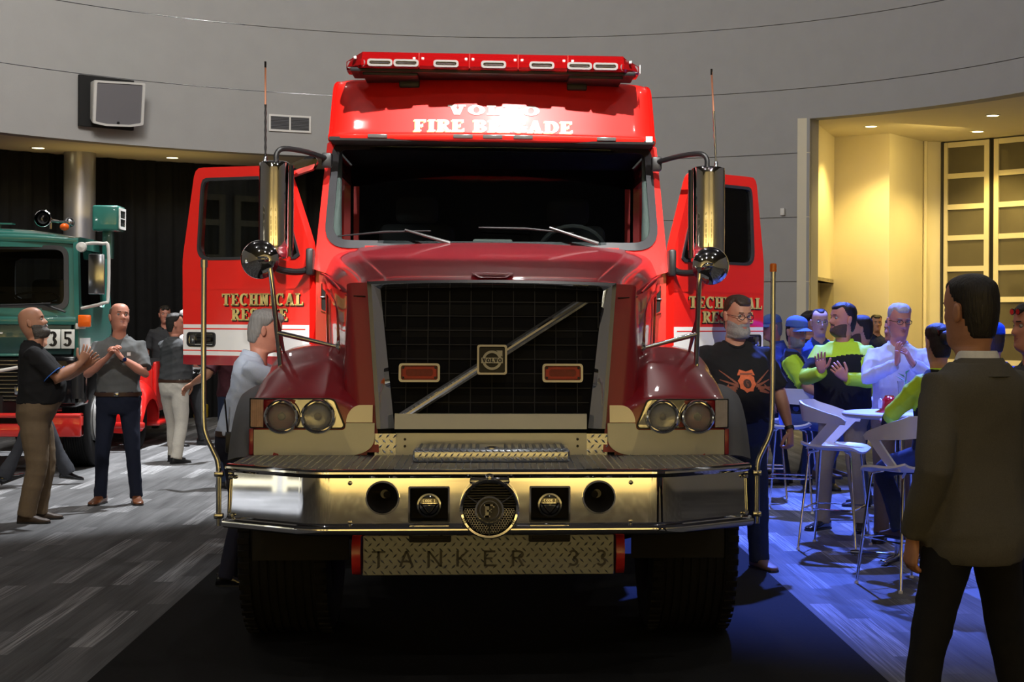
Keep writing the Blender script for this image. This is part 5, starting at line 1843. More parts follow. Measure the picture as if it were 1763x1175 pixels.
def make_table(label, p, rz):
    t = thing('round_table', label, 'table', (p[0], p[1], 0), rz, 'round white bar tables')
    obj('table_top', MB().lathe([(0, 1.0), (.385, 1.0), (.405, 1.012), (.408, 1.028), (.40, 1.036), (0, 1.036)], n=56), mat('table_white', (.72, .71, .70), .4, noise=.02), t, 40)
    obj('post', MB().lathe([(.035, .03), (.035, .98), (.14, .99), (.14, 1.0), (0, 1.0)], n=20), CHROME2, t)
    for k in range(4):
        M_ = Matrix.Rotation(R(45 + 90 * k), 4, 'Z')
        obj('base_arm', MB().rbox(0, .36, -.022, .022, .012, .042, .008).rbox(.30, .345, -.018, .018, .0, .014, .004).map(lambda q: M_ @ q), CHROME2, t)
    return t


tp1 = at(1550, 705, 3.75)
make_table('round white bar table with the red toy helmet, nearest the man in the suit', tp1, R(12))
tp2 = at(1566, 690, 5.75)
make_table('round white bar table farther back, behind the grey-haired man in glasses', tp2, R(30))
# red toy helmet on the table
hx, hy = at(1531, 700, 3.72)[:2]
HT = thing('toy_helmet', 'small red plastic toy fire helmet standing on the round white table', 'helmet', (hx, hy, 1.036))
HR = mat('helmet_red', (.55, .008, .02), .15, coat=.8, noise=.05)
rows = []
for (r_, z) in ((.098, .002), (.085, .008), (.068, .018), (.062, .03), (.060, .055), (.052, .085), (.034, .106), (.012, .114), (.001, .115)):
    rows.append([(r_ * (1 + (.035 * math.cos(8 * 2 * PI * j / 48) if z > .03 else 0)) * math.cos(2 * PI * j / 48), r_ * (1.2 if z < .02 else 1.08) * math.sin(2 * PI * j / 48), z) for j in range(48)])
obj('dome', MB().rings(rows), HR, HT, 60)
obj('crest', MB().prism([(-.05, .07), (-.03, .118), (.03, .118), (.05, .07)], -.004, .004), HR, HT, None)
obj('shield', MB().prism(rpoly([(-.025, .03), (.025, .03), (.03, .085), (0, .10), (-.03, .085)], .006, 2), -.004, .004).map(lambda p: Matrix.Rotation(R(-80), 3, 'Z') @ (p + Vector((0, -.068, 0)))), WHITE, HT, None)
# glass vase with a leaf
vx, vy = at(1556, 690, 3.95)[:2]
VS = thing('glass_vase', 'clear glass vase with a green leaf stem on the round white table', 'vase', (vx, vy, 1.036))
obj('glass', MB().lathe([(.0, .002), (.035, .002), (.04, .01), (.036, .10), (.045, .20), (.048, .21), (.043, .20), (.033, .10), (.034, .015), (0, .012)], n=24), mat('vase_glass', (.92, .95, .95), .02, trans=1, noise=.01), VS, 60)
lf = MB().tube([(0, 0, .015), (.005, 0, .15), (.02, 0, .27)], .003, 6)
for k in range(5):
    a = R(70 * k)
    d = Vector((math.cos(a), math.sin(a), 0))
    q = Vector((.01, 0, .16 + .025 * k))
    side = Vector((-d.y, d.x, 0)) * .012
    lf.add([q, q + d * .03 + side + Vector((0, 0, .02)), q + d * .075 + Vector((0, 0, .035)), q + d * .03 - side + Vector((0, 0, .02)), q + d * .03 + Vector((0, 0, .012))], [(0, 1, 4), (1, 2, 4), (2, 3, 4), (3, 0, 4)])
obj('leaf_stem', lf, mat('leaf_green', (.05, .22, .04), .5, noise=.2), VS, 60)
# ------------------------------------------------------------------ people
def remesh(mb, voxel, it=3, fac=.5):
    """one continuous skin round overlapping closed shapes"""
    o = bpy.data.objects.new('tmp', mb.mesh('tmp'))
    COL.objects.link(o)
    q = o.modifiers.new('r', 'REMESH')
    q.mode = 'VOXEL'
    q.voxel_size = voxel
    if it:
        q = o.modifiers.new('s', 'SMOOTH')
        q.factor, q.iterations = fac, it
    dg = bpy.context.evaluated_depsgraph_get()
    me = bpy.data.meshes.new_from_object(o.evaluated_get(dg))
    bpy.data.objects.remove(o)
    return me


def verts_of(me):
    a = np.empty(len(me.vertices) * 3, np.float32)
    me.vertices.foreach_get('co', a)
    return a.reshape(-1, 3)


def normals_of(me):
    a = np.empty(len(me.vertices) * 3, np.float32)
    me.vertex_normals.foreach_get('vector', a)
    return a.reshape(-1, 3)


def wrinkle(me, amp, freq=22, seed=0, zs=.55, mask=None):
    """cloth folds: sharpened sums of waves along the normals"""
    rs = np.random.RandomState(seed)
    v, n = verts_of(me), normals_of(me)
    w = np.zeros(len(v))
    for k in range(7):
        d = rs.normal(size=3)
        d /= np.linalg.norm(d)
        d *= freq * rs.uniform(.5, 1.7)
        d[2] *= 1 + zs * rs.uniform(0, 1.5)
        ph = v @ d + rs.uniform(0, 6) + 1.6 * np.sin(v @ (rs.normal(size=3) * freq * .35) + rs.uniform(0, 6))
        s = np.sin(ph)
        w += (1 - np.abs(s)) ** 2 - .35
    w *= amp / 3
    if mask is not None:
        w *= mask(v)
    me.vertices.foreach_set('co', (v + n * w[:, None]).astype(np.float32).ravel())
    me.update()


def ell(c, ax, ay, rx, rf, rb, n=20, p=.85):
    """closed section round c; rf towards -ay (front), rb towards +ay"""
    out = []
    for j in range(n):
        a = 2 * PI * j / n
        ca, sa = math.cos(a), math.sin(a)
        x = rx * math.copysign(abs(ca) ** p, ca)
        y = (rb if sa > 0 else rf) * math.copysign(abs(sa) ** p, sa)
        out.append(c + ax * x + ay * y)
    return out


def gauss(a, b):
    return np.exp(-(a / b) ** 2)


def sstep(a, b, x):
    t = np.clip((x - a) / (b - a), 0, 1)
    return t * t * (3 - 2 * t)


def head_grid(jaw=1.0, heavy=0.0, NJ=64):
    """rows from the neck base up to the crown, face towards -y; origin at the head's centre"""
    #      z      halfwidth front  back
    rows = np.array([(-.265, .070, .058, .070), (-.235, .062, .052, .062), (-.200, .058, .048, .056), (-.165, .0565, .047, .058), (-.142, .056, .050, .063),
                     (-.128, .053, .070, .067), (-.119, .050, .085, .070), (-.110, .0515, .0925, .073), (-.098, .0545, .0955, .078), (-.085, .0585, .0950, .083),
                     (-.070, .0615, .0945, .088), (-.055, .0640, .0945, .093), (-.040, .0665, .0940, .097), (-.025, .0690, .0940, .100), (-.010, .0710, .0930, .102),
                     (.005, .0725, .0920, .103), (.020, .0735, .0930, .103), (.035, .0740, .0930, .102), (.050, .0738, .0910, .100), (.065, .0725, .0870, .096),
                     (.080, .0690, .0800, .089), (.093, .0625, .0690, .078), (.104, .0520, .0550, .063), (.112, .0370, .0380, .044), (.1165, .0200, .0200, .023), (.118, .001, .001, .001)])
    rows[:, 1] *= 1 + heavy * .12 * np.exp(-((rows[:, 0] + .08) / .07) ** 2) + heavy * .2 * (rows[:, 0] < -.13)
    rows[:, 2] *= 1 + heavy * .25 * np.exp(-((rows[:, 0] + .145) / .03) ** 2)
    rows = cr(rows, 2)
    a = 2 * np.pi * np.arange(NJ) / NJ - np.pi / 2
    ca, sa = np.cos(a), np.sin(a)
    z = rows[:, 0:1] + 0 * ca
    pw = .92
    x = rows[:, 1:2] * np.sign(ca) * np.abs(ca) ** pw
    y = np.where(sa < 0, rows[:, 2:3] * np.sign(sa) * np.abs(sa) ** pw, rows[:, 3:4] * sa)
    fr = sstep(-.02, -.06, y) * (z > -.125)
    ax = np.abs(x)
    d = .022 * gauss(x, .0125 + .004 * sstep(0, -.03, z)) * np.where(z > -.030, sstep(.024, -.030, z), sstep(-.046, -.030, z))
    d += .006 * gauss(ax - .013, .007) * gauss(z + .034, .008)
    d += -.013 * gauss(ax - .031, .017) * gauss(z - .006, .012)
    d += .0055 * gauss(ax - .028, .026) * gauss(z - .027, .008)
    d += .0065 * gauss(x, .021) * (gauss(z + .0585, .0050) + gauss(z + .0700, .0055))
    d += -.0045 * gauss(x, .024) * gauss(z + .064, .0030)
    d += .007 * gauss(x, .020) * gauss(z + .096, .013)
    d += .004 * gauss(ax - .050, .018) * gauss(z + .020, .016)
    d += -.003 * gauss(ax - .045, .016) * gauss(z + .060, .016)
    y = y - d * fr
    return np.stack([x, y, z], axis=2)


SKINS = {}


def skin(tone):
    if tone not in SKINS:
        c = {'fair': (.58, .30, .20), 'tan': (.47, .23, .145), 'ruddy': (.55, .235, .16), 'pale': (.66, .40, .30), 'brown': (.30, .145, .085)}[tone]
        SKINS[tone] = mat('skin_' + tone, c, .48, noise=.10, nscale=28, bump=.10, bscale=160, spec=.4)
    return SKINS[tone]


EYEW = mat('eye_white', (.34, .32, .30), .25)
EYED = mat('eye_dark', (.02, .014, .010), .15)
LIPM = mat('lip', (.36, .13, .10), .45, noise=.1)
HAIRM = {'dark': mat('hair_dark', (.012, .009, .007), .55, noise=.4, nscale=90, stretch=(1, 1, .15), bump=.5, bscale=160),
         'brown': mat('hair_brown', (.035, .020, .012), .55, noise=.4, nscale=90, stretch=(1, 1, .15), bump=.5, bscale=160),
         'grey': mat('hair_grey', (.22, .21, .20), .55, noise=.45, nscale=90, stretch=(1, 1, .15), bump=.5, bscale=160),
         'white': mat('hair_white', (.42, .41, .40), .6, noise=.25, nscale=90, stretch=(1, 1, .15), bump=.5, bscale=160),
         'lgrey': mat('hair_light_grey', (.24, .23, .215), .6, noise=.45, nscale=90, bump=.5, bscale=160),
         'lbrown': mat('hair_light_brown', (.075, .040, .024), .6, noise=.4, nscale=90, bump=.4, bscale=160),
         'salt': mat('hair_salt_and_pepper', (.075, .066, .058), .6, noise=.6, nscale=90, bump=.5, bscale=160),
         'stubble': mat('hair_stubble', (.16, .10, .075), .7, noise=.3, nscale=120)}


def cloth(name, col, rough=.85, noise=.10, nscale=60, bump=.25, bscale=350, sheen=0.0, stretch=None):
    return mat(name, col, rough, noise=noise, nscale=nscale, bump=bump, bscale=bscale, spec=.25, sheen=sheen, stretch=stretch)


def basis(d, n):
    d = Vector(d).normalized()
    n = Vector(n)
    n = (n - d * n.dot(d)).normalized()
    return d, n


def hand_arm(mb, pts, radii, wrist, hd, pn, s, curl=(20, 25, 20), spread=5, k=1.0, thumb=(.55, .75), sidep=1):
    """forearm running through the wrist into the palm, then five fingers; s = +1 left hand, -1 right hand"""
    d, n = basis(hd, pn)
    t = d.cross(n) * (-1 if s > 0 else 1)          # towards the thumb
    rings = []
    P_ = [Vector(p) for p in pts]
    for i, (p, r_) in enumerate(zip(P_, radii)):
        tn = (P_[min(i + 1, len(P_) - 1)] - P_[max(i - 1, 0)]).normalized()
        w = max(0, min(1, (i - (len(P_) - 4)) / 3))
        ax = t - tn * t.dot(tn)
        if ax.length < .2:
            ax = n - tn * n.dot(tn)
        ax.normalize()
        ay = tn.cross(ax)
        fl = 1 - .22 * w
        rings.append([p + ax * (r_ * (1 + .12 * w) * math.cos(2 * PI * j / 14)) + ay * (r_ * fl * math.sin(2 * PI * j / 14)) for j in range(14)])
    W_ = Vector(wrist)
    # keep the winding of the last arm ring
    for (u, hw, hh, cy) in ((.012, .0285, .0205, 0), (.030, .0345, .0190, .001), (.055, .0405, .0165, .001), (.078, .0425, .0145, .0), (.090, .0400, .0120, -.001), (.096, .030, .008, -.001)):
        c_ = W_ + d * (u * k) + n * (cy * k)
        ay = d.cross(t)
        rings.append([c_ + t * (hw * k * math.cos(2 * PI * j / 14)) + ay * (hh * k * math.sin(2 * PI * j / 14)) for j in range(14)])
    mb.rings(rings)
    for i, (off, ln, r_) in enumerate(((.0315, .068, .0088), (.0105, .078, .0092), (-.0105, .073, .0088), (-.0305, .057, .0078))):
        base = W_ + d * (.084 * k) + t * (off * k)
        a = R(spread * (1.5 - i))
        dd = (d * math.cos(a) + t * math.sin(a)).normalized()
        pts_ = [base - dd * .012 * k]
        ang = 0
        p = base
        for q, (c_, fr_) in enumerate(zip(curl, (.44, .31, .25))):
            ang += R(c_ + (2.5 * i if q == 0 else 0))
            dir_ = dd * math.cos(ang) + n * math.sin(ang)
            pts_.append(p.copy())
            p = p + dir_ * (ln * fr_ * k)
        pts_.append(p)
        tip = p + (pts_[-1] - pts_[-2]).normalized() * .003 * k
        pts_.append(tip)
        mb.tube(pts_, [r_ * 1.02 * k, r_ * 1.05 * k, r_ * k, r_ * .92 * k, r_ * .78 * k, r_ * .35 * k], 8)
    b0 = W_ + d * (.026 * k) + t * (.024 * k) + n * (.004 * k)
    d1 = (d * thumb[0] + t * thumb[1] + n * .28).normalized()
    d2 = (d * (thumb[0] + .35) + t * thumb[1] * .55 + n * .30).normalized()
    p1 = b0 + d1 * .036 * k
    p2 = p1 + d2 * .031 * k
    p3 = p2 + (d2 + d * .2).normalized() * .026 * k
    mb.tube([b0 - d1 * .012 * k, b0, p1, p2, p3, p3 + (p3 - p2).normalized() * .003], [.013 * k, .0135 * k, .0115 * k, .0102 * k, .0082 * k, .0035 * k], 8)


def ik(S, T, l1, l2, pole):
    S, T, pole = Vector(S), Vector(T), Vector(pole)
    v = T - S
    D_ = min(v.length, (l1 + l2) * .999)
    v.normalize()
    a = (l1 * l1 - l2 * l2 + D_ * D_) / (2 * D_)
    h = math.sqrt(max(l1 * l1 - a * a, 0))
    pv = pole - v * pole.dot(v)
    pv = pv.normalized() if pv.length > 1e-5 else Vector((0, 0, -1))
    return S + v * a + pv * h, S + v * D_


def person(label, X, Y, yaw, H=1.78, fat=0.0, build=1.0, tone='fair', hair=('short', 'dark'), beard=None, head=(0, 0, 0), lean=0, lean_to=0, twist=0,
           arms=None, feet=None, seat=None, knees=None, top=None, legs_col=None, shoes=None, glasses=None, cap=None, vox=.012, group='people in the hall',
           headk=1.04, sleeve='short', hem=.93, belt=None, collar=None, jaw=0.0, seed=1, leg_w=1.0, extras=None, neck_open=False, hscale=1.0, shoulder=1.0, flare=1.0, top_fn=None, top_mats=None):
    S_ = H / 1.78
    root = thing('person', label, 'person', (X, Y, 0), R(yaw), group)
    drop = 0.0
    if seat is not None:
        drop = .925 - (seat / S_ + .085)
    pel = Vector((0, 0, .95 - drop))

    def bend(p, z0=1.0):
        """leans the trunk above the waist; p in the unbent upright frame"""
        p = Vector(p)
        w = max(0.0, min(1.0, (p.z - .92) / .30))
        a, b_, c_ = R(lean) * w, R(lean_to) * w, R(twist) * w
        q = p - Vector((0, .01, .98))
        q = Matrix.Rotation(a, 3, 'X') @ (Matrix.Rotation(b_, 3, 'Y') @ (Matrix.Rotation(c_, 3, 'Z') @ q))
        q = q + Vector((0, .01, .98))
        q.z -= drop
        return q
    f = fat
    TS = [(.80, .150 + .02 * f, .105, .125, .0), (.86, .172 + .02 * f, .118 + .02 * f, .140, .0), (.93, .176 + .025 * f, .120 + .05 * f, .138, .0), (1.0, .170 + .035 * f, .118 + .09 * f, .125 + .01 * f, .0),
          (1.08, .163 + .045 * f, .116 + .12 * f, .112 + .015 * f, .0), (1.17, .163 + .045 * f, .116 + .11 * f, .106 + .015 * f, .0), (1.26, .170 + .03 * f, .118 + .06 * f, .110 + .01 * f, .0),
          (1.34, .180 + .02 * f, .116 + .03 * f, .114, .005), (1.385, .176 + .01 * f, .104 + .02 * f, .108, .012), (1.42, .158, .086, .096, .018), (1.452, .120, .066, .080, .024), (1.482, .084, .056, .068, .026), (1.51, .064, .050, .058, .028)]
    TS = [(z, w * build, a, b_, cy) for z, w, a, b_, cy in TS]

    def trunk(mb, z0, z1, inf, flare_=0.0, fn=None):
        ring = []
        zs = [t for t in TS]
        arr = cr(np.array(zs), 3)
        for (z, w, a, b_, cy) in arr:
            if z < z0 - 1e-6 or z > z1 + 1e-6:
                continue
            e = inf + flare_ * max(0, (1.0 - z))
            c0 = bend((0, cy, z))
            ax = (bend((.1, cy, z)) - c0).normalized()
            ay = (bend((0, cy + .1, z)) - c0).normalized()
            ring.append(ell(c0, ax, ay, w + e, a + e, b_ + e, 24, .80 if z > .9 else .9))
        mb.rings(ring)
    shx = .172 * build * shoulder
    shz = 1.398
    arms = arms or {}
    A = {}
    for side, s in (('L', 1), ('R', -1)):
        a = arms.get(side) or dict(w=(s * (.245 + .05 * f) * build, -.035, .885), pole=(s * .35, .8, 0), hd=(0, -.12, -1), pn=(-s, .15, 0), curl=(22, 30, 22))
        Sp = bend((s * shx, .018, shz))
        wv = Vector(a['w'])
        if not a.get('abs'):
            wv.z -= drop
        E_, Wp = ik(Sp, wv, .292, .262, a['pole'])
        A[side] = (s, a, Sp, E_, Wp)
    # ---- body: neck and head, arms with hands, trunk and legs under the clothes
    body = MB()
    trunk(body, .80, 1.47, -.012)
    hg = head_grid(jaw, jaw) * headk
    nb = bend((0, .028, 1.405))
    hc0 = bend((0, -.002, 1.655))
    hy, hp, hr = head
    Rm = Matrix.Rotation(R(hy), 3, 'Z') @ Matrix.Rotation(R(hp), 3, 'X') @ Matrix.Rotation(R(hr), 3, 'Y')
    Rt = Matrix.Rotation(R(twist), 3, 'Z') @ Matrix.Rotation(R(lean) * .55, 3, 'X') @ Matrix.Rotation(R(lean_to) * .6, 3, 'Y')
    RH = np.array(Rt @ Rm)
    RN = np.array(Rt)
    piv = np.array([0, .012, -.12]) * headk          # head turns about the top of the neck

    def place_head(pts):
        p = np.asarray(pts, float)
        zr = p[..., 2:3] / headk
        t = sstep(-.20, -.118, zr)
        ph = (p - piv) @ RH.T + piv @ RN.T
        pn_ = p @ RN.T
        return pn_ * (1 - t) + ph * t + np.array(hc0)
    hw = place_head(hg)
    nr, nc = hw.shape[:2]
    body.grid(hw, wrap=True)
    body.f.append(tuple(len(body.v) - nr * nc + j for j in range(nc)))
    body.m.append(0)
    # lips as a second material on the same surface
    zc, xc, yc = hg[..., 2] / headk, hg[..., 0] / headk, hg[..., 1]
    lipm = (np.abs(zc + .064) < .0105) & (np.abs(xc) < .024 * (1 - np.abs(zc + .064) / .016)) & (yc < -.06)
    f0 = len(body.f) - 1 - (nr - 1) * nc
    for i in range(nr - 1):
        for j in range(nc):
            if lipm[i, j] and lipm[i, (j + 1) % nc]:
                body.m[f0 + i * nc + j] = 1
    # ears
    for s in (-1, 1):
        er = []
        for (dx, k_) in ((-.006, .8), (.004, 1), (.010, .95), (.012, .6)):
            ring = []
            for j in range(14):
                a = 2 * PI * j / 14
                ring.append((s * (.0715 + dx + .006 * max(0, math.sin(a + .6))), .012 + .0165 * k_ * math.cos(a) + .004 * math.sin(a), -.006 + .031 * k_ * math.sin(a) - (.004 if math.sin(a) < 0 else 0)))
            er.append(ring)
        e_ = np.array(er) * headk
        body.rings([list(map(tuple, r_)) for r_ in place_head(e_)])
    for side in 'LR':
        s, a, Sp, E_, Wp = A[side]
        k_ = hscale
        ar = 1 + .12 * f
        pts = [Sp + Vector((-s * .03, 0, .0)), Sp, Sp * .7 + E_ * .3, Sp * .35 + E_ * .65, E_, E_ * .7 + Wp * .3, E_ * .35 + Wp * .65, E_ * .08 + Wp * .92]
        rad = [.050, .054 * ar, .052 * ar, .047 * ar, .0415 * ar, .0440 * ar, .0350 * ar, .0265]
        cov = 0 if top is None else (3 if sleeve == 'short' else 7)
        rad = [r_ * (.78 if i < min(cov, 4) else .82 if i < cov else 1) for i, r_ in enumerate(rad)]
        hand_arm(body, pts, rad, Wp, a['hd'], a['pn'], s, a.get('curl', (15, 20, 15)), a.get('spread', 5), k_ * 1.02, a.get('thumb', (.55, .75)))
    # legs
    hips = {}
    feet = feet or {}
    LG = {}
    for side, s in (('L', 1), ('R', -1)):
        hip = Vector((s * .092, .01, .905 - drop))
        ft = feet.get(side) or (s * .115, .03, 0)
        an = Vector((ft[0], ft[1], .085 + (ft[2] if len(ft) > 2 else 0)))
        pole = (knees or {}).get(side, (s * .08, -1, 0))
        kn, an2 = ik(hip, an, .425, .405, pole)
        LG[side] = (s, hip, kn, an2, ft)
        body.tube([hip + Vector((0, 0, .05)), hip, hip * .5 + kn * .5, kn, kn * .6 + an2 * .4, an2], [.08, .085, .072, .052, .052, .034], 10)
    bo_ = obj('body', body, [skin(tone), LIPM], root, 180)
    bo_.data.transform(Matrix.Scale(S_, 4))

    def fin(o):
        o.data.transform(Matrix.Scale(S_, 4))
        return o
    # ---- eyes and brows
    for s in (-1, 1):
        c_ = np.array([[[s * .031, -.0750, .0055]]]) * headk
        cw = place_head(c_)[0, 0]
        eb = MB().ball(cw, .0118 * headk, n=12, k=8)
        fw = np.array(RH @ np.array([0, -1, 0]))
        e_ = fin(obj('eye', eb, [EYEW], root, 180))
        ib = MB().ball(cw + fw * .0072 * headk, .0056 * headk, n=10, k=6)
        fin(obj('iris', ib, [EYED], e_, 180))
    hm = HAIRM[hair[1]]

    def cap_from(mask, th, seed_=0, ns=0.0):
        """shell over the head where mask > 0"""
        rs = np.random.RandomState(seed_)
        n_ = np.cross(np.gradient(hg, axis=1), np.gradient(hg, axis=0))
        n_ = np.roll(hg, -1, axis=1) - np.roll(hg, 1, axis=1)
        g0 = np.gradient(hg, axis=0)
        nn_ = np.cross(n_, g0)
        nn_ /= np.linalg.norm(nn_, axis=2, keepdims=True) + 1e-9
        if (nn_[20, 0] * np.array([0, -1, 0])).sum() < 0:
            nn_ = -nn_
        nn_[-3:] = np.array([0, 0, 1])
        wob = 0
        if ns:
            ph = rs.uniform(0, 6, 4)
            wob = ns * (np.sin(hg[..., 0] * 90 + ph[0] + 3 * np.sin(hg[..., 1] * 40)) * np.sin(hg[..., 1] * 70 + ph[1]) + .6 * np.sin(hg[..., 2] * 150 + hg[..., 0] * 60 + ph[2]))
        t = (mask * (th + wob) - .003 * (1 - np.clip(mask * 3, 0, 1)))[..., None]
        sh_ = hg + nn_ * t
        sw = place_head(sh_)
        b = MB()
        idx = {}
        V, Fs = [], []
        keep = mask > .001
        for i in range(nr - 1):
            for j in range(nc):
                j2 = (j + 1) % nc
                q = ((i, j), (i, j2), (i + 1, j2), (i + 1, j))
                if sum(bool(keep[w]) for w in q) >= 2:
                    ff = []
                    for w in q:
                        if w not in idx:
                            idx[w] = len(V)
                            V.append(sw[w])
                        ff.append(idx[w])
                    Fs.append(ff)
        b.add(V, Fs)
        return b
    x_, y_, z_ = hg[..., 0] / headk, hg[..., 1] / headk, hg[..., 2] / headk
    # hairline: high on the face, round the ears, down to the nape
    line = np.where(y_ < -.03, .066 + .25 * (-.03 - y_) * 0, np.where(y_ < .02, .066 - (y_ + .03) * 1.4, np.maximum(-.004 - (y_ - .02) * 3.4, -.098)))
    temple = .020 * gauss(np.abs(x_) - .055, .012) * (y_ < -.02)
    kind = hair[0]
    if kind in ('short', 'crop', 'full', 'bun', 'side'):
        lo = line + temple
        m_ = sstep(0, .012, z_ - lo)
        ear = gauss(np.abs(x_) - .074, .012) * gauss(y_ - .012, .017) * gauss(z_ + .002, .030)
        m_ = m_ * (1 - np.clip(ear * 1.6, 0, 1))
        th = {'short': .012, 'crop': .007, 'full': .022, 'bun': .014, 'side': .017}[kind]
        tt = th * (.55 + .45 * sstep(.02, .09, z_))
        if kind in ('full', 'side'):
            tt = tt * (1 + .35 * sstep(-.02, -.08, y_) * sstep(.05, .08, z_))
        hb = cap_from(m_ * tt / tt.max(), tt.max(), seed, .0022 if kind != 'crop' else .001)
        ho = fin(obj('hair', hb, [hm], root, 180))
        if kind == 'bun':
            p = place_head(np.array([[[0, .115, .03]]]) * headk)[0, 0]
            fin(obj('hair_bun', MB().ball(p, .048, .045, .048, 16, 10), [hm], ho, 180))
            p2 = place_head(np.array([[[0.02, .09, .055]]]) * headk)[0, 0]
            fin(obj('hair_clip', MB().rbox(p2[0] - .03, p2[0] + .03, p2[1] - .014, p2[1] + .02, p2[2] - .014, p2[2] + .03, .008), [BLACK_GLOSS], ho))
    elif kind == 'balding':
        lo = np.where(y_ < -.02, 1.0, np.where(y_ < .02, .05 - (y_ + .02) * 1.3, -.004 - (y_ - .02) * 1.25))
        m_ = sstep(0, .012, z_ - lo) * sstep(.082, .066, z_ - .02 * (y_ > .05))
        ear = gauss(np.abs(x_) - .074, .012) * gauss(y_ - .012, .017) * gauss(z_ + .002, .030)
        fin(obj('hair', cap_from(m_ * (1 - np.clip(ear * 1.6, 0, 1)), .008, seed, .001), [hm], root, 180))
    elif kind == 'receding':
        lo = np.where(y_ < .0, .085 + 0 * y_, np.where(y_ < .02, .06 - y_ * 1.2, -.004 - (y_ - .02) * 1.25)) + .03 * gauss(np.abs(x_) - .05, .02) * (y_ < 0)
        m_ = sstep(0, .014, z_ - lo)
        ear = gauss(np.abs(x_) - .074, .012) * gauss(y_ - .012, .017) * gauss(z_ + .002, .030)
        fin(obj('hair', cap_from(m_ * (1 - np.clip(ear * 1.6, 0, 1)), .009, seed, .0015), [hm], root, 180))
    # brows
    br = gauss(np.abs(x_) - .031, .017) * gauss(z_ - .0265, .0045) * (y_ < -.05)
    br = np.where(br > .45, 1.0, 0)
    bm2 = 'brown' if hair[1] in ('stubble',) else hair[1]
    fin(obj('eyebrows', cap_from(br, .0035), [HAIRM[bm2]], root, 180))
    if beard:
        bk, bc = beard
        front = (y_ < .0)
        if bk == 'goatee':
            m_ = sstep(.046, .034, np.abs(x_)) * sstep(-.125, -.112, z_) * sstep(-.040, -.050, z_) * (y_ < -.045)
        else:
            m_ = sstep(-.145, -.128, z_) * sstep(-.042, -.064, z_ - .62 * np.clip(np.abs(x_) - .038, 0, .04)) * sstep(.010, -.006, y_) + sstep(-.040, -.046, z_) * sstep(-.062, -.056, z_) * (np.abs(x_) < .03) * (y_ < -.06)
            m_ = np.clip(m_, 0, 1)
        mouth = gauss(x_, .021) * gauss(z_ + .064, .0085) * (y_ < -.05)
        m_ = m_ * (1 - np.clip(mouth * 1.5, 0, 1))
        th = {'short': .004, 'full': .017, 'goatee': .014, 'stubble': .0016}[bk]
        tt = th * (.35 + .65 * sstep(-.06, -.10, z_))
        fin(obj('beard', cap_from(m_ * tt / max(tt.max(), 1e-6), th, seed + 5, .0016 if bk in ('full', 'goatee') else .0004), [HAIRM[bc]], root, 180))

    def hp_(pts):
        return [Vector(p) for p in place_head(np.array(pts, float)[None] * headk)[0]]
    if glasses:
        gm = BLACK_GLOSS if glasses in ('dark', 'up', 'rim') else CHROME2
        dz, dy = (.075, .012) if glasses == 'up' else (0, 0)
        gl = MB()
        for s in (-1, 1):
            gl.tube(hp_([(s * .032 + .023 * math.cos(2 * PI * i / 16), -.106 + dy + .004 * abs(math.cos(2 * PI * i / 16)), .002 + dz + .0155 * math.sin(2 * PI * i / 16)) for i in range(16)]), .0022 * headk, 6, closed=True)
            gl.tube(hp_([(s * .055, -.101 + dy, .006 + dz), (s * .072, -.06, .006 + dz), (s * .080, .012, .006 + dz * .6)]), .002 * headk, 6)
        gl.tube(hp_([(-.010, -.108 + dy, .004 + dz), (0, -.112 + dy, .007 + dz), (.010, -.108 + dy, .004 + dz)]), .002 * headk, 6)
        go_ = fin(obj('glasses', gl, [gm], root, 60))
        if glasses in ('dark', 'up'):
            lb = MB()
            for s in (-1, 1):
                lb.prism([(s * .032 + .022 * math.cos(2 * PI * i / 16), .002 + dz + .0145 * math.sin(2 * PI * i / 16)) for i in range(16)], -.1065 + dy, -.105 + dy, lambda a_, d_, c_: hp_([(a_, d_, c_)])[0])
            fin(obj('lens', lb, [BLACK_GLOSS], go_, None))
    if cap:
        cm = cap[1]
        lo = .040 + .14 * np.clip(y_, 0, .1) * -1 * .25
        m_ = sstep(0, .006, z_ - lo)
        tt = .012 + .010 * sstep(.06, .10, z_)
        co_ = fin(obj('cap', cap_from(m_ * tt / tt.max(), tt.max(), 3, 0), [cm], root, 180))
        rows_ = []
        if cap[0] == 'cap':
            for j in range(5):
                v = j / 4
                row = []
                for i in range(13):
                    a = R(-62 + 124 * i / 12)
                    r0 = .101 + .065 * v * (math.cos(a) ** .7)
                    row.append((.80 * r0 * math.sin(a), -r0 * math.cos(a) * 1.0, .048 - .022 * v - .020 * math.sin(a) ** 2))
                rows_.append(row)
            rr_ = place_head(np.array(rows_) * headk)
            fin(obj('cap_peak', MB().slab(rr_, .004), [cm], co_, 60))
            bt = hp_([(0, 0, .134)])[0]
            fin(obj('cap_button', MB().ball(bt, .007), [cm], co_, 180))
    # ---- trousers
    if legs_col is not None:
        tb = MB()
        trunk(tb, .80, 1.0, .010 if seat is None else .006)
        for side in 'LR':
            s, hip, kn, an, ft = LG[side]
            lw = leg_w
            P5 = [hip + Vector((-s * .01, 0, .06)), hip, hip * .62 + kn * .38, kn, kn * .55 + an * .45, an * .86 + kn * .14, an + (an - kn).normalized() * .035]
            tb.tube(cr(P5, 3), cr(np.array([[.082], [.098], [.091 * lw], [.070 * lw], [.064 * lw], [.060 * lw * flare], [.062 * lw * flare]]), 3)[:, 0] * (1 + .05 * f), 14)
        me = remesh(tb, vox, 3)
        wrinkle(me, .006, 17, seed + 11, .25)
        fin(link('trousers', me, [legs_col], root, 180))
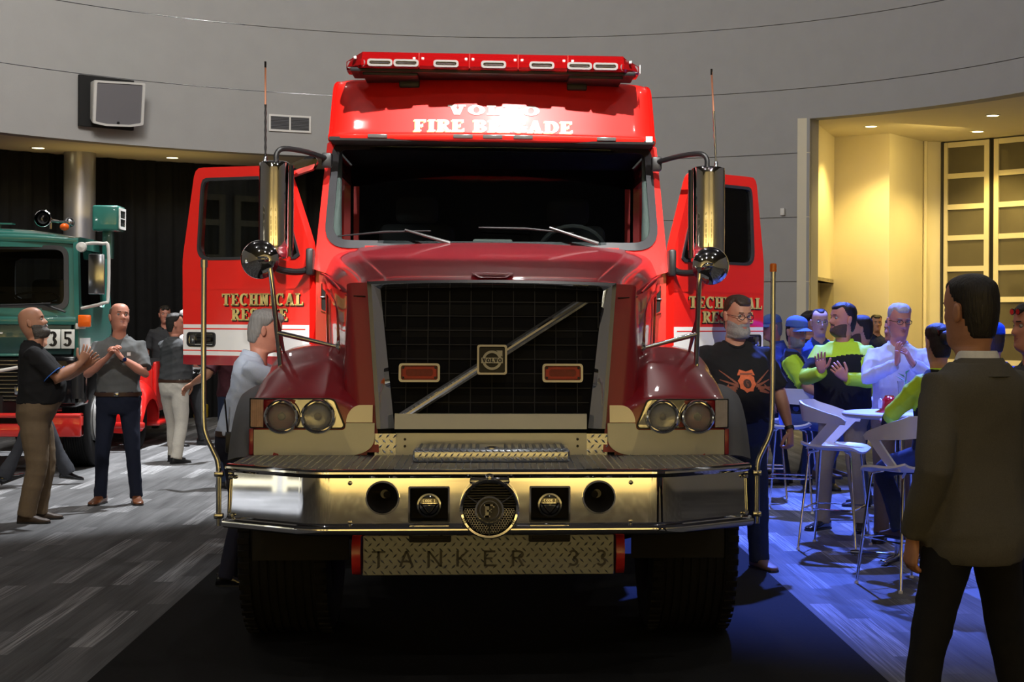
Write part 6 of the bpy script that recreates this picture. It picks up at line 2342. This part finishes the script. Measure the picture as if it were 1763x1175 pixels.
        for side in 'LR':
            s, hip, kn, an, ft = LG[side]
            tw = ft[3] if len(ft) > 3 else s * 12
            pitch = ft[4] if len(ft) > 4 else 0
            M_ = Matrix.Translation(an) @ Matrix.Rotation(R(tw), 4, 'Z') @ Matrix.Rotation(R(pitch), 4, 'X')
            sh = MB()
            sec = [(.072, .026, -.080, -.045), (.066, .034, -.083, .0), (.03, .038, -.084, .018), (-.02, .039, -.084, .008), (-.07, .043, -.084, -.022), (-.12, .047, -.084, -.040), (-.155, .044, -.083, -.046), (-.180, .032, -.081, -.052), (-.192, .012, -.076, -.060)]
            ring = []
            for (yy, w, zb, zt) in sec:
                ring.append([M_ @ Vector((w * math.copysign(abs(math.cos(a_)) ** .6, math.cos(a_)), yy, (zb + zt) / 2 + (zt - zb) / 2 * math.copysign(abs(math.sin(a_)) ** .7, math.sin(a_)))) for a_ in [2 * PI * j / 16 for j in range(16)]])
            sh.rings(ring)
            so_ = fin(obj('shoe', sh, [shoes or BLACK_PL], root, 60))
            sl = MB()
            pts_ = [(.034, .070), (-.034, .070), (-.040, .0), (-.045, -.07), (-.049, -.12), (-.044, -.16), (-.03, -.186), (0, -.197), (.03, -.186), (.044, -.16), (.049, -.12), (.045, -.07), (.040, .0)]
            sl.prism(pts_, -.085, -.070, lambda a_, d_, c_: M_ @ Vector((a_, c_, d_)))
            fin(obj('sole', sl, [BLACK_PL], so_, None))
    # ---- upper garment
    if top is not None:
        gb = MB()
        jacket = sleeve == 'jacket'
        inf = .026 if jacket else .013
        trunk(gb, hem, 1.490, inf * 1.0, .06 if jacket else (.06 if seat is None else 0))
        for side in 'LR':
            s, a, Sp, E_, Wp = A[side]
            i_ = .016 if jacket else .012
            ar = 1 + .12 * f
            inn = Sp + Vector((-s * .085, 0, .012))
            if sleeve == 'short':
                P6 = [inn, Sp + Vector((0, 0, -.004)), Sp * .7 + E_ * .3, Sp * .4 + E_ * .6, Sp * .16 + E_ * .84]
                r6 = [.045, .057 * ar + i_, .055 * ar + i_, .055 * ar + i_ + .004, .056 * ar + i_ + .010]
            else:
                P6 = [inn, Sp + Vector((0, 0, -.004)), Sp * .7 + E_ * .3, Sp * .3 + E_ * .7, E_, E_ * .7 + Wp * .3, E_ * .3 + Wp * .7, E_ * .02 + Wp * .98]
                r6 = [.045, .057 * ar + i_, .054 * ar + i_, .052 * ar + i_, .049 * ar + i_, .046 * ar + i_, .041 + i_, .034 + i_]
            gb.tube(P6, r6, 14)
        me = remesh(gb, vox, 3)
        wrinkle(me, .0135 if not jacket else .007, 15 if not jacket else 9, seed, .6)
        mm = top_mats or [top]
        so = fin(link('jacket' if jacket else ('long_sleeved_shirt' if sleeve == 'long' else 'shirt'), me, mm, root, 180))
        if top_fn:
            co3 = np.empty(len(me.polygons) * 3, np.float32)
            me.polygons.foreach_get('center', co3)
            ctx = dict(A=A, S=S_)
            mi = [top_fn(Vector(p), ctx) for p in co3.reshape(-1, 3)]
            me.polygons.foreach_set('material_index', mi)
        if collar is not None:
            rows_ = []
            for (k_, dz, dy) in ((.070, -.030, 0), (.068, .012, .004), (.070, .026, .004), (.078, .016, .002), (.088, -.016, .0)):
                row = []
                for i in range(27):
                    a = R(-90 + 14 + (332) * i / 26)
                    fr_ = max(0, -math.sin(a))
                    row.append(bend((k_ * math.cos(a) * 1.0, .018 + dy + (k_ * 1.02) * math.sin(a), 1.478 + dz - .048 * fr_ ** 2 - (.012 if dz < 0 and k_ > .08 else 0) * fr_)))
                rows_.append(row)
            fin(obj('collar', MB().slab(np.array(rows_), .004), [collar], root, 60))
        else:
            ring = [bend((.072 * math.cos(2 * PI * i / 24), .016 + .072 * math.sin(2 * PI * i / 24), 1.472 - .036 * max(0, -math.sin(2 * PI * i / 24)) ** 2 + .008)) for i in range(24)]
            fin(obj('neckband', MB().tube(ring, .010, 8, closed=True), [top], root, 180))
    if belt is not None:
        ring0 = []
        for z in (.957, .992):
            c0 = bend((0, 0, z))
            ring0.append(ell(c0, Vector((1, 0, 0)), Vector((0, 1, 0)), (.176 + .03 * f) * build + .016, .120 + .07 * f + .016, .131 + .016, 28, .82))
        bl = fin(obj('belt', MB().rings(ring0, caps=False), [belt], root, 60))
        yb_ = -(.120 + .07 * f + .018)
        fin(obj('buckle', MB().rbox(-.022, .022, yb_ - .006, yb_ + .004, .958 - drop, .991 - drop, .004), [CHROME2], bl))
    info = dict(root=root, S=S_, bend=bend, A=A, LG=LG, place=hp_, fin=fin)
    if extras:
        extras(info)
    return info


def project_print(info, polys_mats, ofs=.004, front=True):
    """flat prints laid on the garment: (polygons in x, z of the unit figure; material; name)"""
    root = info['root']
    g = [c for c in root.children if c.name.split('.')[0] in ('shirt', 'jacket', 'long_sleeved_shirt')][0]
    bm = bmesh.new()
    bm.from_mesh(g.data)
    tr = BVHTree.FromBMesh(bm)
    S_ = info['S']

    def hit(x, z):
        o = Vector((x * S_, -1.5 if front else 1.5, z * S_))
        h = tr.ray_cast(o, Vector((0, 1 if front else -1, 0)))
        return h[0] if h[0] is not None else None
    for polys, M_, nm in polys_mats:
        b = MB()
        for q in polys:
            # subdivide the outline and fan it from the middle so that it follows the cloth
            pts = []
            for i in range(len(q)):
                p0, p1 = q[i], q[(i + 1) % len(q)]
                for k in range(3):
                    pts.append((p0[0] + (p1[0] - p0[0]) * k / 3, p0[1] + (p1[1] - p0[1]) * k / 3))
            cx, cz = sum(p[0] for p in pts) / len(pts), sum(p[1] for p in pts) / len(pts)
            V = []
            ok = True
            for t in (1, .5):
                for p in pts:
                    h = hit(cx + (p[0] - cx) * t, cz + (p[1] - cz) * t)
                    if h is None:
                        ok = False
                        break
                    V.append(h + Vector((0, -ofs if front else ofs, 0)))
                if not ok:
                    break
            hc = hit(cx, cz) if ok else None
            if not ok or hc is None:
                continue
            V.append(hc + Vector((0, -ofs if front else ofs, 0)))
            n = len(pts)
            b.add(V, [(i, (i + 1) % n, n + (i + 1) % n, n + i) for i in range(n)] + [(n + i, n + (i + 1) % n, 2 * n) for i in range(n)])
        if b.v:
            obj(nm, b, [M_], g, 180)
    bm.free()
KHAKI = cloth('khaki_cloth', (.16, .115, .070))
KHAKI_L = cloth('pale_khaki_cloth', (.50, .47, .41))
NAVY = cloth('navy_trousers', (.012, .016, .034))
BLACKC = cloth('black_cloth', (.010, .010, .011))
GREYP = cloth('grey_polo_cloth', (.125, .13, .13))
DGREY = cloth('dark_grey_shirt', (.055, .057, .060))
JEANS = cloth('dark_denim', (.018, .028, .060), nscale=120, noise=.25)
JEANSB = cloth('blue_denim', (.06, .10, .30), nscale=120, noise=.25)
LBLUE = cloth('pale_blue_shirt', (.50, .56, .68), nscale=300, noise=.06, stretch=(1, 1, .1))
LAV = cloth('white_blue_shirt', (.56, .58, .70))
BLUEP = cloth('blue_polo', (.045, .075, .26))
CAPB = cloth('blue_cap_cloth', (.10, .18, .42))
LIME = cloth('lime_hi_vis', (.52, .80, .035), rough=.6, noise=.05)
WHITEC = cloth('white_cloth', (.75, .75, .74))
SUIT = cloth('brown_grey_suit', (.098, .092, .079), noise=.25, nscale=260)
BROWN_L = mat('brown_leather', (.16, .055, .022), .3, coat=.4, noise=.2)
BROWN_B = mat('brown_boot', (.05, .030, .018), .6, noise=.2)
BELTM = mat('belt_leather', (.05, .022, .012), .45, noise=.2)
WATCH = mat('watch_strap', (.02, .02, .022), .4)


def PX_(px, Y):
    return at(px, 557, Y)[0]


def wrist_band(info, side='L', face=True):
    s, a, Sp, E_, Wp = info['A'][side]
    d = (Wp - E_).normalized()
    c = Wp - d * .02
    o = info['fin'](obj('watch', MB().lathe([(.029, -.012), (.032, -.011), (.032, .011), (.029, .012)], c, d, 18), WATCH, info['root'], 60))
    if face:
        n = Vector((0, -1, 0.2)).normalized()
        info['fin'](obj('watch_face', MB().lathe([(0, .036), (.017, .036), (.019, .032), (.019, .026), (0, .026)], c, n - d * n.dot(d), 16), CHROME2, o))


# 1 bald bearded man in black, far left, clapping
p = floor_at(60, 898)


def ex1(i):
    pass


i1 = person('bald bearded man in black polo and khaki trousers clapping, farthest left', p[0], p[1], 100, 1.76, fat=1.0, build=1.06, tone='tan', hair=('none', 'brown'), beard=('full', 'salt'), head=(-4, -14, 0), jaw=.8,
            arms={'L': dict(w=(.05, -.385, 1.275), pole=(.5, .2, -.8), hd=(-.1, -.60, .75), pn=(-.8, -.2, -.2), curl=(8, 12, 10), spread=7),
                  'R': dict(w=(-.06, -.36, 1.315), pole=(-.5, .2, -.8), hd=(.05, -.45, .88), pn=(.8, .3, .1), curl=(8, 12, 10), spread=8)},
            feet={'L': (.10, -.02, 0, 6), 'R': (-.13, .05, 0, -14)}, top=BLACKC, legs_col=KHAKI, shoes=BROWN_B, collar=BLACKC, hem=.955, leg_w=1.22, seed=3)
# blue edge of the sleeve
s_, a_, Sp, E_, Wp = i1['A']['L']
for sd in 'LR':
    s_, a_, Sp, E_, Wp = i1['A'][sd]
    i1['fin'](obj('sleeve_trim', MB().lathe([(.083, -.004), (.086, 0), (.083, .004)], Sp * .17 + E_ * .83, (E_ - Sp).normalized(), 24), cloth('blue_trim', (.05, .16, .55)), i1['root'], 60))

# 2 grey-haired woman walking behind him
p = floor_at(72, 838)
person('grey-haired woman in dark flared trousers walking behind the bald man in black', p[0] - .05, p[1], 115, 1.62, tone='fair', hair=('full', 'grey'), head=(10, 0, 0),
       feet={'L': (.08, -.36, 0, 0, 8), 'R': (-.08, .36, .02, 0, -20)}, top=cloth('dark_blouse', (.03, .03, .035)), legs_col=cloth('dark_slacks', (.035, .037, .045)), shoes=BLACK_GLOSS, leg_w=.95, flare=1.5, sleeve='long', seed=4, shoulder=.92, build=.92)

# 3 man in grey polo, hands clasped
i3 = person('bald man in grey polo and navy trousers with hands clasped', floor_at(203, 868)[0], floor_at(203, 868)[1], 6, 1.81, fat=.10, tone='ruddy', hair=('balding', 'stubble'), head=(24, -12, 4), build=1.04,
            arms={'L': dict(w=(.055, -.265, 1.30), pole=(.6, .1, -.75), hd=(-.50, -.30, .80), pn=(-.75, .2, -.35), curl=(35, 40, 25), spread=3),
                  'R': dict(w=(-.055, -.245, 1.31), pole=(-.6, .1, -.75), hd=(.45, -.25, .82), pn=(.75, -.1, -.35), curl=(30, 40, 25), spread=3)},
            feet={'L': (.155, 0, 0, 14), 'R': (-.15, .02, 0, -18)}, top=GREYP, legs_col=NAVY, shoes=BROWN_L, collar=GREYP, belt=BELTM, hem=.965, seed=8, leg_w=.96)
wrist_band(i3, 'L')
project_print(i3, [([[(.085, 1.315), (.115, 1.315), (.115, 1.345), (.085, 1.345)]], WHITE_PAINT, 'badge')])

# 4, 5 the pair far behind, 6 man in dark shirt and pale trousers
person('dark-haired man in charcoal polo in front of the black drape', PX_(284, 17.6), 17.6, 15, 1.88, fat=.3, tone='ruddy', hair=('short', 'dark'), glasses='up', top=cloth('charcoal_polo', (.05, .052, .056)), legs_col=BLACKC, collar=BLACKC, seed=9)
person('bald man in white shirt behind the man with pale trousers', floor_at(322, 768)[0], floor_at(322, 768)[1], 75, 1.82, fat=.4, tone='pale', hair=('balding', 'white'), head=(0, 0, 0), sleeve='long',
       arms={'L': dict(w=(.16, -.46, 1.28), pole=(.5, .2, -.8), hd=(0, -.8, .5), pn=(-1, 0, 0))}, feet={'L': (.12, -.16, 0, 5), 'R': (-.12, .1, 0, -5)}, top=WHITEC, legs_col=BLACKC, collar=WHITEC, seed=12)
person('man in dark grey shirt and pale khaki trousers seen from behind', floor_at(300, 797)[0], floor_at(300, 797)[1], 142, 1.74, fat=.55, tone='ruddy', hair=('short', 'dark'), head=(-32, 0, 0), sleeve='long', build=1.05,
       arms={'L': dict(w=(.15, -.42, 1.15), pole=(.7, .1, -.6), hd=(-.2, -.9, .2), pn=(-1, 0, 0)), 'R': dict(w=(-.16, -.40, 1.17), pole=(-.7, .1, -.6), hd=(.1, -.9, .2), pn=(1, 0, 0))},
       feet={'L': (.13, -.10, 0, 8), 'R': (-.13, .08, 0, -8)}, top=DGREY, legs_col=KHAKI_L, collar=DGREY, belt=BELTM, hem=.965, seed=14, leg_w=1.15)

# 7 person behind the door reaching out an arm
person('person in dark patterned shirt reaching an arm out below the open door', PX_(408, 8.7), 8.7, 200, 1.72, fat=.4, tone='tan', hair=('short', 'dark'),
       arms={'L': dict(w=(.42, -.12, 1.07), pole=(.3, .6, -.6), hd=(.75, -.1, -.55), pn=(0, .6, -.8), curl=(12, 18, 14), spread=9)},
       top=cloth('maroon_dark_shirt', (.05, .012, .018), noise=.5, nscale=40), legs_col=JEANS, seed=15)

# 8 man in pale blue striped shirt at the left of the truck
i8 = person('grey-haired man in pale blue shirt leaning beside the red truck', PX_(412, 2.9), 2.9, 97, 1.74, fat=.35, tone='ruddy', hair=('side', 'grey'), head=(2, 6, 0), lean=13, sleeve='long', build=1.05,
            arms={'L': dict(w=(.16, -.60, 1.20), pole=(.5, .3, -.8), hd=(0, -1, .1), pn=(-1, 0, 0)), 'R': dict(w=(-.14, -.58, 1.18), pole=(-.6, .2, -.8), hd=(0, -1, .1), pn=(1, 0, 0))},
            feet={'L': (.12, -.05, 0, 5), 'R': (-.11, .06, 0, -10)}, top=LBLUE, legs_col=cloth('dark_navy_slacks', (.014, .014, .026)), shoes=BLACK_GLOSS, collar=LBLUE, belt=BELTM, hem=.95, seed=17)
i8['fin'](obj('radio', MB().rbox(-.215, -.185, .02, .075, .86, .99, .008).tube([(-.20, .06, .98), (-.20, .08, 1.20)], .006, 6), BLACK_PL, i8['root']))

# 9 bearded man in black T-shirt with an orange print
p = floor_at(1290, 965)
i9 = person('big man with grey beard and black T-shirt printed with an orange badge', PX_(1266, 3.34), 3.34, 10, 1.84, fat=.85, build=1.14, tone='tan', hair=('short', 'brown'), beard=('full', 'lgrey'), head=(14, 8, 0), jaw=.6, glasses='rim',
            arms={'L': dict(w=(.36, -.06, .90), pole=(.5, .8, 0), hd=(-.05, -.2, -1), pn=(-.7, .7, 0), curl=(45, 50, 35)), 'R': dict(w=(-.36, -.04, .90), pole=(-.5, .8, 0), hd=(0, -.2, -1), pn=(.9, .4, 0), curl=(40, 45, 30))},
            feet={'L': (.17, .0, 0, 14), 'R': (-.15, .03, 0, -12)}, top=BLACKC, legs_col=JEANS, shoes=mat('tan_boot', (.17, .10, .07), .6, noise=.2), hem=.94, seed=19, leg_w=1.12)
wrist_band(i9, 'L', False)
ORG = mat('print_orange', (.62, .13, .045), .8, noise=.3, nscale=60)
ORD = mat('print_rust', (.22, .065, .035), .8, noise=.5, nscale=40)
oct_ = []
for k in range(16):
    a = R(22.5 * k + 11.25)
    r_ = .062 if k % 2 else .053
    oct_.append((.015 + r_ * math.cos(a), 1.222 + r_ * 1.05 * math.sin(a)))
wing = []
for sx in (-1, 1):
    for (x0, z0, x1, z1, w_) in ((.06, 1.21, .17, 1.30, .010), (.07, 1.19, .18, 1.19, .012), (.06, 1.20, .17, 1.24, .010), (.08, 1.18, .15, 1.155, .016), (.12, 1.2, .18, 1.16, .014)):
        wing.append([(.015 + sx * x0, z0 - w_), (.015 + sx * x1, z1 - w_ * .3), (.015 + sx * x1, z1 + w_ * .3), (.015 + sx * x0, z0 + w_)])
project_print(i9, [([w_], ORD, 'print_wing') for w_ in wing] + [([oct_, [(-.045, 1.268), (.075, 1.268), (.06, 1.305), (.015, 1.292), (-.03, 1.305)]], ORG, 'print_badge')])
project_print(i9, [([[(.015 + .028 * math.cos(R(30 * k)), 1.215 + .03 * math.sin(R(30 * k))) for k in range(12)]], mat('print_dark', (.05, .02, .015), .8), 'print_centre'),
                   ([[(.008, 1.198), (.022, 1.198), (.022, 1.238), (.008, 1.238)], [(-.03, 1.272), (.06, 1.272), (.055, 1.283), (-.025, 1.283)]], ORD, 'print_mark')], .007)

# 10 man in hi-vis jacket clapping
def hv_fn(p, c):
    """lime shoulders and lower sleeves, black chest panel and body"""
    q = p / c['S']
    A = c['A']
    for side in 'LR':
        s, a, Sp, E_, Wp = A[side]
        # nearest distance to the lower arm or upper arm
        for (u, v, tag_) in ((E_, Wp, 'low'), (Sp, E_, 'up')):
            d = v - u
            t = max(0, min(1, (q - u).dot(d) / d.length_squared))
            if (q - (u + d * t)).length < (.072 if tag_ == 'low' else .082) and (tag_ == 'low' or t > .30):
                if tag_ == 'up' and .45 < t < .85:
                    return 1 if s < 0 else 0
                return 0
    if q.z > 1.368 + .015 * math.sin(q.x * 12):
        return 0
    return 1


p = floor_at(1420, 914)
i10 = person('young bearded man in lime and black safety jacket clapping', p[0] + .14, p[1], -32, 1.82, fat=.35, build=1.12, tone='ruddy', hair=('short', 'dark'), beard=('short', 'lbrown'), head=(-40, -3, 0), sleeve='jacket',
             arms={'L': dict(w=(.15, -.36, 1.20), pole=(.75, .1, -.65), hd=(-.45, -.35, .62), pn=(-.6, .5, .4), curl=(20, 25, 18), spread=6),
                   'R': dict(w=(-.04, -.36, 1.25), pole=(-.75, .1, -.65), hd=(-.08, -.25, .95), pn=(.5, -.75, .1), curl=(8, 10, 8), spread=6)},
             feet={'L': (.14, .03, 0, 20), 'R': (-.16, .0, 0, -20)}, top=LIME, top_mats=[LIME, cloth('jacket_black', (.013, .013, .015))], top_fn=hv_fn, legs_col=cloth('khaki_trousers', (.24, .19, .13)), shoes=BLACK_GLOSS, collar=LIME, hem=.90, seed=21)

# 11 grey-haired man in glasses clapping, behind the table
i11 = person('grey-haired man in glasses and pale shirt clapping behind the table', PX_(1546, 4.62), 4.62, -12, 1.81, fat=.2, tone='ruddy', hair=('short', 'white'), head=(18, 8, 0), glasses='rim', sleeve='long', build=1.05,
             arms={'L': dict(w=(.09, -.30, 1.34), pole=(.7, .0, -.7), hd=(-.45, -.15, .85), pn=(-.75, .3, -.3), curl=(18, 25, 20), spread=8),
                   'R': dict(w=(-.02, -.34, 1.34), pole=(-.75, .0, -.65), hd=(.02, -.1, 1), pn=(.85, .3, 0), curl=(8, 10, 8), spread=5)},
             top=LAV, legs_col=KHAKI, collar=LAV, seed=23)
wrist_band(i11, 'L', False)

# 12 seated man in cap on the stool by the pole
def seat_vest(p, c):
    q = p / c['S']
    for side in 'LR':
        s, a, Sp, E_, Wp = c['A'][side]
        d = E_ - Sp
        t = (q - Sp).dot(d) / d.length_squared
        if t > -.15 and (q - (Sp + d * max(0, min(1, t)))).length < .095:
            return 0
    return 1


xs_ = PX_(1368, 6.72)
person('seated man in blue cap, lime sleeve and black vest on the bar stool', xs_, 6.66, 70, 1.78, fat=.3, tone='tan', hair=('short', 'dark'), beard=('short', 'grey'), head=(-42, 6, 0), cap=('cap', CAPB), seat=.77,
       arms={'L': dict(w=(.20, -.36, 1.06), pole=(.6, .3, -.7), hd=(-.3, -.9, 0), pn=(0, 0, -1)), 'R': dict(w=(-.2, -.38, 1.06), pole=(-.6, .3, -.7), hd=(.3, -.9, 0), pn=(0, 0, -1))},
       feet={'L': (.12, -.26, .30, 0), 'R': (-.12, -.24, .30, 0)}, knees={'L': (.1, -1, .6), 'R': (-.1, -1, .6)}, top=LIME, top_mats=[LIME, cloth('vest_dark', (.02, .022, .035))], top_fn=seat_vest, legs_col=JEANSB, shoes=BROWN_B, seed=25, hem=.92, sleeve='short', collar=BLUEP)

# 13 others standing at the back right
person('man in blue cap and blue polo looking away to the left', PX_(1346, 8.9), 8.9, 250, 1.75, fat=.35, tone='ruddy', hair=('short', 'grey'), head=(30, 4, 0), cap=('cap', CAPB), lean=8, top=BLUEP, legs_col=JEANS, collar=BLUEP, seed=27)
person('man in blue cap mostly hidden behind the chrome pole', PX_(1303, 10.0), 10.0, 30, 1.70, tone='fair', hair=('short', 'dark'), cap=('cap', CAPB), glasses='dark', top=cloth('grey_tee', (.25, .25, .27)), legs_col=JEANS, seed=28)
person('balding man in silver glasses and blue polo facing the viewer', PX_(1411, 8.3), 8.3, 6, 1.80, fat=.3, tone='pale', hair=('receding', 'dark'), head=(-4, 4, 0), glasses='thin', top=cloth('royal_polo', (.03, .07, .32)), legs_col=JEANS, collar=BLUEP, seed=29)
person('dark-haired person almost hidden behind the balding man', PX_(1396, 9.6), 9.6, 60, 1.78, tone='fair', hair=('full', 'dark'), top=cloth('dark_top', (.03, .03, .04)), legs_col=JEANS, seed=30)
person('dark-haired man in lime shirt behind the clapping man in the safety jacket', PX_(1484, 7.0), 7.0, -110, 1.73, fat=.2, tone='fair', hair=('short', 'dark'), beard=('short', 'lbrown'), head=(0, 2, 0), top=LIME, legs_col=JEANS, collar=LIME, seed=31)
person('man in dark blue shirt standing far back against the yellow wall', PX_(1509, 16.6), 16.6, 20, 1.80, tone='tan', hair=('short', 'dark'), head=(-20, 0, 0), sleeve='long', top=cloth('deep_blue_shirt', (.015, .022, .07)), legs_col=BLACKC, collar=BLACKC, seed=32)
person('man in dark jacket hidden behind the grey-haired man in glasses', PX_(1538, 8.6), 8.6, -60, 1.72, tone='ruddy', hair=('crop', 'dark'), sleeve='long', top=cloth('dark_jacket', (.02, .02, .026)), legs_col=JEANS, seed=33)

# 14 seated person with a dark bun, on the stool beside the suit
xs_ = PX_(1578, 2.75)
person('seated person with dark pinned-up hair and lime sleeve beside the suit', xs_ + .10, 2.60, 205, 1.67, fat=.1, tone='fair', hair=('bun', 'dark'), head=(-14, 4, 0), seat=.77, build=.95, sleeve='long',
       arms={'L': dict(w=(.14, -.36, 1.10), pole=(.9, .2, -.5), hd=(-.5, -.8, .2), pn=(0, 0, -1)), 'R': dict(w=(-.20, -.34, 1.07), pole=(-1, .1, -.35), hd=(.5, -.8, .1), pn=(0, 0, -1))},
       feet={'L': (.12, -.25, .30, 0), 'R': (-.22, -.30, .30, -10)}, knees={'L': (.1, -1, .6), 'R': (-.45, -1, .6)}, top=LIME, top_mats=[LIME, BLACKC], top_fn=seat_vest, legs_col=JEANS, shoes=BROWN_B, seed=35, hem=.92)

# 15 blue cap seen from behind, 16 profile at the right edge
person('person in bright blue cap seen over the shoulder of the suit', PX_(1710, 4.3), 4.3, 190, 1.66, tone='fair', hair=('short', 'brown'), cap=('plain', cloth('bright_blue_cap', (.01, .07, .50))), glasses='up', top=cloth('blue_tee', (.02, .05, .22)), legs_col=JEANS, seed=36)
person('man in profile with sunglasses on his head at the right edge', PX_(1779, .95), .95, -82, 1.77, fat=.3, tone='ruddy', hair=('short', 'dark'), glasses='up', head=(0, 2, 0), sleeve='long', top=cloth('grey_jacket', (.07, .07, .075)), legs_col=BLACKC, collar=DGREY, seed=37)

# 17 the man in the suit, nearest the viewer
xs_ = PX_(1674, -1.68)


def ex_suit(i):
    b = i['bend']
    # white shirt collar above the jacket collar
    rows_ = []
    for (k_, dz) in ((.064, -.04), (.0635, .02), (.067, .028), (.074, .012), (.080, -.022)):
        rows_.append([b((k_ * math.cos(R(a)), .022 + k_ * math.sin(R(a)) * 1.05, 1.490 + dz - .05 * max(0, -math.sin(R(a))) ** 2)) for a in range(-74, 255, 12)])
    i['fin'](obj('shirt_collar', MB().slab(np.array(rows_), .004), WHITEC, i['root'], 60))
    rows_ = []
    for (k_, dz, oy) in ((.080, -.035, .0), (.079, .008, .006), (.084, .016, .006), (.098, -.008, .008), (.112, -.045, .012)):
        rows_.append([b((k_ * 1.04 * math.cos(R(a)), .020 + oy + k_ * math.sin(R(a)) * .98, 1.478 + dz - .10 * max(0, -math.sin(R(a)) + .1) ** 1.5)) for a in range(-60, 241, 10)])
    i['fin'](obj('lapel_collar', MB().slab(np.array(rows_), .006), SUIT, i['root'], 60))


i17 = person('man in brown-grey suit jacket seen from behind, nearest the viewer', xs_, -1.68, 205, 1.83, fat=.10, build=.93, tone='tan', hair=('crop', 'dark'), head=(4, 2, 0), sleeve='jacket', shoulder=.97,
             arms={'L': dict(w=(.215, -.05, .885), pole=(.4, .9, 0), hd=(0, -.15, -1), pn=(-1, .2, 0), curl=(30, 35, 25)), 'R': dict(w=(-.215, -.05, .885), pole=(-.4, .9, 0), hd=(0, -.15, -1), pn=(1, .2, 0), curl=(30, 35, 25))},
             feet={'L': (.27, .0, 0, 12), 'R': (-.27, .0, 0, -12)}, top=SUIT, legs_col=BLACKC, shoes=BLACK_GLOSS, hem=.80, seed=41, vox=.010, extras=ex_suit, leg_w=.92, headk=1.03)
